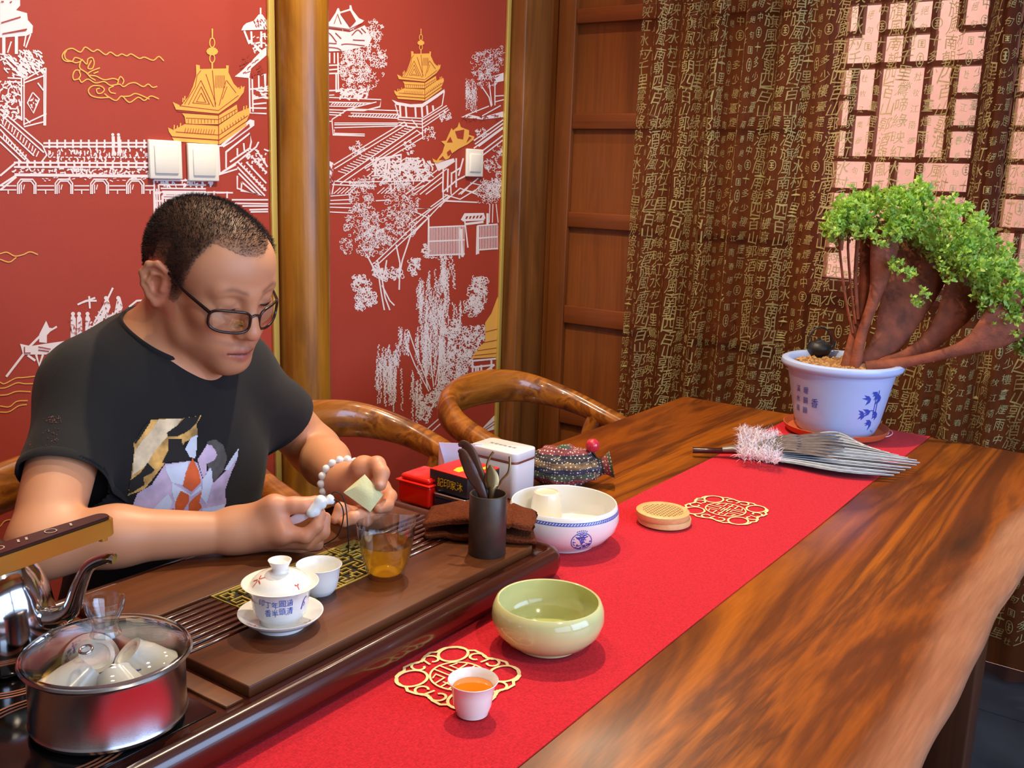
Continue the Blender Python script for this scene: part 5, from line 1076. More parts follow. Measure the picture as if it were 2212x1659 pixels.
def rbox(name, x0, y0, x1, y1, r, z0, z1, m, parent, bev=0.002):
    v, f = [], []; n_ = None
    for i, (ins, z) in enumerate(((bev, z0), (0, z0 + bev), (0, z1 - bev), (bev * 0.3, z1 - bev * 0.3), (bev, z1))):
        P = rrect(x0 + ins, y0 + ins, x1 - ins, y1 - ins, max(r - ins, 0.0005), 6); n_ = len(P); v += [(x, y, z) for x, y in P]
        if i: f += [((i - 1) * n_ + k, (i - 1) * n_ + (k + 1) % n_, i * n_ + (k + 1) % n_, i * n_ + k) for k in range(n_)]
    f += [tuple(reversed(range(n_))), tuple(range(4 * n_, 5 * n_))]; return auto(mesh(name, v, f, m, parent), 50)
rbox('body', -0.034, -0.052, 0.034, 0.052, 0.012, 0, 0.066, M_TIN, wt); rbox('copper_band', -0.0345, -0.0525, 0.0345, 0.0525, 0.0125, 0.0655, 0.0685, M_COPB, wt, 0.0008); rbox('lid', -0.0345, -0.0525, 0.0345, 0.0525, 0.0125, 0.0685, 0.086, M_TIN, wt)
p = Print()
for k, ch in enumerate('清和茗茶舍記'): put_glyph(p, ch, 0.0, 0.026 - k * 0.010, 0.008, 0.008)
p.build('lid_writing', lambda x, y: (y * 0.0 + x, y, 0.0862), M_GREY, wt)
p = Print()
for k, ch in enumerate('茶山'): put_glyph(p, ch, -0.026 + k * 0.010, 0.014, 0.008, 0.008)
p.nrm = lambda a, q: (-1, 0, 0); p.build('side_writing', lambda x, y: (-0.0343, -x - 0.004, y), M_GREY, wt)
def knit_mat():
    m, t, b = new_mat('striped_knit'); N, Lk = t.nodes.new, t.links.new
    tc = N('ShaderNodeTexCoord'); sp = N('ShaderNodeSeparateXYZ'); Lk(tc.outputs['Object'], sp.inputs[0])
    mz = N('ShaderNodeMath'); mz.operation = 'MULTIPLY'; mz.inputs[1].default_value = 95; Lk(sp.outputs['Z'], mz.inputs[0])
    fr = N('ShaderNodeMath'); fr.operation = 'FRACT'; d5 = N('ShaderNodeMath'); d5.operation = 'MULTIPLY'; d5.inputs[1].default_value = 0.2; Lk(mz.outputs[0], d5.inputs[0]); Lk(d5.outputs[0], fr.inputs[0])
    r = N('ShaderNodeValToRGB'); r.color_ramp.interpolation = 'CONSTANT'; e = r.color_ramp.elements; st = [(0.0, (48, 46, 52)), (0.2, (132, 62, 66)), (0.4, (70, 84, 66)), (0.6, (52, 56, 76)), (0.8, (120, 98, 70))]
    while len(e) < 5: e.new(0.5)
    for i, (q, c) in enumerate(st): e[i].position = q; e[i].color = lin(c)
    Lk(fr.outputs[0], r.inputs['Fac'])
    mp = N('ShaderNodeMapping'); mp.inputs['Scale'].default_value = (170, 170, 190); Lk(tc.outputs['Object'], mp.inputs[0]); vo = N('ShaderNodeTexVoronoi'); vo.inputs['Scale'].default_value = 1.0; vo.inputs['Randomness'].default_value = 0.25; Lk(mp.outputs[0], vo.inputs['Vector'])
    th_ = N('ShaderNodeMath'); th_.operation = 'LESS_THAN'; th_.inputs[1].default_value = 0.30; Lk(vo.outputs['Distance'], th_.inputs[0])
    mx = N('ShaderNodeMix'); mx.data_type = 'RGBA'; mx.inputs[7].default_value = lin((206, 198, 180)); Lk(th_.outputs[0], mx.inputs[0]); Lk(r.outputs[0], mx.inputs[6]); Lk(mx.outputs[2], b.inputs['Base Color']); setp(b, rough=0.9)
    bp = N('ShaderNodeBump'); bp.inputs['Strength'].default_value = 0.6; bp.inputs['Distance'].default_value = 0.002; Lk(vo.outputs['Distance'], bp.inputs['Height']); Lk(bp.outputs[0], b.inputs['Normal']); return m
kp = thing('knit_pouch', (1.535, 0.945, TZ + 0.0005), 'striped knitted drawstring pouch behind the white bowl', 'pouch')
bm = bmesh.new(); bmesh.ops.create_uvsphere(bm, u_segments=64, v_segments=40, radius=1.0)
for v in bm.verts:
    c = v.co.copy(); d = Vector((0.075, 0.050, 0.040)); w = 1.0 - 0.5 * max(0, c.x) ** 2
    q = Vector((c.x * d.x * 1.0, c.y * d.y * w, c.z * d.z * w)); nz_ = noise.noise(c * 2.3 + Vector((3, 1, 2))) * 0.010 + noise.noise(c * 5.5) * 0.005
    q += c * nz_
    a = -0.98; x, y = q.x * math.cos(a) - q.y * math.sin(a), q.x * math.sin(a) + q.y * math.cos(a); z = q.z + 0.034
    v.co = (x, y, max(z, 0.0005))
M_KNIT = knit_mat(); bmobj('bag', bm, M_KNIT, kp, True)
ca, sa = math.cos(-0.98), math.sin(-0.98)
nk = lathe('gathered_neck', [(0.024, -0.010), (0.015, 0.006), (0.017, 0.014), (0.023, 0.022), (0.026, 0.027), (0.021, 0.027), (0.010, 0.014), (0, 0.012)], M_KNIT, kp, 28)
nk.location = (0.062 * ca, 0.062 * sa, 0.036); nk.rotation_euler = Vector((ca, sa, 0.25)).to_track_quat('Z', 'Y').to_euler()
bm = bmesh.new(); bmesh.ops.create_uvsphere(bm, u_segments=28, v_segments=18, radius=0.0135); bd = bmobj('toggle_bead', bm, mat('red_glass_bead', (196, 40, 62), 0.08, coat=0.6), kp, True); bd.location = (0.050 * ca, 0.050 * sa, 0.078)
tube('drawstring', [(0.050 * ca, 0.050 * sa, 0.066), (0.058 * ca, 0.058 * sa, 0.055), (0.064 * ca, 0.064 * sa, 0.044)], 0.0018, mat('dark_cord', (40, 26, 30), 0.8), kp, 8, n=10)
# ---- feather fan
M_QUILLW = mat('white_quill', (236, 238, 240), 0.45); M_VANE = mat('grey_blue_vane', (120, 130, 142), 0.7, var=0.35, vscale=60); M_VANED = mat('dark_vane', (58, 62, 72), 0.7, var=0.3, vscale=60); M_COVERT = mat('brown_grey_covert', (104, 92, 88), 0.75, var=0.3, vscale=50); M_LACQ = mat('dark_red_lacquer', (52, 10, 14), 0.15, coat=0.8); M_HORN = mat('horn_grip', (112, 104, 100), 0.3); M_FLUFF = mat('white_down', (236, 228, 236), 0.9)
fn_ = thing('feather_fan', (1.925, 0.765, RZ), 'grey feather fan with a dark lacquered handle and white down', 'fan')
hx = Vector((1.879, 0.843, 0)) - Vector((1.925, 0.765, 0)); hx.z = 0.010
tube('handle', [(hx.x, hx.y, 0.010), (hx.x * 0.55, hx.y * 0.55, 0.011), (-0.002, 0.004, 0.014), (0.006, -0.010, 0.015)], [(0.0075, 0.0065), (0.007, 0.006), (0.010, 0.007), (0.012, 0.007)], M_LACQ, fn_, 14, n=20)
tube('grip_cap', [(hx.x * 0.32, hx.y * 0.32, 0.015), (0.0, 0.0, 0.018), (0.010, -0.018, 0.016)], [(0.009, 0.006), (0.014, 0.008), (0.016, 0.006)], M_HORN, fn_, 14, n=12)
def feather(name, P, w, z, mq, mv, cup=0.006, two=True, parent=None):
    """P: base -> tip points (xy); vane either side of a raised quill"""
    C = spline([(x, y) for x, y in P], 22); v, f = [], []; q = []
    for i in range(22):
        t = i / 21; a = C[max(0, i - 1)]; b = C[min(21, i + 1)]; d = b - a; d = d / (np.hypot(*d) or 1); nx_, ny_ = -d[1], d[0]
        ww = w * min(1, t * 5 + 0.15) * (1 - max(0, (t - 0.72) / 0.28) ** 2.2 * 0.97); zz = z + cup * math.sin(t * PI * 0.8)
        v += [(C[i][0] + nx_ * ww, C[i][1] + ny_ * ww, zz - 0.0012), (C[i][0], C[i][1], zz), (C[i][0] - nx_ * ww * 0.8, C[i][1] - ny_ * ww * 0.8, zz - 0.0014)]; q.append((C[i][0], C[i][1], zz + 0.0006))
    for i in range(21): f += [(3 * i, 3 * i + 1, 3 * i + 4, 3 * i + 3), (3 * i + 1, 3 * i + 2, 3 * i + 5, 3 * i + 4)]
    o = mesh(name, v, f, mv, parent, True); sm_ = o.modifiers.new('s', 'SOLIDIFY'); sm_.thickness = 0.0004
    if mq: tube('quill', q, [0.0016 * (1 - 0.6 * i / 21) for i in range(22)], mq, o, 6)
    return o
random.seed(21)
F0 = Vector((1.925, 0.765, 0)); base = Vector((0.014, -0.024, 0))
n_f = 13
for k in range(n_f):
    t = k / (n_f - 1)
    # tips sweep from the far side of the fan to the near side
    tip = onZ(1860 + 125 * min(1, t * 1.9) - (55 * max(0, (t - 0.62) / 0.38)), 985 + 52 * t, RZ) - F0
    mid = onZ(1800 + 10 * t, 958 + 70 * t, RZ) - F0
    b = base + Vector((0.006, 0.004, 0)) * (0.5 - t)
    feather('flight_feather', [(b.x, b.y), ((b.x + mid.x) / 2, (b.y + mid.y) / 2), (mid.x, mid.y), (tip.x, tip.y)], 0.0125, 0.004 + 0.0011 * (n_f - k) , M_QUILLW, M_VANED if k in (3, 4, 8, 10) else M_VANE, 0.008, parent=fn_)
for k in range(15):
    t = (k % 8) / 7; far = 1 if k < 8 else 0.68
    e = onZ(1810 - 55 * (1 - far) * 2 + 12 * math.sin(t * PI), 962 + 56 * t, RZ) - F0; b = base + Vector((0.004, 0.002, 0)) * (0.5 - t)
    feather('covert_feather', [(b.x, b.y), (b.x + (e.x - b.x) * 0.5, b.y + (e.y - b.y) * 0.5), (b.x + (e.x - b.x) * far, b.y + (e.y - b.y) * far)], 0.0115, 0.020 + 0.0012 * (k % 8) * 0 + (0.002 if k >= 8 else 0) + 0.001 * (7 - k % 8) * 0.5, None, M_COVERT, 0.010, parent=fn_)
v, f = [], []
for k in range(2600):
    t = random.random(); c = onZ(1595 + 85 * t, 945 + 62 * random.random() + 14 * t, RZ) - F0; d = Vector((random.gauss(0, 1), random.gauss(0, 1), random.gauss(0.6, 0.7))).normalized() * random.uniform(0.008, 0.024)
    o_ = len(v); s = d.cross(Vector((random.gauss(0, 1), random.gauss(0, 1), random.gauss(0, 1)))).normalized() * 0.0005; q = Vector((c.x, c.y, random.uniform(0.014, 0.028)))
    m_ = q + d * 0.55 + Vector((0, 0, 0.002)); e_ = q + d
    if e_.z < 0.001: e_.z = 0.001
    v += [q + s, q - s, m_ + s, m_ - s, e_]; f += [(o_, o_ + 1, o_ + 3, o_ + 2), (o_ + 2, o_ + 3, o_ + 4)]
mesh('white_down', v, f, M_FLUFF, fn_)['kind'] = 'stuff'
# ================================================================== horseshoe armchairs
M_CHAIR = wood('golden_chair_wood', [(0.28, (84, 42, 12)), (0.42, (134, 76, 22)), (0.52, (168, 102, 34)), (0.62, (112, 60, 18)), (0.75, (150, 88, 28))], 'X', 16, 0.10, 0.26, coat=0.6, coatr=0.08, distort=0.8)
def make_chair(loc, label):
    t = thing('horseshoe_armchair', loc, label, 'chair', 'wooden horseshoe chairs along the table')
    P = [(-0.205, -0.205, 0.607), (-0.228, -0.14, 0.647), (-0.242, -0.02, 0.679), (-0.228, 0.12, 0.715), (-0.150, 0.215, 0.742), (0, 0.245, 0.752), (0.150, 0.215, 0.742), (0.228, 0.12, 0.715), (0.242, -0.02, 0.679), (0.228, -0.14, 0.647), (0.205, -0.205, 0.607)]
    Rr = [(0.012, 0.012), (0.026, 0.022), (0.030, 0.026), (0.029, 0.034), (0.026, 0.044), (0.025, 0.048), (0.026, 0.044), (0.029, 0.034), (0.030, 0.026), (0.026, 0.022), (0.012, 0.012)]
    tube('arm_rail', P, Rr, M_CHAIR, t, 18, n=90, up=(0, 0, 1))
    for s in (-1, 1):
        tube('arm_post', [(s * 0.200, 0.02, 0.44), (s * 0.208, 0.02, 0.545), (s * 0.222, 0.015, 0.625), (s * 0.238, 0.0, 0.672)], [0.019, 0.017, 0.020, 0.027], M_CHAIR, t, 12, n=20)
        pass
        tube('leg', [(s * 0.195, -0.15, 0.42), (s * 0.20, -0.16, 0.2), (s * 0.205, -0.165, 0.0)], [0.021, 0.019, 0.016], M_CHAIR, t, 12, n=8)
        tube('leg', [(s * 0.175, 0.17, 0.42), (s * 0.185, 0.19, 0.2), (s * 0.195, 0.205, 0.0)], [0.021, 0.019, 0.016], M_CHAIR, t, 12, n=8)
        tube('stretcher', [(s * 0.20, -0.16, 0.16), (s * 0.187, 0.18, 0.16)], 0.010, M_CHAIR, t, 10)
    tube('stretcher', [(-0.2, -0.16, 0.13), (0.2, -0.16, 0.13)], 0.011, M_CHAIR, t, 10)
    rbox('seat', -0.225, -0.185, 0.225, 0.205, 0.05, 0.415, 0.450, M_CHAIR, t, 0.008)
    return t
ch = make_chair((1.50, 1.41, 0), 'wooden horseshoe armchair beside the seated man, the middle one')
c = dup(ch, (2.085, 1.335, 0)); c['label'] = 'wooden horseshoe armchair nearest the corner post, farthest from the man'
c = dup(ch, (0.955, 1.46, 0)); c['label'] = 'wooden horseshoe armchair the man sits in'
# ================================================================== potted tree
M_POT = mat('white_pot_daylight_blue', (184, 206, 252), 0.3, coat=0.2); M_TERRA = mat('terracotta_saucer', (196, 96, 52), 0.6); M_SOIL = mat('potting_gravel', (150, 104, 58), 0.9, bump=1.0, bscale=120, var=0.4, vscale=60)  # blue of the daylight is put into the white pot's glaze colour
pc = (2.293, 0.672); pa = math.atan2(-pc[1], -pc[0])
sc_ = thing('plant_saucer', (pc[0], pc[1], RZ), 'terracotta saucer under the white plant pot', 'saucer')
lathe('dish', [(0, 0), (0.095, 0), (0.112, 0.004), (0.118, 0.014), (0.1195, 0.0185), (0.1175, 0.0190), (0.114, 0.0145), (0.108, 0.0075), (0, 0.005)], M_TERRA, sc_, 64)
po = thing('plant_pot', (pc[0], pc[1], RZ + 0.0055), 'white flower pot with blue bamboo and writing', 'flower pot')
PO = [(0, 0.0), (0.083, 0.0), (0.088, 0.006), (0.097, 0.030), (0.106, 0.075), (0.114, 0.115), (0.121, 0.145)]
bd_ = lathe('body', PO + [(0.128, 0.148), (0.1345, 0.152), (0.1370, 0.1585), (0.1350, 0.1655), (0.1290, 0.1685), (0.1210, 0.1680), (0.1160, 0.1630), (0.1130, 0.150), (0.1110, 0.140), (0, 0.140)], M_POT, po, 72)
lathe('gravel', [(0, 0.158), (0.05, 0.157), (0.1140, 0.153)], M_SOIL, po, 48)
prf = lambda y: np.interp(y, [0.0, 0.006, 0.03, 0.075, 0.115, 0.145], [0.083, 0.088, 0.097, 0.106, 0.114, 0.121])
p = Print(); random.seed(1)
for i, cc in enumerate(('香', '暖韻韻', '溪水風')):
    for j, chx in enumerate(cc): put_glyph(p, chx, -0.052 - i * 0.025, 0.098 - j * 0.024 + (-0.020 if i == 0 else 0.006), 0.014 if i else 0.017, 0.016 if i else 0.022)
radial(p, (0, 0)); p.build('blue_writing', wrap((0, 0), prf, pa, 0, 0.0006), M_BLUE, bd_)
p = Print()
def bleaf(x, y, a, l, w=0.0035):
    d = (math.cos(a), math.sin(a)); n_ = (-d[1], d[0]); p.fill([(x, y), (x + d[0] * l * 0.4 + n_[0] * w, y + d[1] * l * 0.4 + n_[1] * w), (x + d[0] * l, y + d[1] * l), (x + d[0] * l * 0.4 - n_[0] * w, y + d[1] * l * 0.4 - n_[1] * w)])
for (x, y, k) in ((0.075, 0.098, 4), (0.093, 0.110, 5), (0.062, 0.062, 4), (0.078, 0.068, 3), (0.085, 0.042, 4), (0.105, 0.100, 4), (0.102, 0.060, 4)):
    for q in range(k): bleaf(x, y, PI * 0.85 + q * 0.5 + random.uniform(-0.2, 0.2), random.uniform(0.014, 0.024))
for q in ([(0.090, 0.015), (0.087, 0.060), (0.090, 0.115)], [(0.096, 0.012), (0.094, 0.060), (0.096, 0.118)], [(0.088, 0.070), (0.076, 0.070), (0.062, 0.064)], [(0.089, 0.085), (0.100, 0.098)]): p.stroke(q, 0.0022)
radial(p, (0, 0)); p.build('blue_bamboo_drawing', wrap((0, 0), prf, pa, 0, 0.0006), M_BLUE, bd_)
random.seed(9); parts = []
for k in range(420):
    a, r = random.uniform(0, 2 * PI), 0.108 * math.sqrt(random.random()); s = random.uniform(0.002, 0.0045); x, y = r * math.cos(a), r * math.sin(a); z = 0.157 - 0.03 * max(0, r - 0.05) * 0.5
    q = [Vector((random.gauss(0, 1), random.gauss(0, 1), random.gauss(0, 1))).normalized() * s for _ in range(4)]
    v = [(x + s, y, z), (x - s, y + s * 0.3, z), (x, y + s, z + s * 0.2), (x, y - s, z), (x + s * 0.2, y, z + s * 1.1)]; parts.append((v, [(0, 2, 4), (2, 1, 4), (1, 3, 4), (3, 0, 4)]))
v, f = join_vf(parts); mesh('pebbles', v, f, mat('pale_pebble', (186, 142, 86), 0.85, var=0.4, vscale=120), po)['kind'] = 'stuff'
# ---- the tree itself
M_BARK = mat('reddish_bark', (132, 66, 40), 0.75, bump=1.0, bscale=90, var=0.35, vscale=30); M_BARK2 = mat('pale_bark', (146, 104, 84), 0.75, bump=1.0, bscale=120, var=0.3, vscale=40)
M_LEAF = mat('bright_succulent_leaf', (176, 216, 104), 0.36, var=0.40, vscale=30)
_t = M_LEAF.node_tree; _b = _t.nodes['Principled BSDF']; _o = _t.nodes['Material Output']; _mx = _t.nodes.new('ShaderNodeMixShader'); _tl = _t.nodes.new('ShaderNodeBsdfTranslucent'); _tl.inputs[0].default_value = lin((170, 210, 80)); _mx.inputs[0].default_value = 0.35
_t.links.new(_b.outputs[0], _mx.inputs[1]); _t.links.new(_tl.outputs[0], _mx.inputs[2]); _t.links.new(_mx.outputs[0], _o.inputs[0]); M_LEAFD = mat('dry_leaf', (112, 100, 44), 0.7, var=0.3, vscale=40)
tre = thing('crested_succulent_tree', (pc[0], pc[1], RZ + 0.16), 'bushy green succulent tree with flattened reddish trunks in the white pot', 'plant'); T0 = Vector(tre.location); view = Vector((0.80, 0.56, -0.1)).normalized(); DT = 2.275
def tw_(px, py, dd=0.0): return atD(px, py, DT + dd) - T0
px2m = DT / FPX
def trunk(path, hw, dd, m=M_BARK, th=0.010, name='trunk'):
    P = [tw_(x, y, d) for (x, y), d in zip(path, dd)]; tube(name, P, [(w * px2m, th * (1.0 if i else 1.5)) for i, w in enumerate(hw)], m, tre, 14, n=26, up=view)
trunk([(1830, 800), (1848, 720), (1866, 640), (1872, 560), (1876, 500)], [17, 13, 11, 16, 18], [0.0, 0.0, 0.0, 0.01, 0.02])
trunk([(1846, 800), (1862, 720), (1890, 640), (1905, 570), (1915, 500)], [14, 11, 14, 26, 34], [-0.01, -0.02, -0.03, -0.03, -0.03])
trunk([(1858, 800), (1915, 740), (1955, 650), (1985, 570), (2000, 510)], [20, 34, 56, 72, 80], [0.0, 0.02, 0.03, 0.04, 0.04])
trunk([(1866, 798), (1960, 770), (2030, 715), (2080, 640), (2100, 560)], [18, 17, 26, 46, 60], [0.01, 0.0, 0.0, 0.0, 0.02], M_BARK)
trunk([(1872, 798), (1980, 778), (2080, 752), (2150, 712), (2215, 650)], [18, 11, 16, 42, 66], [-0.02, -0.05, -0.07, -0.08, -0.08], M_BARK2 if False else M_BARK)
for q, r in (([(1842, 720), (1826, 640), (1816, 560), (1812, 500)], 2.6), ([(1848, 700), (1838, 620), (1832, 540), (1834, 490)], 2.6), ([(1854, 690), (1848, 610), (1852, 530), (1856, 480)], 4.5)): trunk(q, [r] * 4, [-0.01] * 4, M_BARK, 0.004, 'stem')
lathe('root_flare', [(0.040, 0.0), (0.030, 0.010), (0.020, 0.024), (0.0, 0.03)], M_BARK2, tre, 20, c=tuple((tw_(1855, 795) * 1.0)[:2]), z0=-0.012)
random.seed(33)
crest = spline([(1800, 492), (1850, 470), (1920, 470), (1990, 480), (2050, 512), (2110, 560), (2160, 620), (2205, 680), (2235, 720)], 80)
hwid = np.interp(np.arange(80), [0, 8, 20, 40, 60, 72, 79], [16, 34, 54, 72, 74, 64, 38])
lv_, lf_, dv, df = [], [], [], []
def leaf(v, f, c, d, l, w):
    d = d.normalized(); s = d.cross(Vector((random.gauss(0, 1), random.gauss(0, 1), random.gauss(0, 1)))).normalized(); u = d.cross(s); o = len(v)
    v += [c, c + d * l * 0.55 + s * w + u * w * 0.35, c + d * l, c + d * l * 0.55 - s * w + u * w * 0.35, c + d * l * 0.5 - u * w * 0.25]; f += [(o, o + 1, o + 4), (o + 1, o + 2, o + 4), (o + 2, o + 3, o + 4), (o + 3, o, o + 4)]
def rosette(c, s, n, v=lv_, f=lf_, outv=Vector((0, 0, 1))):
    for k in range(n):
        d = Vector((random.gauss(0, 1), random.gauss(0, 1), random.gauss(0, 1))) + outv * 0.9; leaf(v, f, c, d, s * random.uniform(0.8, 1.25), s * 0.36)
cen = Vector(tw_(2000, 620))
for k in range(470):
    i = random.randrange(80); h = hwid[i]; a, q = random.uniform(0, 2 * PI), random.uniform(0.62, 1.08)
    x = crest[i][0] + random.uniform(-12, 12); y = crest[i][1] + h * q * math.sin(a); dd = 0.11 * q * math.cos(a) * (0.5 + h / 120)
    c = tw_(x, y, dd); ov = (c - cen).normalized() * 0.8 + Vector((0, 0, 0.5)); sz = random.uniform(0.010, 0.0165)
    for r_ in range(random.randint(4, 7)): rosette(c + Vector((random.gauss(0, 1), random.gauss(0, 1), random.gauss(0, 1))) * 0.0075 + ov * random.uniform(-0.004, 0.012), sz, 5, outv=ov)
for (x, y, n, sp) in ((1960, 590, 16, 16), (1935, 570, 14, 14), (1995, 640, 12, 14), (1980, 655, 8, 10), (2045, 600, 16, 18), (2050, 570, 16, 18), (2115, 640, 16, 16), (2130, 668, 14, 14), (2160, 690, 18, 20), (1860, 505, 20, 18), (1800, 500, 14, 12), (1985, 415, 10, 8), (1990, 405, 6, 5), (1900, 520, 16, 16), (2190, 720, 18, 18)):
    for k in range(n): c = tw_(x + random.gauss(0, sp * 0.6), y + random.gauss(0, sp * 0.6), -0.07 + random.gauss(0, 0.02)); rosette(c, 0.0105, 5)
mesh('foliage', lv_, lf_, M_LEAF, tre, True)['kind'] = 'stuff'
for k in range(2600):
    i = random.randrange(80); c = tw_(crest[i][0] + random.uniform(-10, 10), crest[i][1] + hwid[i] * random.uniform(0.1, 1.05), random.uniform(-0.08, 0.09)); leaf(dv, df, c, Vector((random.gauss(0, 1), random.gauss(0, 1), random.gauss(-0.2, 1))), 0.013, 0.0016)
mesh('dry_twigs', dv, df, M_LEAFD, tre)['kind'] = 'stuff'
# ---- little iron teapot standing on the gravel
M_IRON = mat('cast_iron', (28, 30, 34), 0.45, bump=0.3, bscale=300)
tp = onZ(1768, 766, RZ + 0.164); tpt = thing('miniature_teapot', (tp.x, tp.y, RZ + 0.1635), 'tiny black iron teapot ornament on the gravel of the pot', 'teapot')
lathe('body', [(0, 0), (0.020, 0.0), (0.0285, 0.012), (0.0290, 0.020), (0.0225, 0.030), (0.012, 0.034), (0, 0.035)], M_IRON, tpt, 32, sm=24); lathe('lid', [(0.014, 0.0335), (0.010, 0.037), (0.003, 0.038), (0.003, 0.042), (0, 0.043)], M_IRON, tpt, 20)
rd = Vector((0.57, -0.82, 0)); tube('spout', [rd * 0.024 + Vector((0, 0, 0.014)), rd * 0.033 + Vector((0, 0, 0.022)), rd * 0.037 + Vector((0, 0, 0.036))], [0.006, 0.004, 0.0028], M_IRON, tpt, 10, n=10)
tube('handle', [rd * 0.028 * math.cos(t) + Vector((0, 0, 0.028 + 0.040 * math.sin(t))) for t in np.linspace(0, PI, 20)], 0.0022, M_IRON, tpt, 8)

# ---- loop of pale ribbon beside the saucer
lp_ = thing('ribbon_loop', tuple(onZ(1916, 935, RZ)), 'small pale pink ribbon loop beside the plant saucer', 'ribbon'); q0 = Vector(lp_.location)
for r_ in (0.012, 0.019): tube('loop', [Vector(onZ(1906 + (22 if r_ > 0.015 else 14) * math.sin(t), 935 - (9 if r_ > 0.015 else 6) * math.cos(t), RZ + 0.0015)) - q0 for t in np.linspace(0, PI, 14)], 0.0012, mat('pale_ribbon', (236, 206, 216), 0.6), lp_, 6)
# ================================================================== the seated man (bodies grown from smooth-blended solids)
class SDF:
    def __init__(s): s.P = []
    def cone(s, a, b, r1, r2, k=0.012, sub=False, sc=None):
        s.P.append(('c', np.array(a, float), np.array(b, float), float(r1), float(r2), k, sub))
    def chain(s, pts, rad, k=0.004, sub=False):
        for i in range(len(pts) - 1): s.cone(pts[i], pts[i + 1], rad[i], rad[i + 1], k, sub)
    def ell(s, c, r, M=None, k=0.012, sub=False):
        """ellipsoid; M rows = local axes"""
        s.P.append(('e', np.array(c, float), np.array(r, float), np.eye(3) if M is None else np.array(M, float), 0, k, sub))
    def one(s, p, q):
        if p[0] == 'c':
            _, a, b, r1, r2, k, sub = p; ba = b - a; L2 = float(ba @ ba) or 1e-12; d = q - a; t = np.clip(d @ ba / L2, 0, 1)
            return np.sqrt(((d - t[:, None] * ba) ** 2).sum(1)) - (r1 + (r2 - r1) * t)
        _, c, r, M, _z, k, sub = p; d = (q - c) @ M.T; k0 = np.sqrt(((d / r) ** 2).sum(1)); k1 = np.sqrt(((d / (r * r)) ** 2).sum(1)) + 1e-9
        return np.where(k0 < 1e-3, -r.min(), k0 * (k0 - 1.0) / k1)
    def __call__(s, q, prims=None):
        v = np.full(len(q), 1.0)
        for p in (s.P if prims is None else prims):
            d = s.one(p, q); k = p[5]
            if p[6]:
                d = -d; h = np.maximum(k - np.abs(v - d), 0) / k; v = np.maximum(v, d) + h * h * k * 0.25
            else:
                h = np.maximum(k - np.abs(v - d), 0) / k; v = np.minimum(v, d) - h * h * k * 0.25
        return v
    def mesh(s, lo, hi, h, warp=None):
        lo = np.array(lo, float); n = np.ceil((np.array(hi) - lo) / h / 16).astype(int) * 16; B = n // 16
        G = np.full(n, 1.0, np.float32); ar = np.arange(16) * h
        loc = np.stack(np.meshgrid(ar, ar, ar, indexing='ij'), -1).reshape(-1, 3); half = 7.5 * h; rad = half * math.sqrt(3) + h
        cs = np.stack(np.meshgrid(*[np.arange(b) for b in B], indexing='ij'), -1).reshape(-1, 3); cc = lo + cs * 16 * h + half
        D = np.stack([s.one(p, cc) for p in s.P], 1)
        for bi in range(len(cc)):
            d = D[bi]; add = [i for i, p in enumerate(s.P) if d[i] < rad * 1.25 + p[5] + 0.004]
            if not any(not s.P[i][6] for i in add): continue
            q = loc + (cc[bi] - half); v = s(q, [s.P[i] for i in add])
            if warp is not None: v = v + warp(q)
            # deep inside blocks keep the negative value
            i, j, k = cs[bi] * 16; G[i:i + 16, j:j + 16, k:k + 16] = v.reshape(16, 16, 16)
        S = G < 0; A = S[:-1, :-1, :-1]; al = A.copy(); an = A.copy()
        for dx in (0, 1):
            for dy in (0, 1):
                for dz in (0, 1):
                    if dx + dy + dz:
                        q = S[dx:S.shape[0] - 1 + dx, dy:S.shape[1] - 1 + dy, dz:S.shape[2] - 1 + dz]; al &= q; an |= q
        act = np.argwhere(an & ~al); dims = np.array(A.shape); ids = (act[:, 0] * dims[1] + act[:, 1]) * dims[2] + act[:, 2]
        acc = np.zeros((len(act), 3)); cnt = np.zeros(len(act)); C8 = {}
        for dx in (0, 1):
            for dy in (0, 1):
                for dz in (0, 1): C8[dx, dy, dz] = G[act[:, 0] + dx, act[:, 1] + dy, act[:, 2] + dz].astype(float)
        for a in C8:
            for ax in range(3):
                if a[ax] == 0:
                    b = list(a); b[ax] = 1; b = tuple(b); m = (C8[a] < 0) != (C8[b] < 0); t = C8[a] / (C8[a] - C8[b] + 1e-12); p = np.tile(np.array(a, float), (len(act), 1)); p[:, ax] += t; acc[m] += p[m]; cnt[m] += 1
        V = lo + (act + acc / np.maximum(cnt, 1)[:, None]) * h; F = []
        for ax in range(3):
            sl0 = [slice(None)] * 3; sl1 = [slice(None)] * 3; sl0[ax] = slice(0, -1); sl1[ax] = slice(1, None)
            e = np.argwhere(S[tuple(sl0)] != S[tuple(sl1)]); fl = S[tuple(sl0)][tuple(e.T)]; u, v = (ax + 1) % 3, (ax + 2) % 3
            ok = (e[:, u] > 0) & (e[:, v] > 0) & (e[:, u] < dims[u]) & (e[:, v] < dims[v]) & (e[:, ax] < dims[ax]); e, fl = e[ok], fl[ok]; Q = []
            for du, dv in ((-1, -1), (0, -1), (0, 0), (-1, 0)):
                c = e.copy(); c[:, u] += du; c[:, v] += dv; Q.append(np.searchsorted(ids, (c[:, 0] * dims[1] + c[:, 1]) * dims[2] + c[:, 2]))
            Q = np.stack(Q, 1); Q[~fl] = Q[~fl][:, ::-1]; F.append(Q)
        return V, np.concatenate(F)
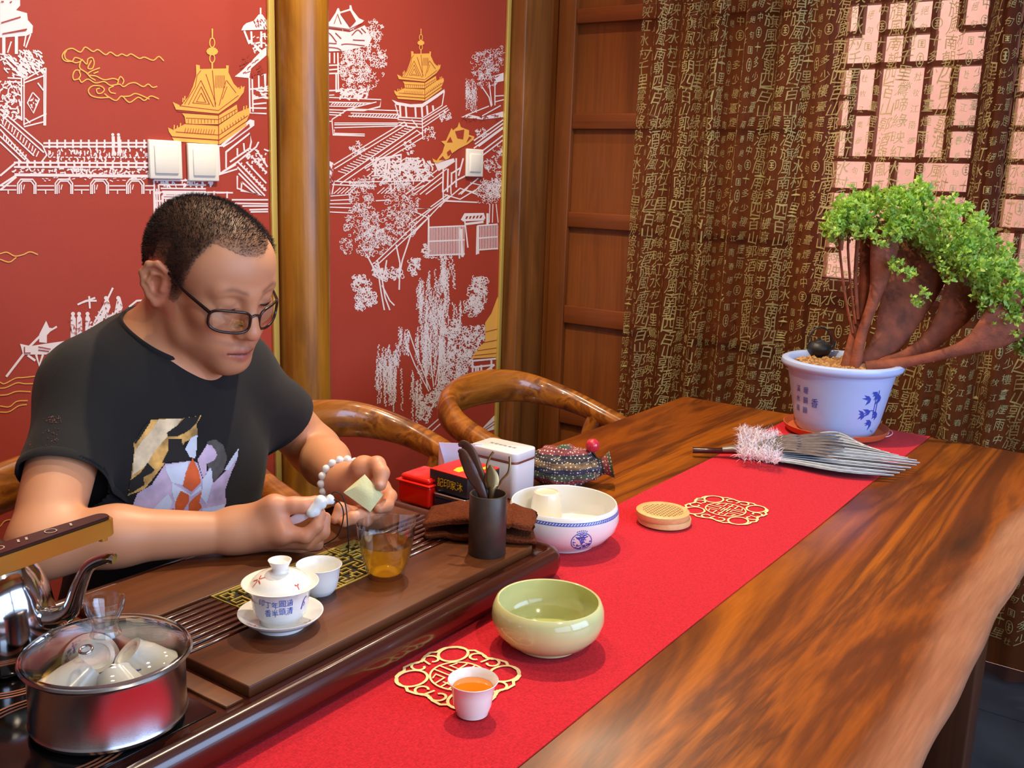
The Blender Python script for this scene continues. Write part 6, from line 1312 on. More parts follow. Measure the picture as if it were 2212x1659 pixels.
def np_mesh(name, V, F, m, parent=None, smooth=True):
    me = bpy.data.meshes.new(name); me.vertices.add(len(V)); me.vertices.foreach_set('co', np.asarray(V, np.float32).ravel())
    me.loops.add(F.size); me.loops.foreach_set('vertex_index', F.astype(np.int32).ravel()); me.polygons.add(len(F)); me.polygons.foreach_set('loop_start', np.arange(0, F.size, F.shape[1], dtype=np.int32)); me.update(calc_edges=True); me.validate()
    return link(name, me, m, parent, smooth)
def relax(V, F, it=2, lam=0.5):
    n = len(V); E = np.concatenate([F[:, [0, 1]], F[:, [1, 2]], F[:, [2, 3]], F[:, [3, 0]]]); E = np.concatenate([E, E[:, ::-1]])
    deg = np.bincount(E[:, 0], minlength=n)[:, None].astype(float); deg[deg == 0] = 1
    for _ in range(it):
        for l in (lam, -lam * 1.03):
            S = np.stack([np.bincount(E[:, 0], V[E[:, 1], k], n) for k in range(3)], 1); V = V + l * (S / deg - V)
    return V
def A3(v): return np.array(v, float)
def Q(px, py, D): return np.array(atD(px, py, D))
# ---- head frame fitted to the photograph
HC = A3((0.937, 1.206, 1.152)); HF = A3((0.002, -0.915, -0.403)); HL = A3((0.998, -0.02, 0.055)); HU = A3((-0.05, -0.40, 0.915))
HF /= np.linalg.norm(HF); HL -= HF * (HL @ HF); HL /= np.linalg.norm(HL); HU = np.cross(HF, HL) * -1
if HU[2] < 0: HU = -HU
HM = np.stack([HF, HL, HU])
def hd_(f, l, u): return HC + HF * f + HL * l + HU * u
body = SDF(); B = body
def he(c, r, k=0.012, sub=False, tilt=None):
    M = HM if tilt is None else tilt; B.ell(hd_(*c), r, M, k, sub)
def hcn(a, b, r1, r2, k=0.010, sub=False): B.cone(hd_(*a), hd_(*b), r1, r2, k, sub)
he((-0.014, 0, 0.041), (0.097, 0.0760, 0.075)); he((0.036, 0, 0.044), (0.056, 0.066, 0.056), 0.03); he((0.036, 0, -0.024), (0.053, 0.058, 0.070), 0.03)
he((-0.030, 0, 0.010), (0.070, 0.068, 0.060), 0.03)
for s in (-1, 1):
    hcn((0.005, s * 0.055, -0.028), (0.030, s * 0.046, -0.060), 0.017, 0.016, 0.03); hcn((0.030, s * 0.046, -0.060), (0.078, s * 0.013, -0.088), 0.016, 0.015, 0.03)
    he((0.062, s * 0.043, -0.014), (0.026, 0.022, 0.022), 0.02); hcn((0.074, s * 0.040, 0.032), (0.086, s * 0.010, 0.029), 0.011, 0.010, 0.014)
    he((0.060, s * 0.033, -0.046), (0.025, 0.020, 0.026), 0.02)
he((0.083, 0, -0.087), (0.018, 0.022, 0.016), 0.02); he((0.074, 0, -0.060), (0.023, 0.031, 0.026), 0.02)
for s in (-1, 1): he((0.101, s * 0.033, 0.015), (0.015, 0.019, 0.0125), 0.014, True); he((0.0745, s * 0.0315, 0.0150), (0.0158, 0.0165, 0.0145), 0.006); hcn((0.0875, s * 0.020, 0.0095), (0.0835, s * 0.045, 0.0085), 0.0022, 0.0018, 0.004)
hcn((0.089, 0, 0.026), (0.101, 0, -0.008), 0.0085, 0.0095, 0.012); hcn((0.101, 0, -0.008), (0.109, 0, -0.023), 0.0095, 0.0118, 0.008); he((0.108, 0, -0.026), (0.0118, 0.0125, 0.0100), 0.006)
for s in (-1, 1): he((0.0975, s * 0.0125, -0.0305), (0.0100, 0.0070, 0.0080), 0.006)
for s in (-1, 1): he((0.103, s * 0.0062, -0.0395), (0.0052, 0.0032, 0.0040), 0.003, True)
hcn((0.098, 0, -0.036), (0.0965, 0, -0.054), 0.005, 0.006, 0.010)
for s in (-1, 1):
    hcn((0.0905, s * 0.022, -0.0645), (0.1000, s * 0.004, -0.0590), 0.0044, 0.0062, 0.004); hcn((0.0895, s * 0.020, -0.0670), (0.0980, s * 0.003, -0.0708), 0.0050, 0.0076, 0.004)
    hcn((0.0950, s * 0.0235, -0.0655), (0.1050, 0, -0.0645), 0.0010, 0.0016, 0.0025, True)
for s in (-1, 1):   # ears
    ct_, st_ = math.cos(0.42), math.sin(0.42); ef = HF * ct_ - HL * s * st_; el = HL * s * ct_ + HF * st_; EM = np.stack([ef, el, HU])
    def ept(f, l, u): return hd_(-0.004, s * 0.0735, 0.004) + ef * f + el * l + HU * u
    B.ell(ept(-0.012, 0.006, 0.0), (0.020, 0.0060, 0.029), EM, 0.006); B.ell(ept(-0.011, 0.013, 0.004), (0.0120, 0.0075, 0.0190), EM, 0.004, True)
    pts = [(0.006, 0.002, 0.010), (0.002, 0.007, 0.024), (-0.010, 0.010, 0.031), (-0.023, 0.012, 0.026), (-0.030, 0.013, 0.010), (-0.026, 0.011, -0.008), (-0.016, 0.009, -0.022), (-0.006, 0.006, -0.030), (0.002, 0.003, -0.024)]
    B.chain([ept(*q) for q in pts], [0.0034, 0.0040, 0.0042, 0.0042, 0.0040, 0.0038, 0.0044, 0.0062, 0.0045], 0.004)
    B.chain([ept(-0.004, 0.008, 0.016), ept(-0.015, 0.010, 0.014), ept(-0.020, 0.011, 0.0), ept(-0.012, 0.009, -0.014)], [0.0024, 0.003, 0.003, 0.0025], 0.004); B.cone(ept(0.003, 0.005, 0.002), ept(0.002, 0.007, -0.006), 0.0045, 0.0045, 0.004)
# ---- neck, trunk and arms
NB = A3((0.905, 1.312, 1.015)); SR = A3((0.778, 1.300, 0.992)); SL = A3((1.058, 1.285, 0.982))
B.cone(hd_(-0.022, 0, -0.020), NB, 0.056, 0.062, 0.03); B.cone(hd_(-0.004, 0, -0.050), A3((0.912, 1.275, 1.00)), 0.036, 0.045, 0.03)
B.cone(hd_(-0.018, -0.052, -0.035), A3((0.895, 1.262, 0.995)), 0.015, 0.014, 0.02)
TR = SDF()                                       # trunk is kept apart too: the shirt grows from it
def trunk_(S, g):
    S.cone(NB + A3((0, 0.01, 0.0)), SR + A3((0.03, 0.005, 0.010)), 0.058 + g, 0.050 + g, 0.05); S.cone(NB + A3((0, 0.01, 0.0)), SL + A3((-0.03, 0.005, 0.010)), 0.058 + g, 0.050 + g, 0.05)
    S.ell((0.915, 1.300, 0.93), (0.166 + g, 0.108 + g, 0.135 + g), None, 0.06); S.ell((0.905, 1.290, 0.80), (0.152 + g, 0.112 + g, 0.16 + g), None, 0.06); S.ell((0.90, 1.30, 0.62), (0.160 + g, 0.120 + g, 0.14 + g), None, 0.06)
trunk_(B, 0.0)
ER = A3((0.642, 1.178, 0.834)); WR = Q(500, 1150, 1.345)
B.cone(SR, ER, 0.050, 0.041, 0.02); B.cone(ER, ER * 0.62 + WR * 0.38 + A3((0, 0, 0.006)), 0.041, 0.038, 0.02); B.cone(ER * 0.62 + WR * 0.38 + A3((0, 0, 0.006)), WR, 0.038, 0.0265, 0.02)
EL = Q(682, 975, 1.80); WL = Q(742, 1040, 1.50)
B.cone(SL, EL, 0.050, 0.043, 0.02); B.cone(EL, EL * 0.6 + WL * 0.4, 0.043, 0.039, 0.02); B.cone(EL * 0.6 + WL * 0.4, WL, 0.039, 0.028, 0.02)
# right hand pinching a jade charm
IM = Q(612, 1150, 1.335); MM = Q(606, 1166, 1.352); RM = Q(596, 1172, 1.372); PM = Q(584, 1172, 1.392)
for a, r in ((IM, 0.0125), (MM, 0.013), (RM, 0.012), (PM, 0.011)): B.cone(WR + (a - WR) * 0.02, a, 0.0215, r, 0.016)
TMC = Q(592, 1094, 1.338)
B.cone(WR + A3((0.01, 0, 0.008)), TMC, 0.0225, 0.0145, 0.02); B.cone(IM, TMC, 0.011, 0.011, 0.018)
B.chain([TMC, Q(636, 1091, 1.338), Q(656, 1092, 1.340), Q(682, 1083, 1.346)], [0.0138, 0.0110, 0.0108, 0.0082], 0.005)
B.chain([IM, Q(660, 1158, 1.335), Q(684, 1136, 1.338), Q(692, 1108, 1.345)], [0.0122, 0.0100, 0.0088, 0.0074], 0.004)
B.chain([MM, Q(664, 1172, 1.352), Q(698, 1150, 1.355), Q(703, 1118, 1.357)], [0.0125, 0.0102, 0.0090, 0.0076], 0.004)
B.chain([RM, Q(648, 1186, 1.372), Q(684, 1176, 1.378), Q(692, 1152, 1.380)], [0.0118, 0.0098, 0.0086, 0.0074], 0.004)
B.chain([PM, Q(626, 1186, 1.396), Q(654, 1182, 1.402), Q(664, 1166, 1.402)], [0.0105, 0.0086, 0.0078, 0.0068], 0.004)
# left hand cupped round a folded sachet
PL = Q(786, 1062, 1.455)
li, lm, lr, lp = Q(824, 1052, 1.475), Q(826, 1076, 1.462), Q(812, 1098, 1.447), Q(790, 1108, 1.437)
for a, r in ((li, 0.0125), (lm, 0.0125), (lr, 0.012), (lp, 0.0115)): B.cone(WL, a, 0.0225, r, 0.016)
B.ell(PL, (0.028, 0.026, 0.020), None, 0.02)
ltm = Q(786, 1012, 1.440); B.cone(WL + (PL - WL) * 0.15, ltm, 0.021, 0.0165, 0.018); B.cone(PL, ltm, 0.016, 0.014, 0.016)
B.chain([ltm, Q(814, 1004, 1.428), Q(824, 1022, 1.415), Q(822, 1048, 1.405)], [0.0155, 0.0122, 0.0112, 0.0085], 0.005)
B.chain([lm, Q(834, 1096, 1.435), Q(808, 1110, 1.412), Q(776, 1110, 1.402)], [0.0122, 0.0100, 0.0092, 0.0078], 0.004)
B.chain([li, Q(842, 1072, 1.447), Q(836, 1092, 1.420), Q(818, 1098, 1.402)], [0.0122, 0.0102, 0.0092, 0.0076], 0.004)
B.chain([lr, Q(790, 1122, 1.412), Q(762, 1118, 1.396), Q(744, 1128, 1.392)], [0.0118, 0.0098, 0.0088, 0.0074], 0.004)
B.chain([lp, Q(762, 1108, 1.415), Q(736, 1098, 1.402), Q(724, 1122, 1.396)], [0.0112, 0.0092, 0.0084, 0.0070], 0.004)
# seated hips and legs (below the table top)
LEG = []
for s, hx_ in ((-1, 0.82), (1, 0.99)): LEG.append((A3((hx_, 1.32, 0.545)), A3((hx_ + s * 0.03, 1.00, 0.545)), A3((hx_ + s * 0.03, 0.98, 0.10)), A3((hx_ + s * 0.045, 0.88, 0.04))))
V, F = body.mesh((0.56, 0.84, 0.60), (1.30, 1.45, 1.31), 0.0021)
V = relax(V, F, 2)
# keep only skin that shows outside the clothes
SH = SDF(); trunk_(SH, 0.008)
M_SKIN, _t, _b = new_mat('skin'); _a = _t.nodes.new('ShaderNodeVertexColor'); _a.layer_name = 'tone'; _t.links.new(_a.outputs['Color'], _b.inputs['Base Color']); setp(_b, rough=0.46, sss=0.12); _b.inputs['Subsurface Radius'].default_value = (0.012, 0.005, 0.003); _b.inputs['Subsurface Scale'].default_value = 0.5
man = thing('person', (0.90, 1.30, 0), 'man with short hair, glasses and a black printed T-shirt bending over the tea tray', 'person')
mo = A3(man.location)
bo = np_mesh('body', V - mo, F, M_SKIN, man)
def tone(V):
    n = len(V); base = np.tile(A3(lin((208, 147, 109))[:3]), (n, 1)); q = (V - HC) @ HM.T; f, l, u = q.T
    def mixc(mask, rgb): 
        c = A3(lin(rgb)[:3]); base[:] = base * (1 - mask[:, None]) + c * mask[:, None]
    g = lambda d, w: np.exp(-(d / w) ** 2)
    onh = (f > 0.05)
    mixc(np.clip(g(u + 0.0650, 0.0095) * g(l, 0.022) * (f > 0.086) * 1.3, 0, 1) * 0.85, (176, 84, 78))
    mixc(np.clip(1.6 * g(u + 0.0648, 0.0016) * (np.abs(l) < 0.024) * (f > 0.085), 0, 1) * 0.8, (96, 40, 36))
    mixc(g(u + 0.026, 0.014) * g(l, 0.016) * (f > 0.094) * 0.35, (206, 120, 100)); mixc(g(u + 0.02, 0.026) * g(np.abs(l) - 0.042, 0.022) * onh * 0.22, (214, 128, 104))
    mixc(np.clip(g(u + 0.085, 0.022) * onh + g(u + 0.052, 0.010) * g(l, 0.024) * (f > 0.08), 0, 1) * 0.16, (120, 92, 80))
    mixc(g(np.abs(l) - 0.076, 0.014) * (np.abs(l) > 0.070) * (f < 0.03) * (u < 0.05) * (u > -0.04) * 0.45, (214, 116, 96))
    br = g(u - (0.0345 + 0.006 * np.exp(-((np.abs(l) - 0.034) / 0.014) ** 2) - 0.06 * np.maximum(0, np.abs(l) - 0.040)), 0.0036) * ((np.abs(l) > 0.010) & (np.abs(l) < 0.052)) * (f > 0.06); mixc(np.clip(br, 0, 1) * 0.50 * np.clip((np.abs(l) - 0.008) / 0.008, 0, 1) * np.clip((0.054 - np.abs(l)) / 0.016, 0, 1), (62, 44, 34))
    mixc(g(u - 0.0115, 0.012) * g(np.abs(l) - 0.032, 0.018) * (f > 0.07) * 0.28, (150, 96, 76))
    hnd = np.minimum(np.linalg.norm(V - Q(650, 1120, 1.345), axis=1), np.linalg.norm(V - Q(795, 1070, 1.44), axis=1)); mixc(np.clip(1 - hnd / 0.085, 0, 1) * 0.40, (224, 130, 108))
    for np_, r_ in ((Q(680, 1078, 1.336), 0.0062), (Q(774, 1105, 1.392), 0.0060), (Q(822, 1044, 1.396), 0.0060)): mixc(np.clip(1.6 - 1.6 * np.linalg.norm(V - np_, axis=1) / r_, 0, 1) * 0.55, (238, 196, 182))
    return base
tc_ = tone(V); ca_ = bo.data.color_attributes.new('tone', 'FLOAT_COLOR', 'POINT'); ca_.data.foreach_set('color', np.concatenate([tc_, np.ones((len(tc_), 1))], 1).astype(np.float32).ravel())
# ---- short hair
hsdf = SDF(); hsdf.P = [p for p in body.P[:4]]
q = (V - HC) @ HM.T
def hair_mask(q):
    f, l, u = q.T; al = np.abs(l)
    umin = np.interp(f, [-0.12, -0.05, -0.036, -0.030, -0.006, 0.000, 0.020, 0.028, 0.035, 0.041, 0.046], [-0.040, -0.038, -0.034, 0.034, 0.036, -0.010, -0.014, 0.002, 0.022, 0.046, 0.084])
    front = np.interp(al, [0, 0.020, 0.036, 0.050, 0.07], [0.0840, 0.0850, 0.0905, 0.092, 0.088])
    um = np.where(f > 0.046, front, umin)
    return u - um
keep = (hair_mask(q) > 0) & (q[:, 2] > -0.05) & (np.abs(q[:, 1]) < 0.0785) & ~((np.abs(q[:, 1]) > 0.069) & (q[:, 0] > -0.045) & (q[:, 0] < 0.010) & (q[:, 2] < 0.030))
N = np.zeros_like(V); fn0 = np.cross(V[F[:, 2]] - V[F[:, 0]], V[F[:, 3]] - V[F[:, 1]])
for k in range(4): 
    for d in range(3): N[:, d] += np.bincount(F[:, k], fn0[:, d], len(V))
N /= np.linalg.norm(N, axis=1)[:, None] + 1e-12
fk = keep[F].all(1); Fh = F[fk]; used = np.unique(Fh); rm = np.full(len(V), -1); rm[used] = np.arange(len(used))
edge = np.clip(hair_mask(q)[used] / 0.012, 0.0, 1)
Vh = V[used] + N[used] * (0.0006 + 0.0012 * edge)[:, None]
M_HAIR = mat('short_dark_hair', (44, 34, 28), 0.62, bump=1.0, bscale=900, var=0.35, vscale=500)
M_SCALP, _t, _b = new_mat('cropped_scalp'); _a = _t.nodes.new('ShaderNodeVertexColor'); _a.layer_name = 'tone'; _t.links.new(_a.outputs['Color'], _b.inputs['Base Color']); setp(_b, rough=0.5)
ho = np_mesh('hair', Vh - mo, rm[Fh], M_SCALP, man)
qs = q[used]; hair_dark = np.clip(hair_mask(qs) / 0.035, 0.0, 1) * np.interp(qs[:, 0] * 0.5 + qs[:, 2], [0.02, 0.075, 0.125], [1.0, 0.80, 0.52]); hair_dark = np.clip(0.42 + 0.58 * hair_dark, 0, 1)  # crown lightened: thinner hair, plus scalp sheen put into the colour
ctn = A3(lin((208, 147, 109))[:3]) * (1 - hair_dark[:, None]) + A3(lin((34, 26, 22))[:3]) * hair_dark[:, None]
ho.data.color_attributes.new('tone', 'FLOAT_COLOR', 'POINT').data.foreach_set('color', np.concatenate([ctn, np.ones((len(ctn), 1))], 1).astype(np.float32).ravel())
rg = np.random.default_rng(4); pick = rg.choice(len(used), 24000); pv_ = Vh[pick] + rg.normal(0, 0.0008, (24000, 3)); nv_ = N[used][pick]; qq = q[used][pick]
fw = HF * 0.55 + HU * 0.25; dv_ = nv_ * 0.9 + fw * (0.4 + 0.3 * rg.random((24000, 1))) + rg.normal(0, 0.28, (24000, 3)); dv_ /= np.linalg.norm(dv_, axis=1)[:, None]
ln_ = (0.0025 + 0.0040 * np.clip((qq[:, 2] + 0.02) / 0.10, 0, 1)) * (0.25 + 0.75 * edge[pick]) * rg.uniform(0.6, 1.2, 24000); sdv = np.cross(dv_, rg.normal(0, 1, (24000, 3))); sdv /= np.linalg.norm(sdv, axis=1)[:, None]; sdv *= 0.00042
hv = np.stack([pv_ + sdv, pv_ - sdv, pv_ + dv_ * ln_[:, None]], 1).reshape(-1, 3); hf = np.arange(len(hv)).reshape(-1, 3)
np_mesh('hair_strands', hv - mo, hf, M_HAIR, ho, False)['kind'] = 'stuff'
# eyelashes / lowered lids and brows
M_LASH = mat('dark_lash', (36, 24, 20), 0.6)
for s in (-1, 1):
    P = [hd_(0.0795, s * 0.0460, 0.0075), hd_(0.0868, s * 0.0395, 0.0062), hd_(0.0898, s * 0.0315, 0.0060), hd_(0.0893, s * 0.0240, 0.0076), hd_(0.0868, s * 0.0185, 0.0098)]
    tube('eyelash', [Vector(p_ - mo) for p_ in P], [0.0005, 0.0011, 0.0013, 0.0011, 0.0005], M_LASH, man, 8, n=20)
# ---- glasses (worn low)
M_SPEC = mat('dark_glasses_frame', (34, 16, 16), 0.25, coat=0.4)
def lens_pts(s, n=36):
    P = []
    for k in range(n):
        t = 2 * PI * k / n; c, si = math.cos(t), math.sin(t); e = 0.62
        x = 0.0265 * math.copysign(abs(c) ** e, c); y = 0.0165 * math.copysign(abs(si) ** e, si)
        P.append((x + s * 0.0345, y))
    return P
GZ, GFw = -0.005, 0.110
def gpt(l, u): return hd_(GFw - 1.8 * l * l * 4 - (u) * 0.10, l, u + GZ) - mo
M_LENS = bpy.data.materials.new('spectacle_lens'); M_LENS.use_nodes = True; _t = M_LENS.node_tree; _t.nodes.clear(); _o = _t.nodes.new('ShaderNodeOutputMaterial'); _mx = _t.nodes.new('ShaderNodeMixShader'); _tr = _t.nodes.new('ShaderNodeBsdfTransparent'); _gl = _t.nodes.new('ShaderNodeBsdfGlossy'); _gl.inputs['Roughness'].default_value = 0.02; _mx.inputs[0].default_value = 0.07; _tr.inputs[0].default_value = (0.93, 0.92, 0.92, 1)
_t.links.new(_tr.outputs[0], _mx.inputs[1]); _t.links.new(_gl.outputs[0], _mx.inputs[2]); _t.links.new(_mx.outputs[0], _o.inputs[0])
gp0 = [Vector(gpt(l, u)) for l, u in lens_pts(-1)]
gv, gf = [], []
for s in (-1, 1):
    v_, f_ = tube_vf([Vector(gpt(l, u)) for l, u in lens_pts(s)], 0.0021, 8, closed=True); gf += [tuple(i + len(gv) for i in q_) for q_ in f_]; gv += v_
v_, f_ = tube_vf([Vector(gpt(x, 0.006 + 0.004 * (1 - (x / 0.009) ** 2))) for x in np.linspace(-0.009, 0.009, 9)], 0.0018, 8); gf += [tuple(i + len(gv) for i in q_) for q_ in f_]; gv += v_
sp = auto(mesh('glasses', gv, gf, M_SPEC, man), 60)
for s in (-1, 1):
    mesh('lens', [Vector(gpt(l, u)) for l, u in lens_pts(s)], [tuple(range(36))], M_LENS, sp)
    a = gpt(s * 0.0605, 0.010) + mo; b = hd_(-0.012, s * 0.0800, 0.030); c_ = hd_(-0.030, s * 0.0785, 0.010)
    tube('temple', [Vector(a - mo), Vector(a * 0.5 + b * 0.5 + HL * s * 0.004 - mo), Vector(b - mo), Vector(c_ - mo)], [(0.0018, 0.0032), (0.0014, 0.0026), (0.0014, 0.0022), (0.0014, 0.002)], M_SPEC, sp, 8, n=20, up=Vector(HU))
# ---- T-shirt
M_SHIRT = mat('black_cotton', (13, 13, 15), 0.88, bump=0.25, bscale=900, sheen=0.06)
def shirt_sdf():
    S = SDF(); trunk_(S, 0.012)
    S.cone(SR + A3((0.02, 0, 0)), SR * 0.25 + ER * 0.75, 0.060, 0.056, 0.05); S.cone(SL + A3((-0.02, 0, 0)), SL * 0.34 + EL * 0.66, 0.060, 0.060, 0.05)
    return S
SS = shirt_sdf()
def wr_(q):
    x, y, z = q.T; fade = np.clip((1.06 - z) / 0.12, 0, 1)
    return (0.0035 * np.sin(46 * (z * 0.9 + 0.5 * x + 0.3 * y) + 5 * np.sin(9 * x + 4 * z)) * np.clip((0.97 - z) / 0.1, 0, 1) * np.exp(-((x - 0.80) / 0.07) ** 2) + 0.0022 * np.sin(38 * z - 30 * x + 3 * np.sin(14 * y)) * fade + 0.003 * np.sin(24 * x + 12 * z) * np.clip((0.9 - z) / 0.15, 0, 1))
Vs, Fs = SS.mesh((0.54, 1.02, 0.58), (1.30, 1.46, 1.16), 0.0036, wr_); Vs = relax(Vs, Fs, 2)
cutc = A3((0.912, 1.283, 1.040)); cutn = A3((0.03, -0.36, 0.933)); cutn /= np.linalg.norm(cutn); CRAD = 0.071
def sleeve_cut(P, a, b, t): 
    d = (b - a) / np.linalg.norm(b - a); return (P - (a + (b - a) * t)) @ d
sr_t, sl_t = 0.57, 0.54
TK = SDF(); trunk_(TK, 0.012); SLV = SDF(); SLV.P = SS.P[len(TK.P):]
onarm = SLV(Vs) < TK(Vs) - 0.004
rad_c = np.linalg.norm(np.cross(Vs - cutc, cutn), axis=1)
bad = ((rad_c < CRAD) & ((Vs - cutc) @ cutn > -0.07)) | ((sleeve_cut(Vs, SR, ER, sr_t) > 0) & onarm & (Vs[:, 0] < 0.85)) | ((sleeve_cut(Vs, SL, EL, sl_t) > 0) & onarm & (Vs[:, 0] > 1.0)) | (Vs[:, 2] < 0.60)
Fk = Fs[~bad[Fs].any(1)]; us = np.unique(Fk); rm2 = np.full(len(Vs), -1); rm2[us] = np.arange(len(us)); Vt = Vs[us]; Ft = rm2[Fk]
TL = SDF(); trunk_(TL, 0.0100); Vl, Fl = TL.mesh((0.62, 1.10, 0.58), (1.20, 1.46, 1.16), 0.006, wr_); Vl = relax(Vl, Fl, 1)
lb = (np.linalg.norm(np.cross(Vl - cutc, cutn), axis=1) < CRAD + 0.012) & ((Vl - cutc) @ cutn > -0.07) | (Vl[:, 2] < 0.60); Fl = Fl[~lb[Fl].any(1)]
so = np_mesh('t_shirt', np.concatenate([Vt, Vl]) - mo, np.concatenate([Ft, Fl + len(Vt)]), M_SHIRT, man); md = so.modifiers.new('s', 'SOLIDIFY'); md.thickness = 0.0022; md.offset = 0
def ring(S, c, n, r0, r1, cnt=64, extra=None):
    n = n / np.linalg.norm(n); a = np.cross(n, A3((1, 0.1, 0.3))); a /= np.linalg.norm(a); b = np.cross(n, a); out = []
    rr = np.linspace(r0, r1, 160)
    for k in range(cnt):
        d = a * math.cos(2 * PI * k / cnt) + b * math.sin(2 * PI * k / cnt); q_ = c + rr[:, None] * d; v_ = S(q_)
        i = np.argmax(v_ > 0) if (v_ > 0).any() else len(rr) - 1; out.append(c + d * rr[i])
    return out
def collar():
    a = np.cross(cutn, A3((1, 0.1, 0.3))); a /= np.linalg.norm(a); b = np.cross(cutn, a); out = []; hh = np.linspace(0.09, -0.09, 240)
    for k in range(72):
        d = a * math.cos(2 * PI * k / 72) + b * math.sin(2 * PI * k / 72); q_ = cutc + d * (CRAD + 0.001) + hh[:, None] * cutn; v_ = SS(q_) + wr_(q_); i = np.argmax(v_ < 0); out.append(q_[i])
    o_ = np.array(out)
    for _ in range(3): o_ = (np.roll(o_, 1, 0) + o_ * 2 + np.roll(o_, -1, 0)) / 4
    return o_
cpts = collar(); tube('collar_band', [Vector(p_ - mo) for p_ in cpts], [(0.0030, 0.0065)] * 72, M_SHIRT, so, 10, closed=True, up=Vector(cutn))
for a, b, t in ((SR, ER, sr_t), (SL, EL, sl_t)):
    d = (b - a) / np.linalg.norm(b - a); tube('sleeve_hem', [Vector(p_ - mo) for p_ in ring(SS, a + (b - a) * t - d * 0.006, d, 0.005, 0.10, 48)], [(0.0020, 0.0075)] * 48, M_SHIRT, so, 10, closed=True, up=Vector(d))
# ---- jeans and shoes
M_JEAN = mat('dark_jeans', (34, 40, 56), 0.85, bump=0.3, bscale=600); M_SHOE = mat('black_shoe', (22, 22, 24), 0.4)
J = SDF(); J.ell((0.90, 1.33, 0.56), (0.175, 0.125, 0.11), None, 0.05)
for h_, k_, a_, t_ in LEG: J.cone(h_, k_, 0.085, 0.066, 0.04); J.cone(k_, a_, 0.066, 0.046, 0.04)
Vj, Fj = J.mesh((0.62, 0.86, 0.04), (1.20, 1.48, 0.70), 0.009); np_mesh('jeans', relax(Vj, Fj, 2) - mo, Fj, M_JEAN, man)
for h_, k_, a_, t_ in LEG:
    Z_ = SDF(); Z_.cone(a_ + A3((0, 0.03, -0.055)), t_ + A3((0, -0.05, -0.002)), 0.045, 0.036, 0.03); Z_.ell(a_ + A3((0, 0.02, -0.03)), (0.045, 0.06, 0.07), None, 0.03); Z_.P.append(('e', A3((a_[0], 0.9, -0.30)), A3((0.6, 0.8, 0.30)), np.eye(3), 0, 0.004, True))
    Vz, Fz = Z_.mesh((a_[0] - 0.09, 0.70, -0.02), (a_[0] + 0.12, 1.12, 0.16), 0.007); np_mesh('shoe', relax(Vz, Fz, 1) - mo, Fz, M_SHOE, man)
# ================================================================== what the hands hold, and the print on the shirt
from mathutils.bvhtree import BVHTree
M_JADE = mat('white_jade', (236, 240, 244), 0.18, sss=0.1, coat=0.4); M_CORD = mat('black_cord', (22, 18, 18), 0.7); M_SACHET = mat('pale_green_paper', (214, 216, 168), 0.6, bump=0.2, bscale=500)
# bead bracelet on the left wrist
wax = (A3(PL) - A3(EL)); wax /= np.linalg.norm(wax); wcn = A3(WL) + wax * 0.004
va = np.cross(wax, A3((0, 0, 1))); va /= np.linalg.norm(va); vb = np.cross(wax, va)
br = tag(mesh('bead_cord', [(0, 0, 0)], [], None, man)) if False else None
def ball(name, c, r, m, parent, seg=16):
    o = lathe(name, [(0, -r), (r, 0), (0, r)], m, parent, seg, sm=9) if False else None
    bm = bmesh.new(); bmesh.ops.create_uvsphere(bm, u_segments=seg, v_segments=seg // 2 + 2, radius=r); o = bmobj(name, bm, m, parent, True); o.location = c; return o
brc = tube('bracelet_cord', [Vector(wcn + (va * math.cos(t) + vb * math.sin(t)) * 0.0335 - mo) for t in np.linspace(0, 2 * PI, 41)[:-1]], 0.0008, M_CORD, man, 6, closed=True)
b0 = None
for k in range(18):
    t = 2 * PI * k / 18; c = Vector(wcn + (va * math.cos(t) + vb * math.sin(t)) * 0.0345 - mo)
    if b0 is None: b0 = ball('bead', c, 0.0063, M_JADE, brc, 18)
    else:
        b = b0.copy(); COL.objects.link(b); b.location = c
# jade charm pinched in the right hand, with its loops of black cord
jc = Q(686, 1096, 1.338); jd = thing('jade_charm', tuple(jc), 'carved white jade charm on a black cord in the right hand', 'charm')
def blob(name, prims, h, m, parent, off, it=2):
    S = SDF()
    for a, b, r1, r2 in prims: S.cone(a, b, r1, r2, 0.006)
    P = np.array([p_ for q_ in prims for p_ in q_[:2]]); R_ = max(max(q_[2:]) for q_ in prims) + 0.006
    V_, F_ = S.mesh(P.min(0) - R_, P.max(0) + R_, h); return np_mesh(name, relax(V_, F_, it) - off, F_, m, parent)
blob('carving', [(Q(672, 1106, 1.336), Q(694, 1082, 1.338), 0.0070, 0.0072), (Q(690, 1080, 1.338), Q(698, 1092, 1.339), 0.0050, 0.0040), (Q(676, 1108, 1.336), Q(684, 1108, 1.336), 0.0045, 0.004)], 0.0012, M_JADE, jd, jc)
blob('small_bead', [(Q(706, 1084, 1.350), Q(714, 1078, 1.352), 0.0040, 0.0044), (Q(712, 1074, 1.352), Q(717, 1084, 1.352), 0.0030, 0.0030)], 0.0009, M_JADE, jd, jc)
def cord(pts): return tube('cord', [Vector(Q(*p_) - jc) for p_ in pts], 0.0009, M_CORD, jd, 6, n=50)
cord([(696, 1090, 1.346), (706, 1082, 1.350), (718, 1078, 1.352), (716, 1068, 1.352), (726, 1062, 1.352), (740, 1072, 1.352), (748, 1100, 1.352), (751, 1140, 1.354), (753, 1178, 1.360), (752, 1194, 1.368)])
cord([(716, 1082, 1.350), (726, 1080, 1.350), (738, 1092, 1.350), (742, 1112, 1.352), (738, 1136, 1.356), (728, 1158, 1.362), (712, 1170, 1.376), (690, 1180, 1.40)])
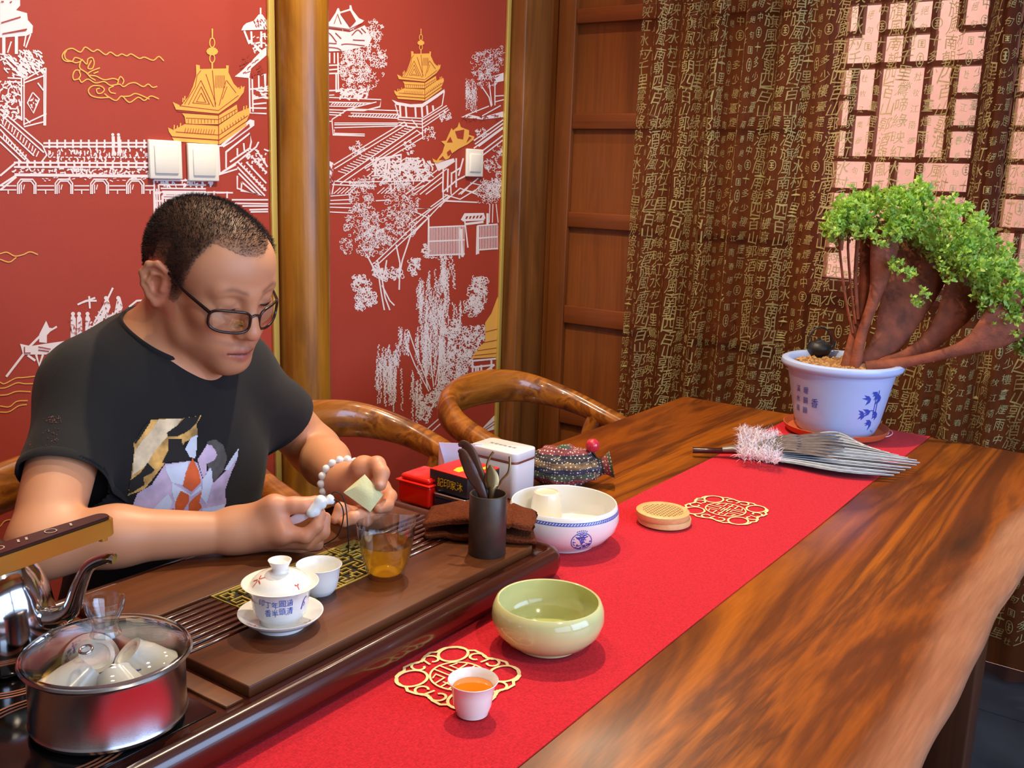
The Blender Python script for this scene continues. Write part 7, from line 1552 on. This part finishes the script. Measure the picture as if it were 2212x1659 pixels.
# folded sachet in the left hand
sc0 = Q(790, 1066, 1.405); sa_ = thing('paper_sachet', tuple(sc0), 'pale green folded paper sachet in the left hand', 'sachet')
pts = [Q(787, 1026, 1.408), Q(827, 1070, 1.402), Q(800, 1106, 1.394), Q(742, 1064, 1.402), Q(794, 1066, 1.397), Q(772, 1050, 1.400)]
v = [p_ - sc0 for p_ in pts]; bk = A3((0.8, 0.56, 0)) * 0.0035; v2 = [p_ + bk for p_ in v]
f = [(0, 4, 1), (4, 2, 1), (4, 5, 3, 2), (0, 5, 4), (5, 0, 3)]; n6 = 6
f2 = [tuple(reversed([i + n6 for i in q_])) for q_ in f]; sd2 = [(0, 1, 1 + n6, n6), (1, 2, 2 + n6, 1 + n6), (2, 3, 3 + n6, 2 + n6), (3, 0, n6, 3 + n6)]
o = mesh('paper', [tuple(p_) for p_ in v + v2], f + f2 + sd2, M_SACHET, sa_); bm = bmesh.new(); bm.from_mesh(o.data); bmesh.ops.recalc_face_normals(bm, faces=bm.faces[:]); bmesh.ops.subdivide_edges(bm, edges=bm.edges[:], cuts=2, use_grid_fill=True); bm.to_mesh(o.data); bm.free(); auto(o, 30)
# paper twist continuing under the right thumb
tg0 = Q(648, 1118, 1.338); tp_ = thing('paper_strip', tuple(tg0), 'pale paper strip between right thumb and forefinger', 'paper')
tube('strip', [Vector(Q(622, 1128, 1.342) - tg0), Vector(Q(645, 1119, 1.338) - tg0), Vector(Q(672, 1104, 1.338) - tg0)], [(0.0012, 0.0045), (0.0012, 0.0065), (0.0012, 0.0060)], mat('pale_lilac_paper', (214, 198, 210), 0.6), tp_, 8, n=10, up=(0, 0, 1))
# ---- shirt print: coloured ink carried by the cloth surface
bvh = BVHTree.FromPolygons([tuple(p_) for p_ in Vt], [tuple(int(i) for i in q_) for q_ in Ft])
CO = Vector((0, 0, CAMZ))
def shirt_print(name, polys, m, lift, step=1.9):
    vid, V_, F_ = {}, [], []
    def inside(x, y, P):
        c = False
        for i in range(len(P)):
            (x1, y1), (x2, y2) = P[i], P[i - 1]
            if (y1 > y) != (y2 > y) and x < (x2 - x1) * (y - y1) / (y2 - y1) + x1: c = not c
        return c
    def vert(i, j):
        if (i, j) not in vid:
            d = Vector(ray(i * step, j * step)).normalized(); h_ = bvh.ray_cast(CO, d)
            vid[i, j] = None
            if h_[0] is not None: vid[i, j] = len(V_); nn = h_[1] if h_[1].dot(d) < 0 else -h_[1]; V_.append(h_[0] + nn * lift)
        return vid[i, j]
    for P in polys:
        xs, ys = [p_[0] for p_ in P], [p_[1] for p_ in P]
        for i in range(int(min(xs) / step) - 1, int(max(xs) / step) + 2):
            for j in range(int(min(ys) / step) - 1, int(max(ys) / step) + 2):
                if inside((i + 0.5) * step, (j + 0.5) * step, P):
                    q_ = [vert(i, j), vert(i, j + 1), vert(i + 1, j + 1), vert(i + 1, j)]
                    if None not in q_ and max((V_[q_[a]] - V_[q_[b]]).length for a, b in ((0, 2), (1, 3))) < 0.03: F_.append(tuple(q_))
    if F_: return mesh(name, [tuple(A3(p_) - mo) for p_ in V_], F_, m, so, True)
def TS(P): return [(240 + x / 6.381, 880 + y / 6.381) for x, y in P]
M_INKG = mat('ink_gold', (206, 160, 84), 0.7, var=0.55, vscale=55); M_INKC = mat('ink_cream', (226, 206, 168), 0.7, var=0.3, vscale=45); M_INKD = mat('ink_black', (20, 16, 14), 0.8); M_INKL = mat('ink_lilac', (196, 176, 204), 0.7, var=0.25, vscale=35); M_INKW = mat('ink_pale_blue', (204, 214, 234), 0.7, var=0.12, vscale=35); M_INKO = mat('ink_orange', (212, 92, 34), 0.7, var=0.2, vscale=40); M_INKGR = mat('ink_grey', (84, 80, 78), 0.8, var=0.3, vscale=60)
shirt_print('print_gold', [TS([(550, 165), (990, 150), (1240, 110), (1170, 230), (1190, 380), (1010, 480), (960, 560), (760, 740), (690, 830), (560, 1000), (450, 1130), (230, 1210), (270, 980), (310, 600), (300, 490), (440, 300)])], M_INKG, 0.0016)
shirt_print('print_cream', [TS([(650, 165), (960, 155), (900, 260), (700, 480), (560, 660), (480, 800), (290, 930), (310, 620), (400, 480), (560, 300)])], M_INKC, 0.0020)
shirt_print('print_black', [TS([(760, 350), (900, 250), (1000, 150), (1220, 115), (1170, 210), (1080, 300), (1010, 350), (900, 400), (780, 400)]), TS([(780, 440), (960, 430), (980, 540), (1080, 700), (1070, 740), (700, 760), (780, 600)]), TS([(260, 1000), (400, 900), (500, 760), (600, 860), (560, 900), (440, 960), (460, 1060), (300, 1160), (240, 1180)]), TS([(300, 500), (330, 500), (540, 190), (520, 180), (420, 290)])], M_INKD, 0.0024)
shirt_print('print_grey', [TS([(1320, 470), (1430, 440), (1540, 520), (1590, 700), (1540, 860), (1440, 1000), (1380, 1040), (1320, 800)])], M_INKGR, 0.0016)
shirt_print('print_lilac', [TS([(740, 780), (1060, 740), (1180, 760), (1250, 980), (1350, 830), (1400, 1040), (1560, 880), (1740, 560), (1720, 720), (1640, 900), (1560, 1130), (1570, 1320), (1500, 1480), (1100, 1640), (220, 1640), (260, 1450), (360, 1180), (560, 1060)]), TS([(1180, 720), (1260, 600), (1310, 510), (1370, 520), (1430, 590), (1450, 660), (1420, 720), (1310, 780), (1300, 930), (1250, 960)])], M_INKL, 0.0020)
shirt_print('print_pale', [TS([(740, 800), (1060, 745), (1020, 960), (980, 1070), (830, 1030), (760, 900)]), TS([(1010, 570), (1090, 420), (1180, 380), (1170, 560), (1150, 700), (1080, 690)]), TS([(830, 1030), (1090, 1200), (1240, 1060), (1250, 1120), (1100, 1220), (1000, 1180), (880, 1330), (840, 1200)]), TS([(1250, 980), (1370, 820), (1380, 1040), (1300, 1330), (1220, 1220)]), TS([(460, 1520), (560, 1400), (780, 1180), (840, 1300), (760, 1500), (760, 1600), (560, 1610)]), TS([(1240, 1390), (1500, 1340), (1560, 1330), (1500, 1480), (1240, 1560)]), TS([(1740, 560), (1720, 700), (1600, 860), (1545, 860), (1640, 700)])], M_INKW, 0.0024)
shirt_print('print_orange', [TS([(1110, 695), (1190, 860), (1225, 1030), (1100, 1150), (980, 1080), (1020, 900)]), TS([(890, 1260), (950, 1140), (1060, 1200), (1060, 1290), (990, 1400), (930, 1640), (860, 1640), (870, 1440)]), TS([(1070, 1300), (1240, 1150), (1200, 1300), (1240, 1360), (1190, 1420), (1140, 1480), (1060, 1480)]), TS([(780, 1500), (860, 1360), (850, 1520), (800, 1530)]), TS([(1070, 1520), (1130, 1490), (1100, 1600)])], M_INKO, 0.0028)
random.seed(17); M_STUD = steel_mat('tiny_studs', (190, 190, 196), 0.2); sv, sf_ = [], []
for k in range(110):
    px, py = (random.uniform(62, 70), random.uniform(900, 975)) if k < 34 else (random.gauss(115, 9), random.choice((random.uniform(898, 915), random.uniform(925, 972))))
    d = Vector(ray(px, py)).normalized(); h_ = bvh.ray_cast(CO, d)
    if h_[0] is None: continue
    c = h_[0] - d * 0.0015; o_ = len(sv); r_ = random.uniform(0.0008, 0.0015); s_ = d.cross(Vector((0, 0, 1))).normalized(); u_ = s_.cross(d)
    sv += [tuple(A3(c + s_ * r_) - mo), tuple(A3(c + u_ * r_) - mo), tuple(A3(c - s_ * r_) - mo), tuple(A3(c - u_ * r_) - mo), tuple(A3(c - d * r_) - mo)]; sf_ += [(o_, o_ + 1, o_ + 4), (o_ + 1, o_ + 2, o_ + 4), (o_ + 2, o_ + 3, o_ + 4), (o_ + 3, o_, o_ + 4)]
mesh('sleeve_studs', sv, sf_, M_STUD, so)['kind'] = 'stuff'
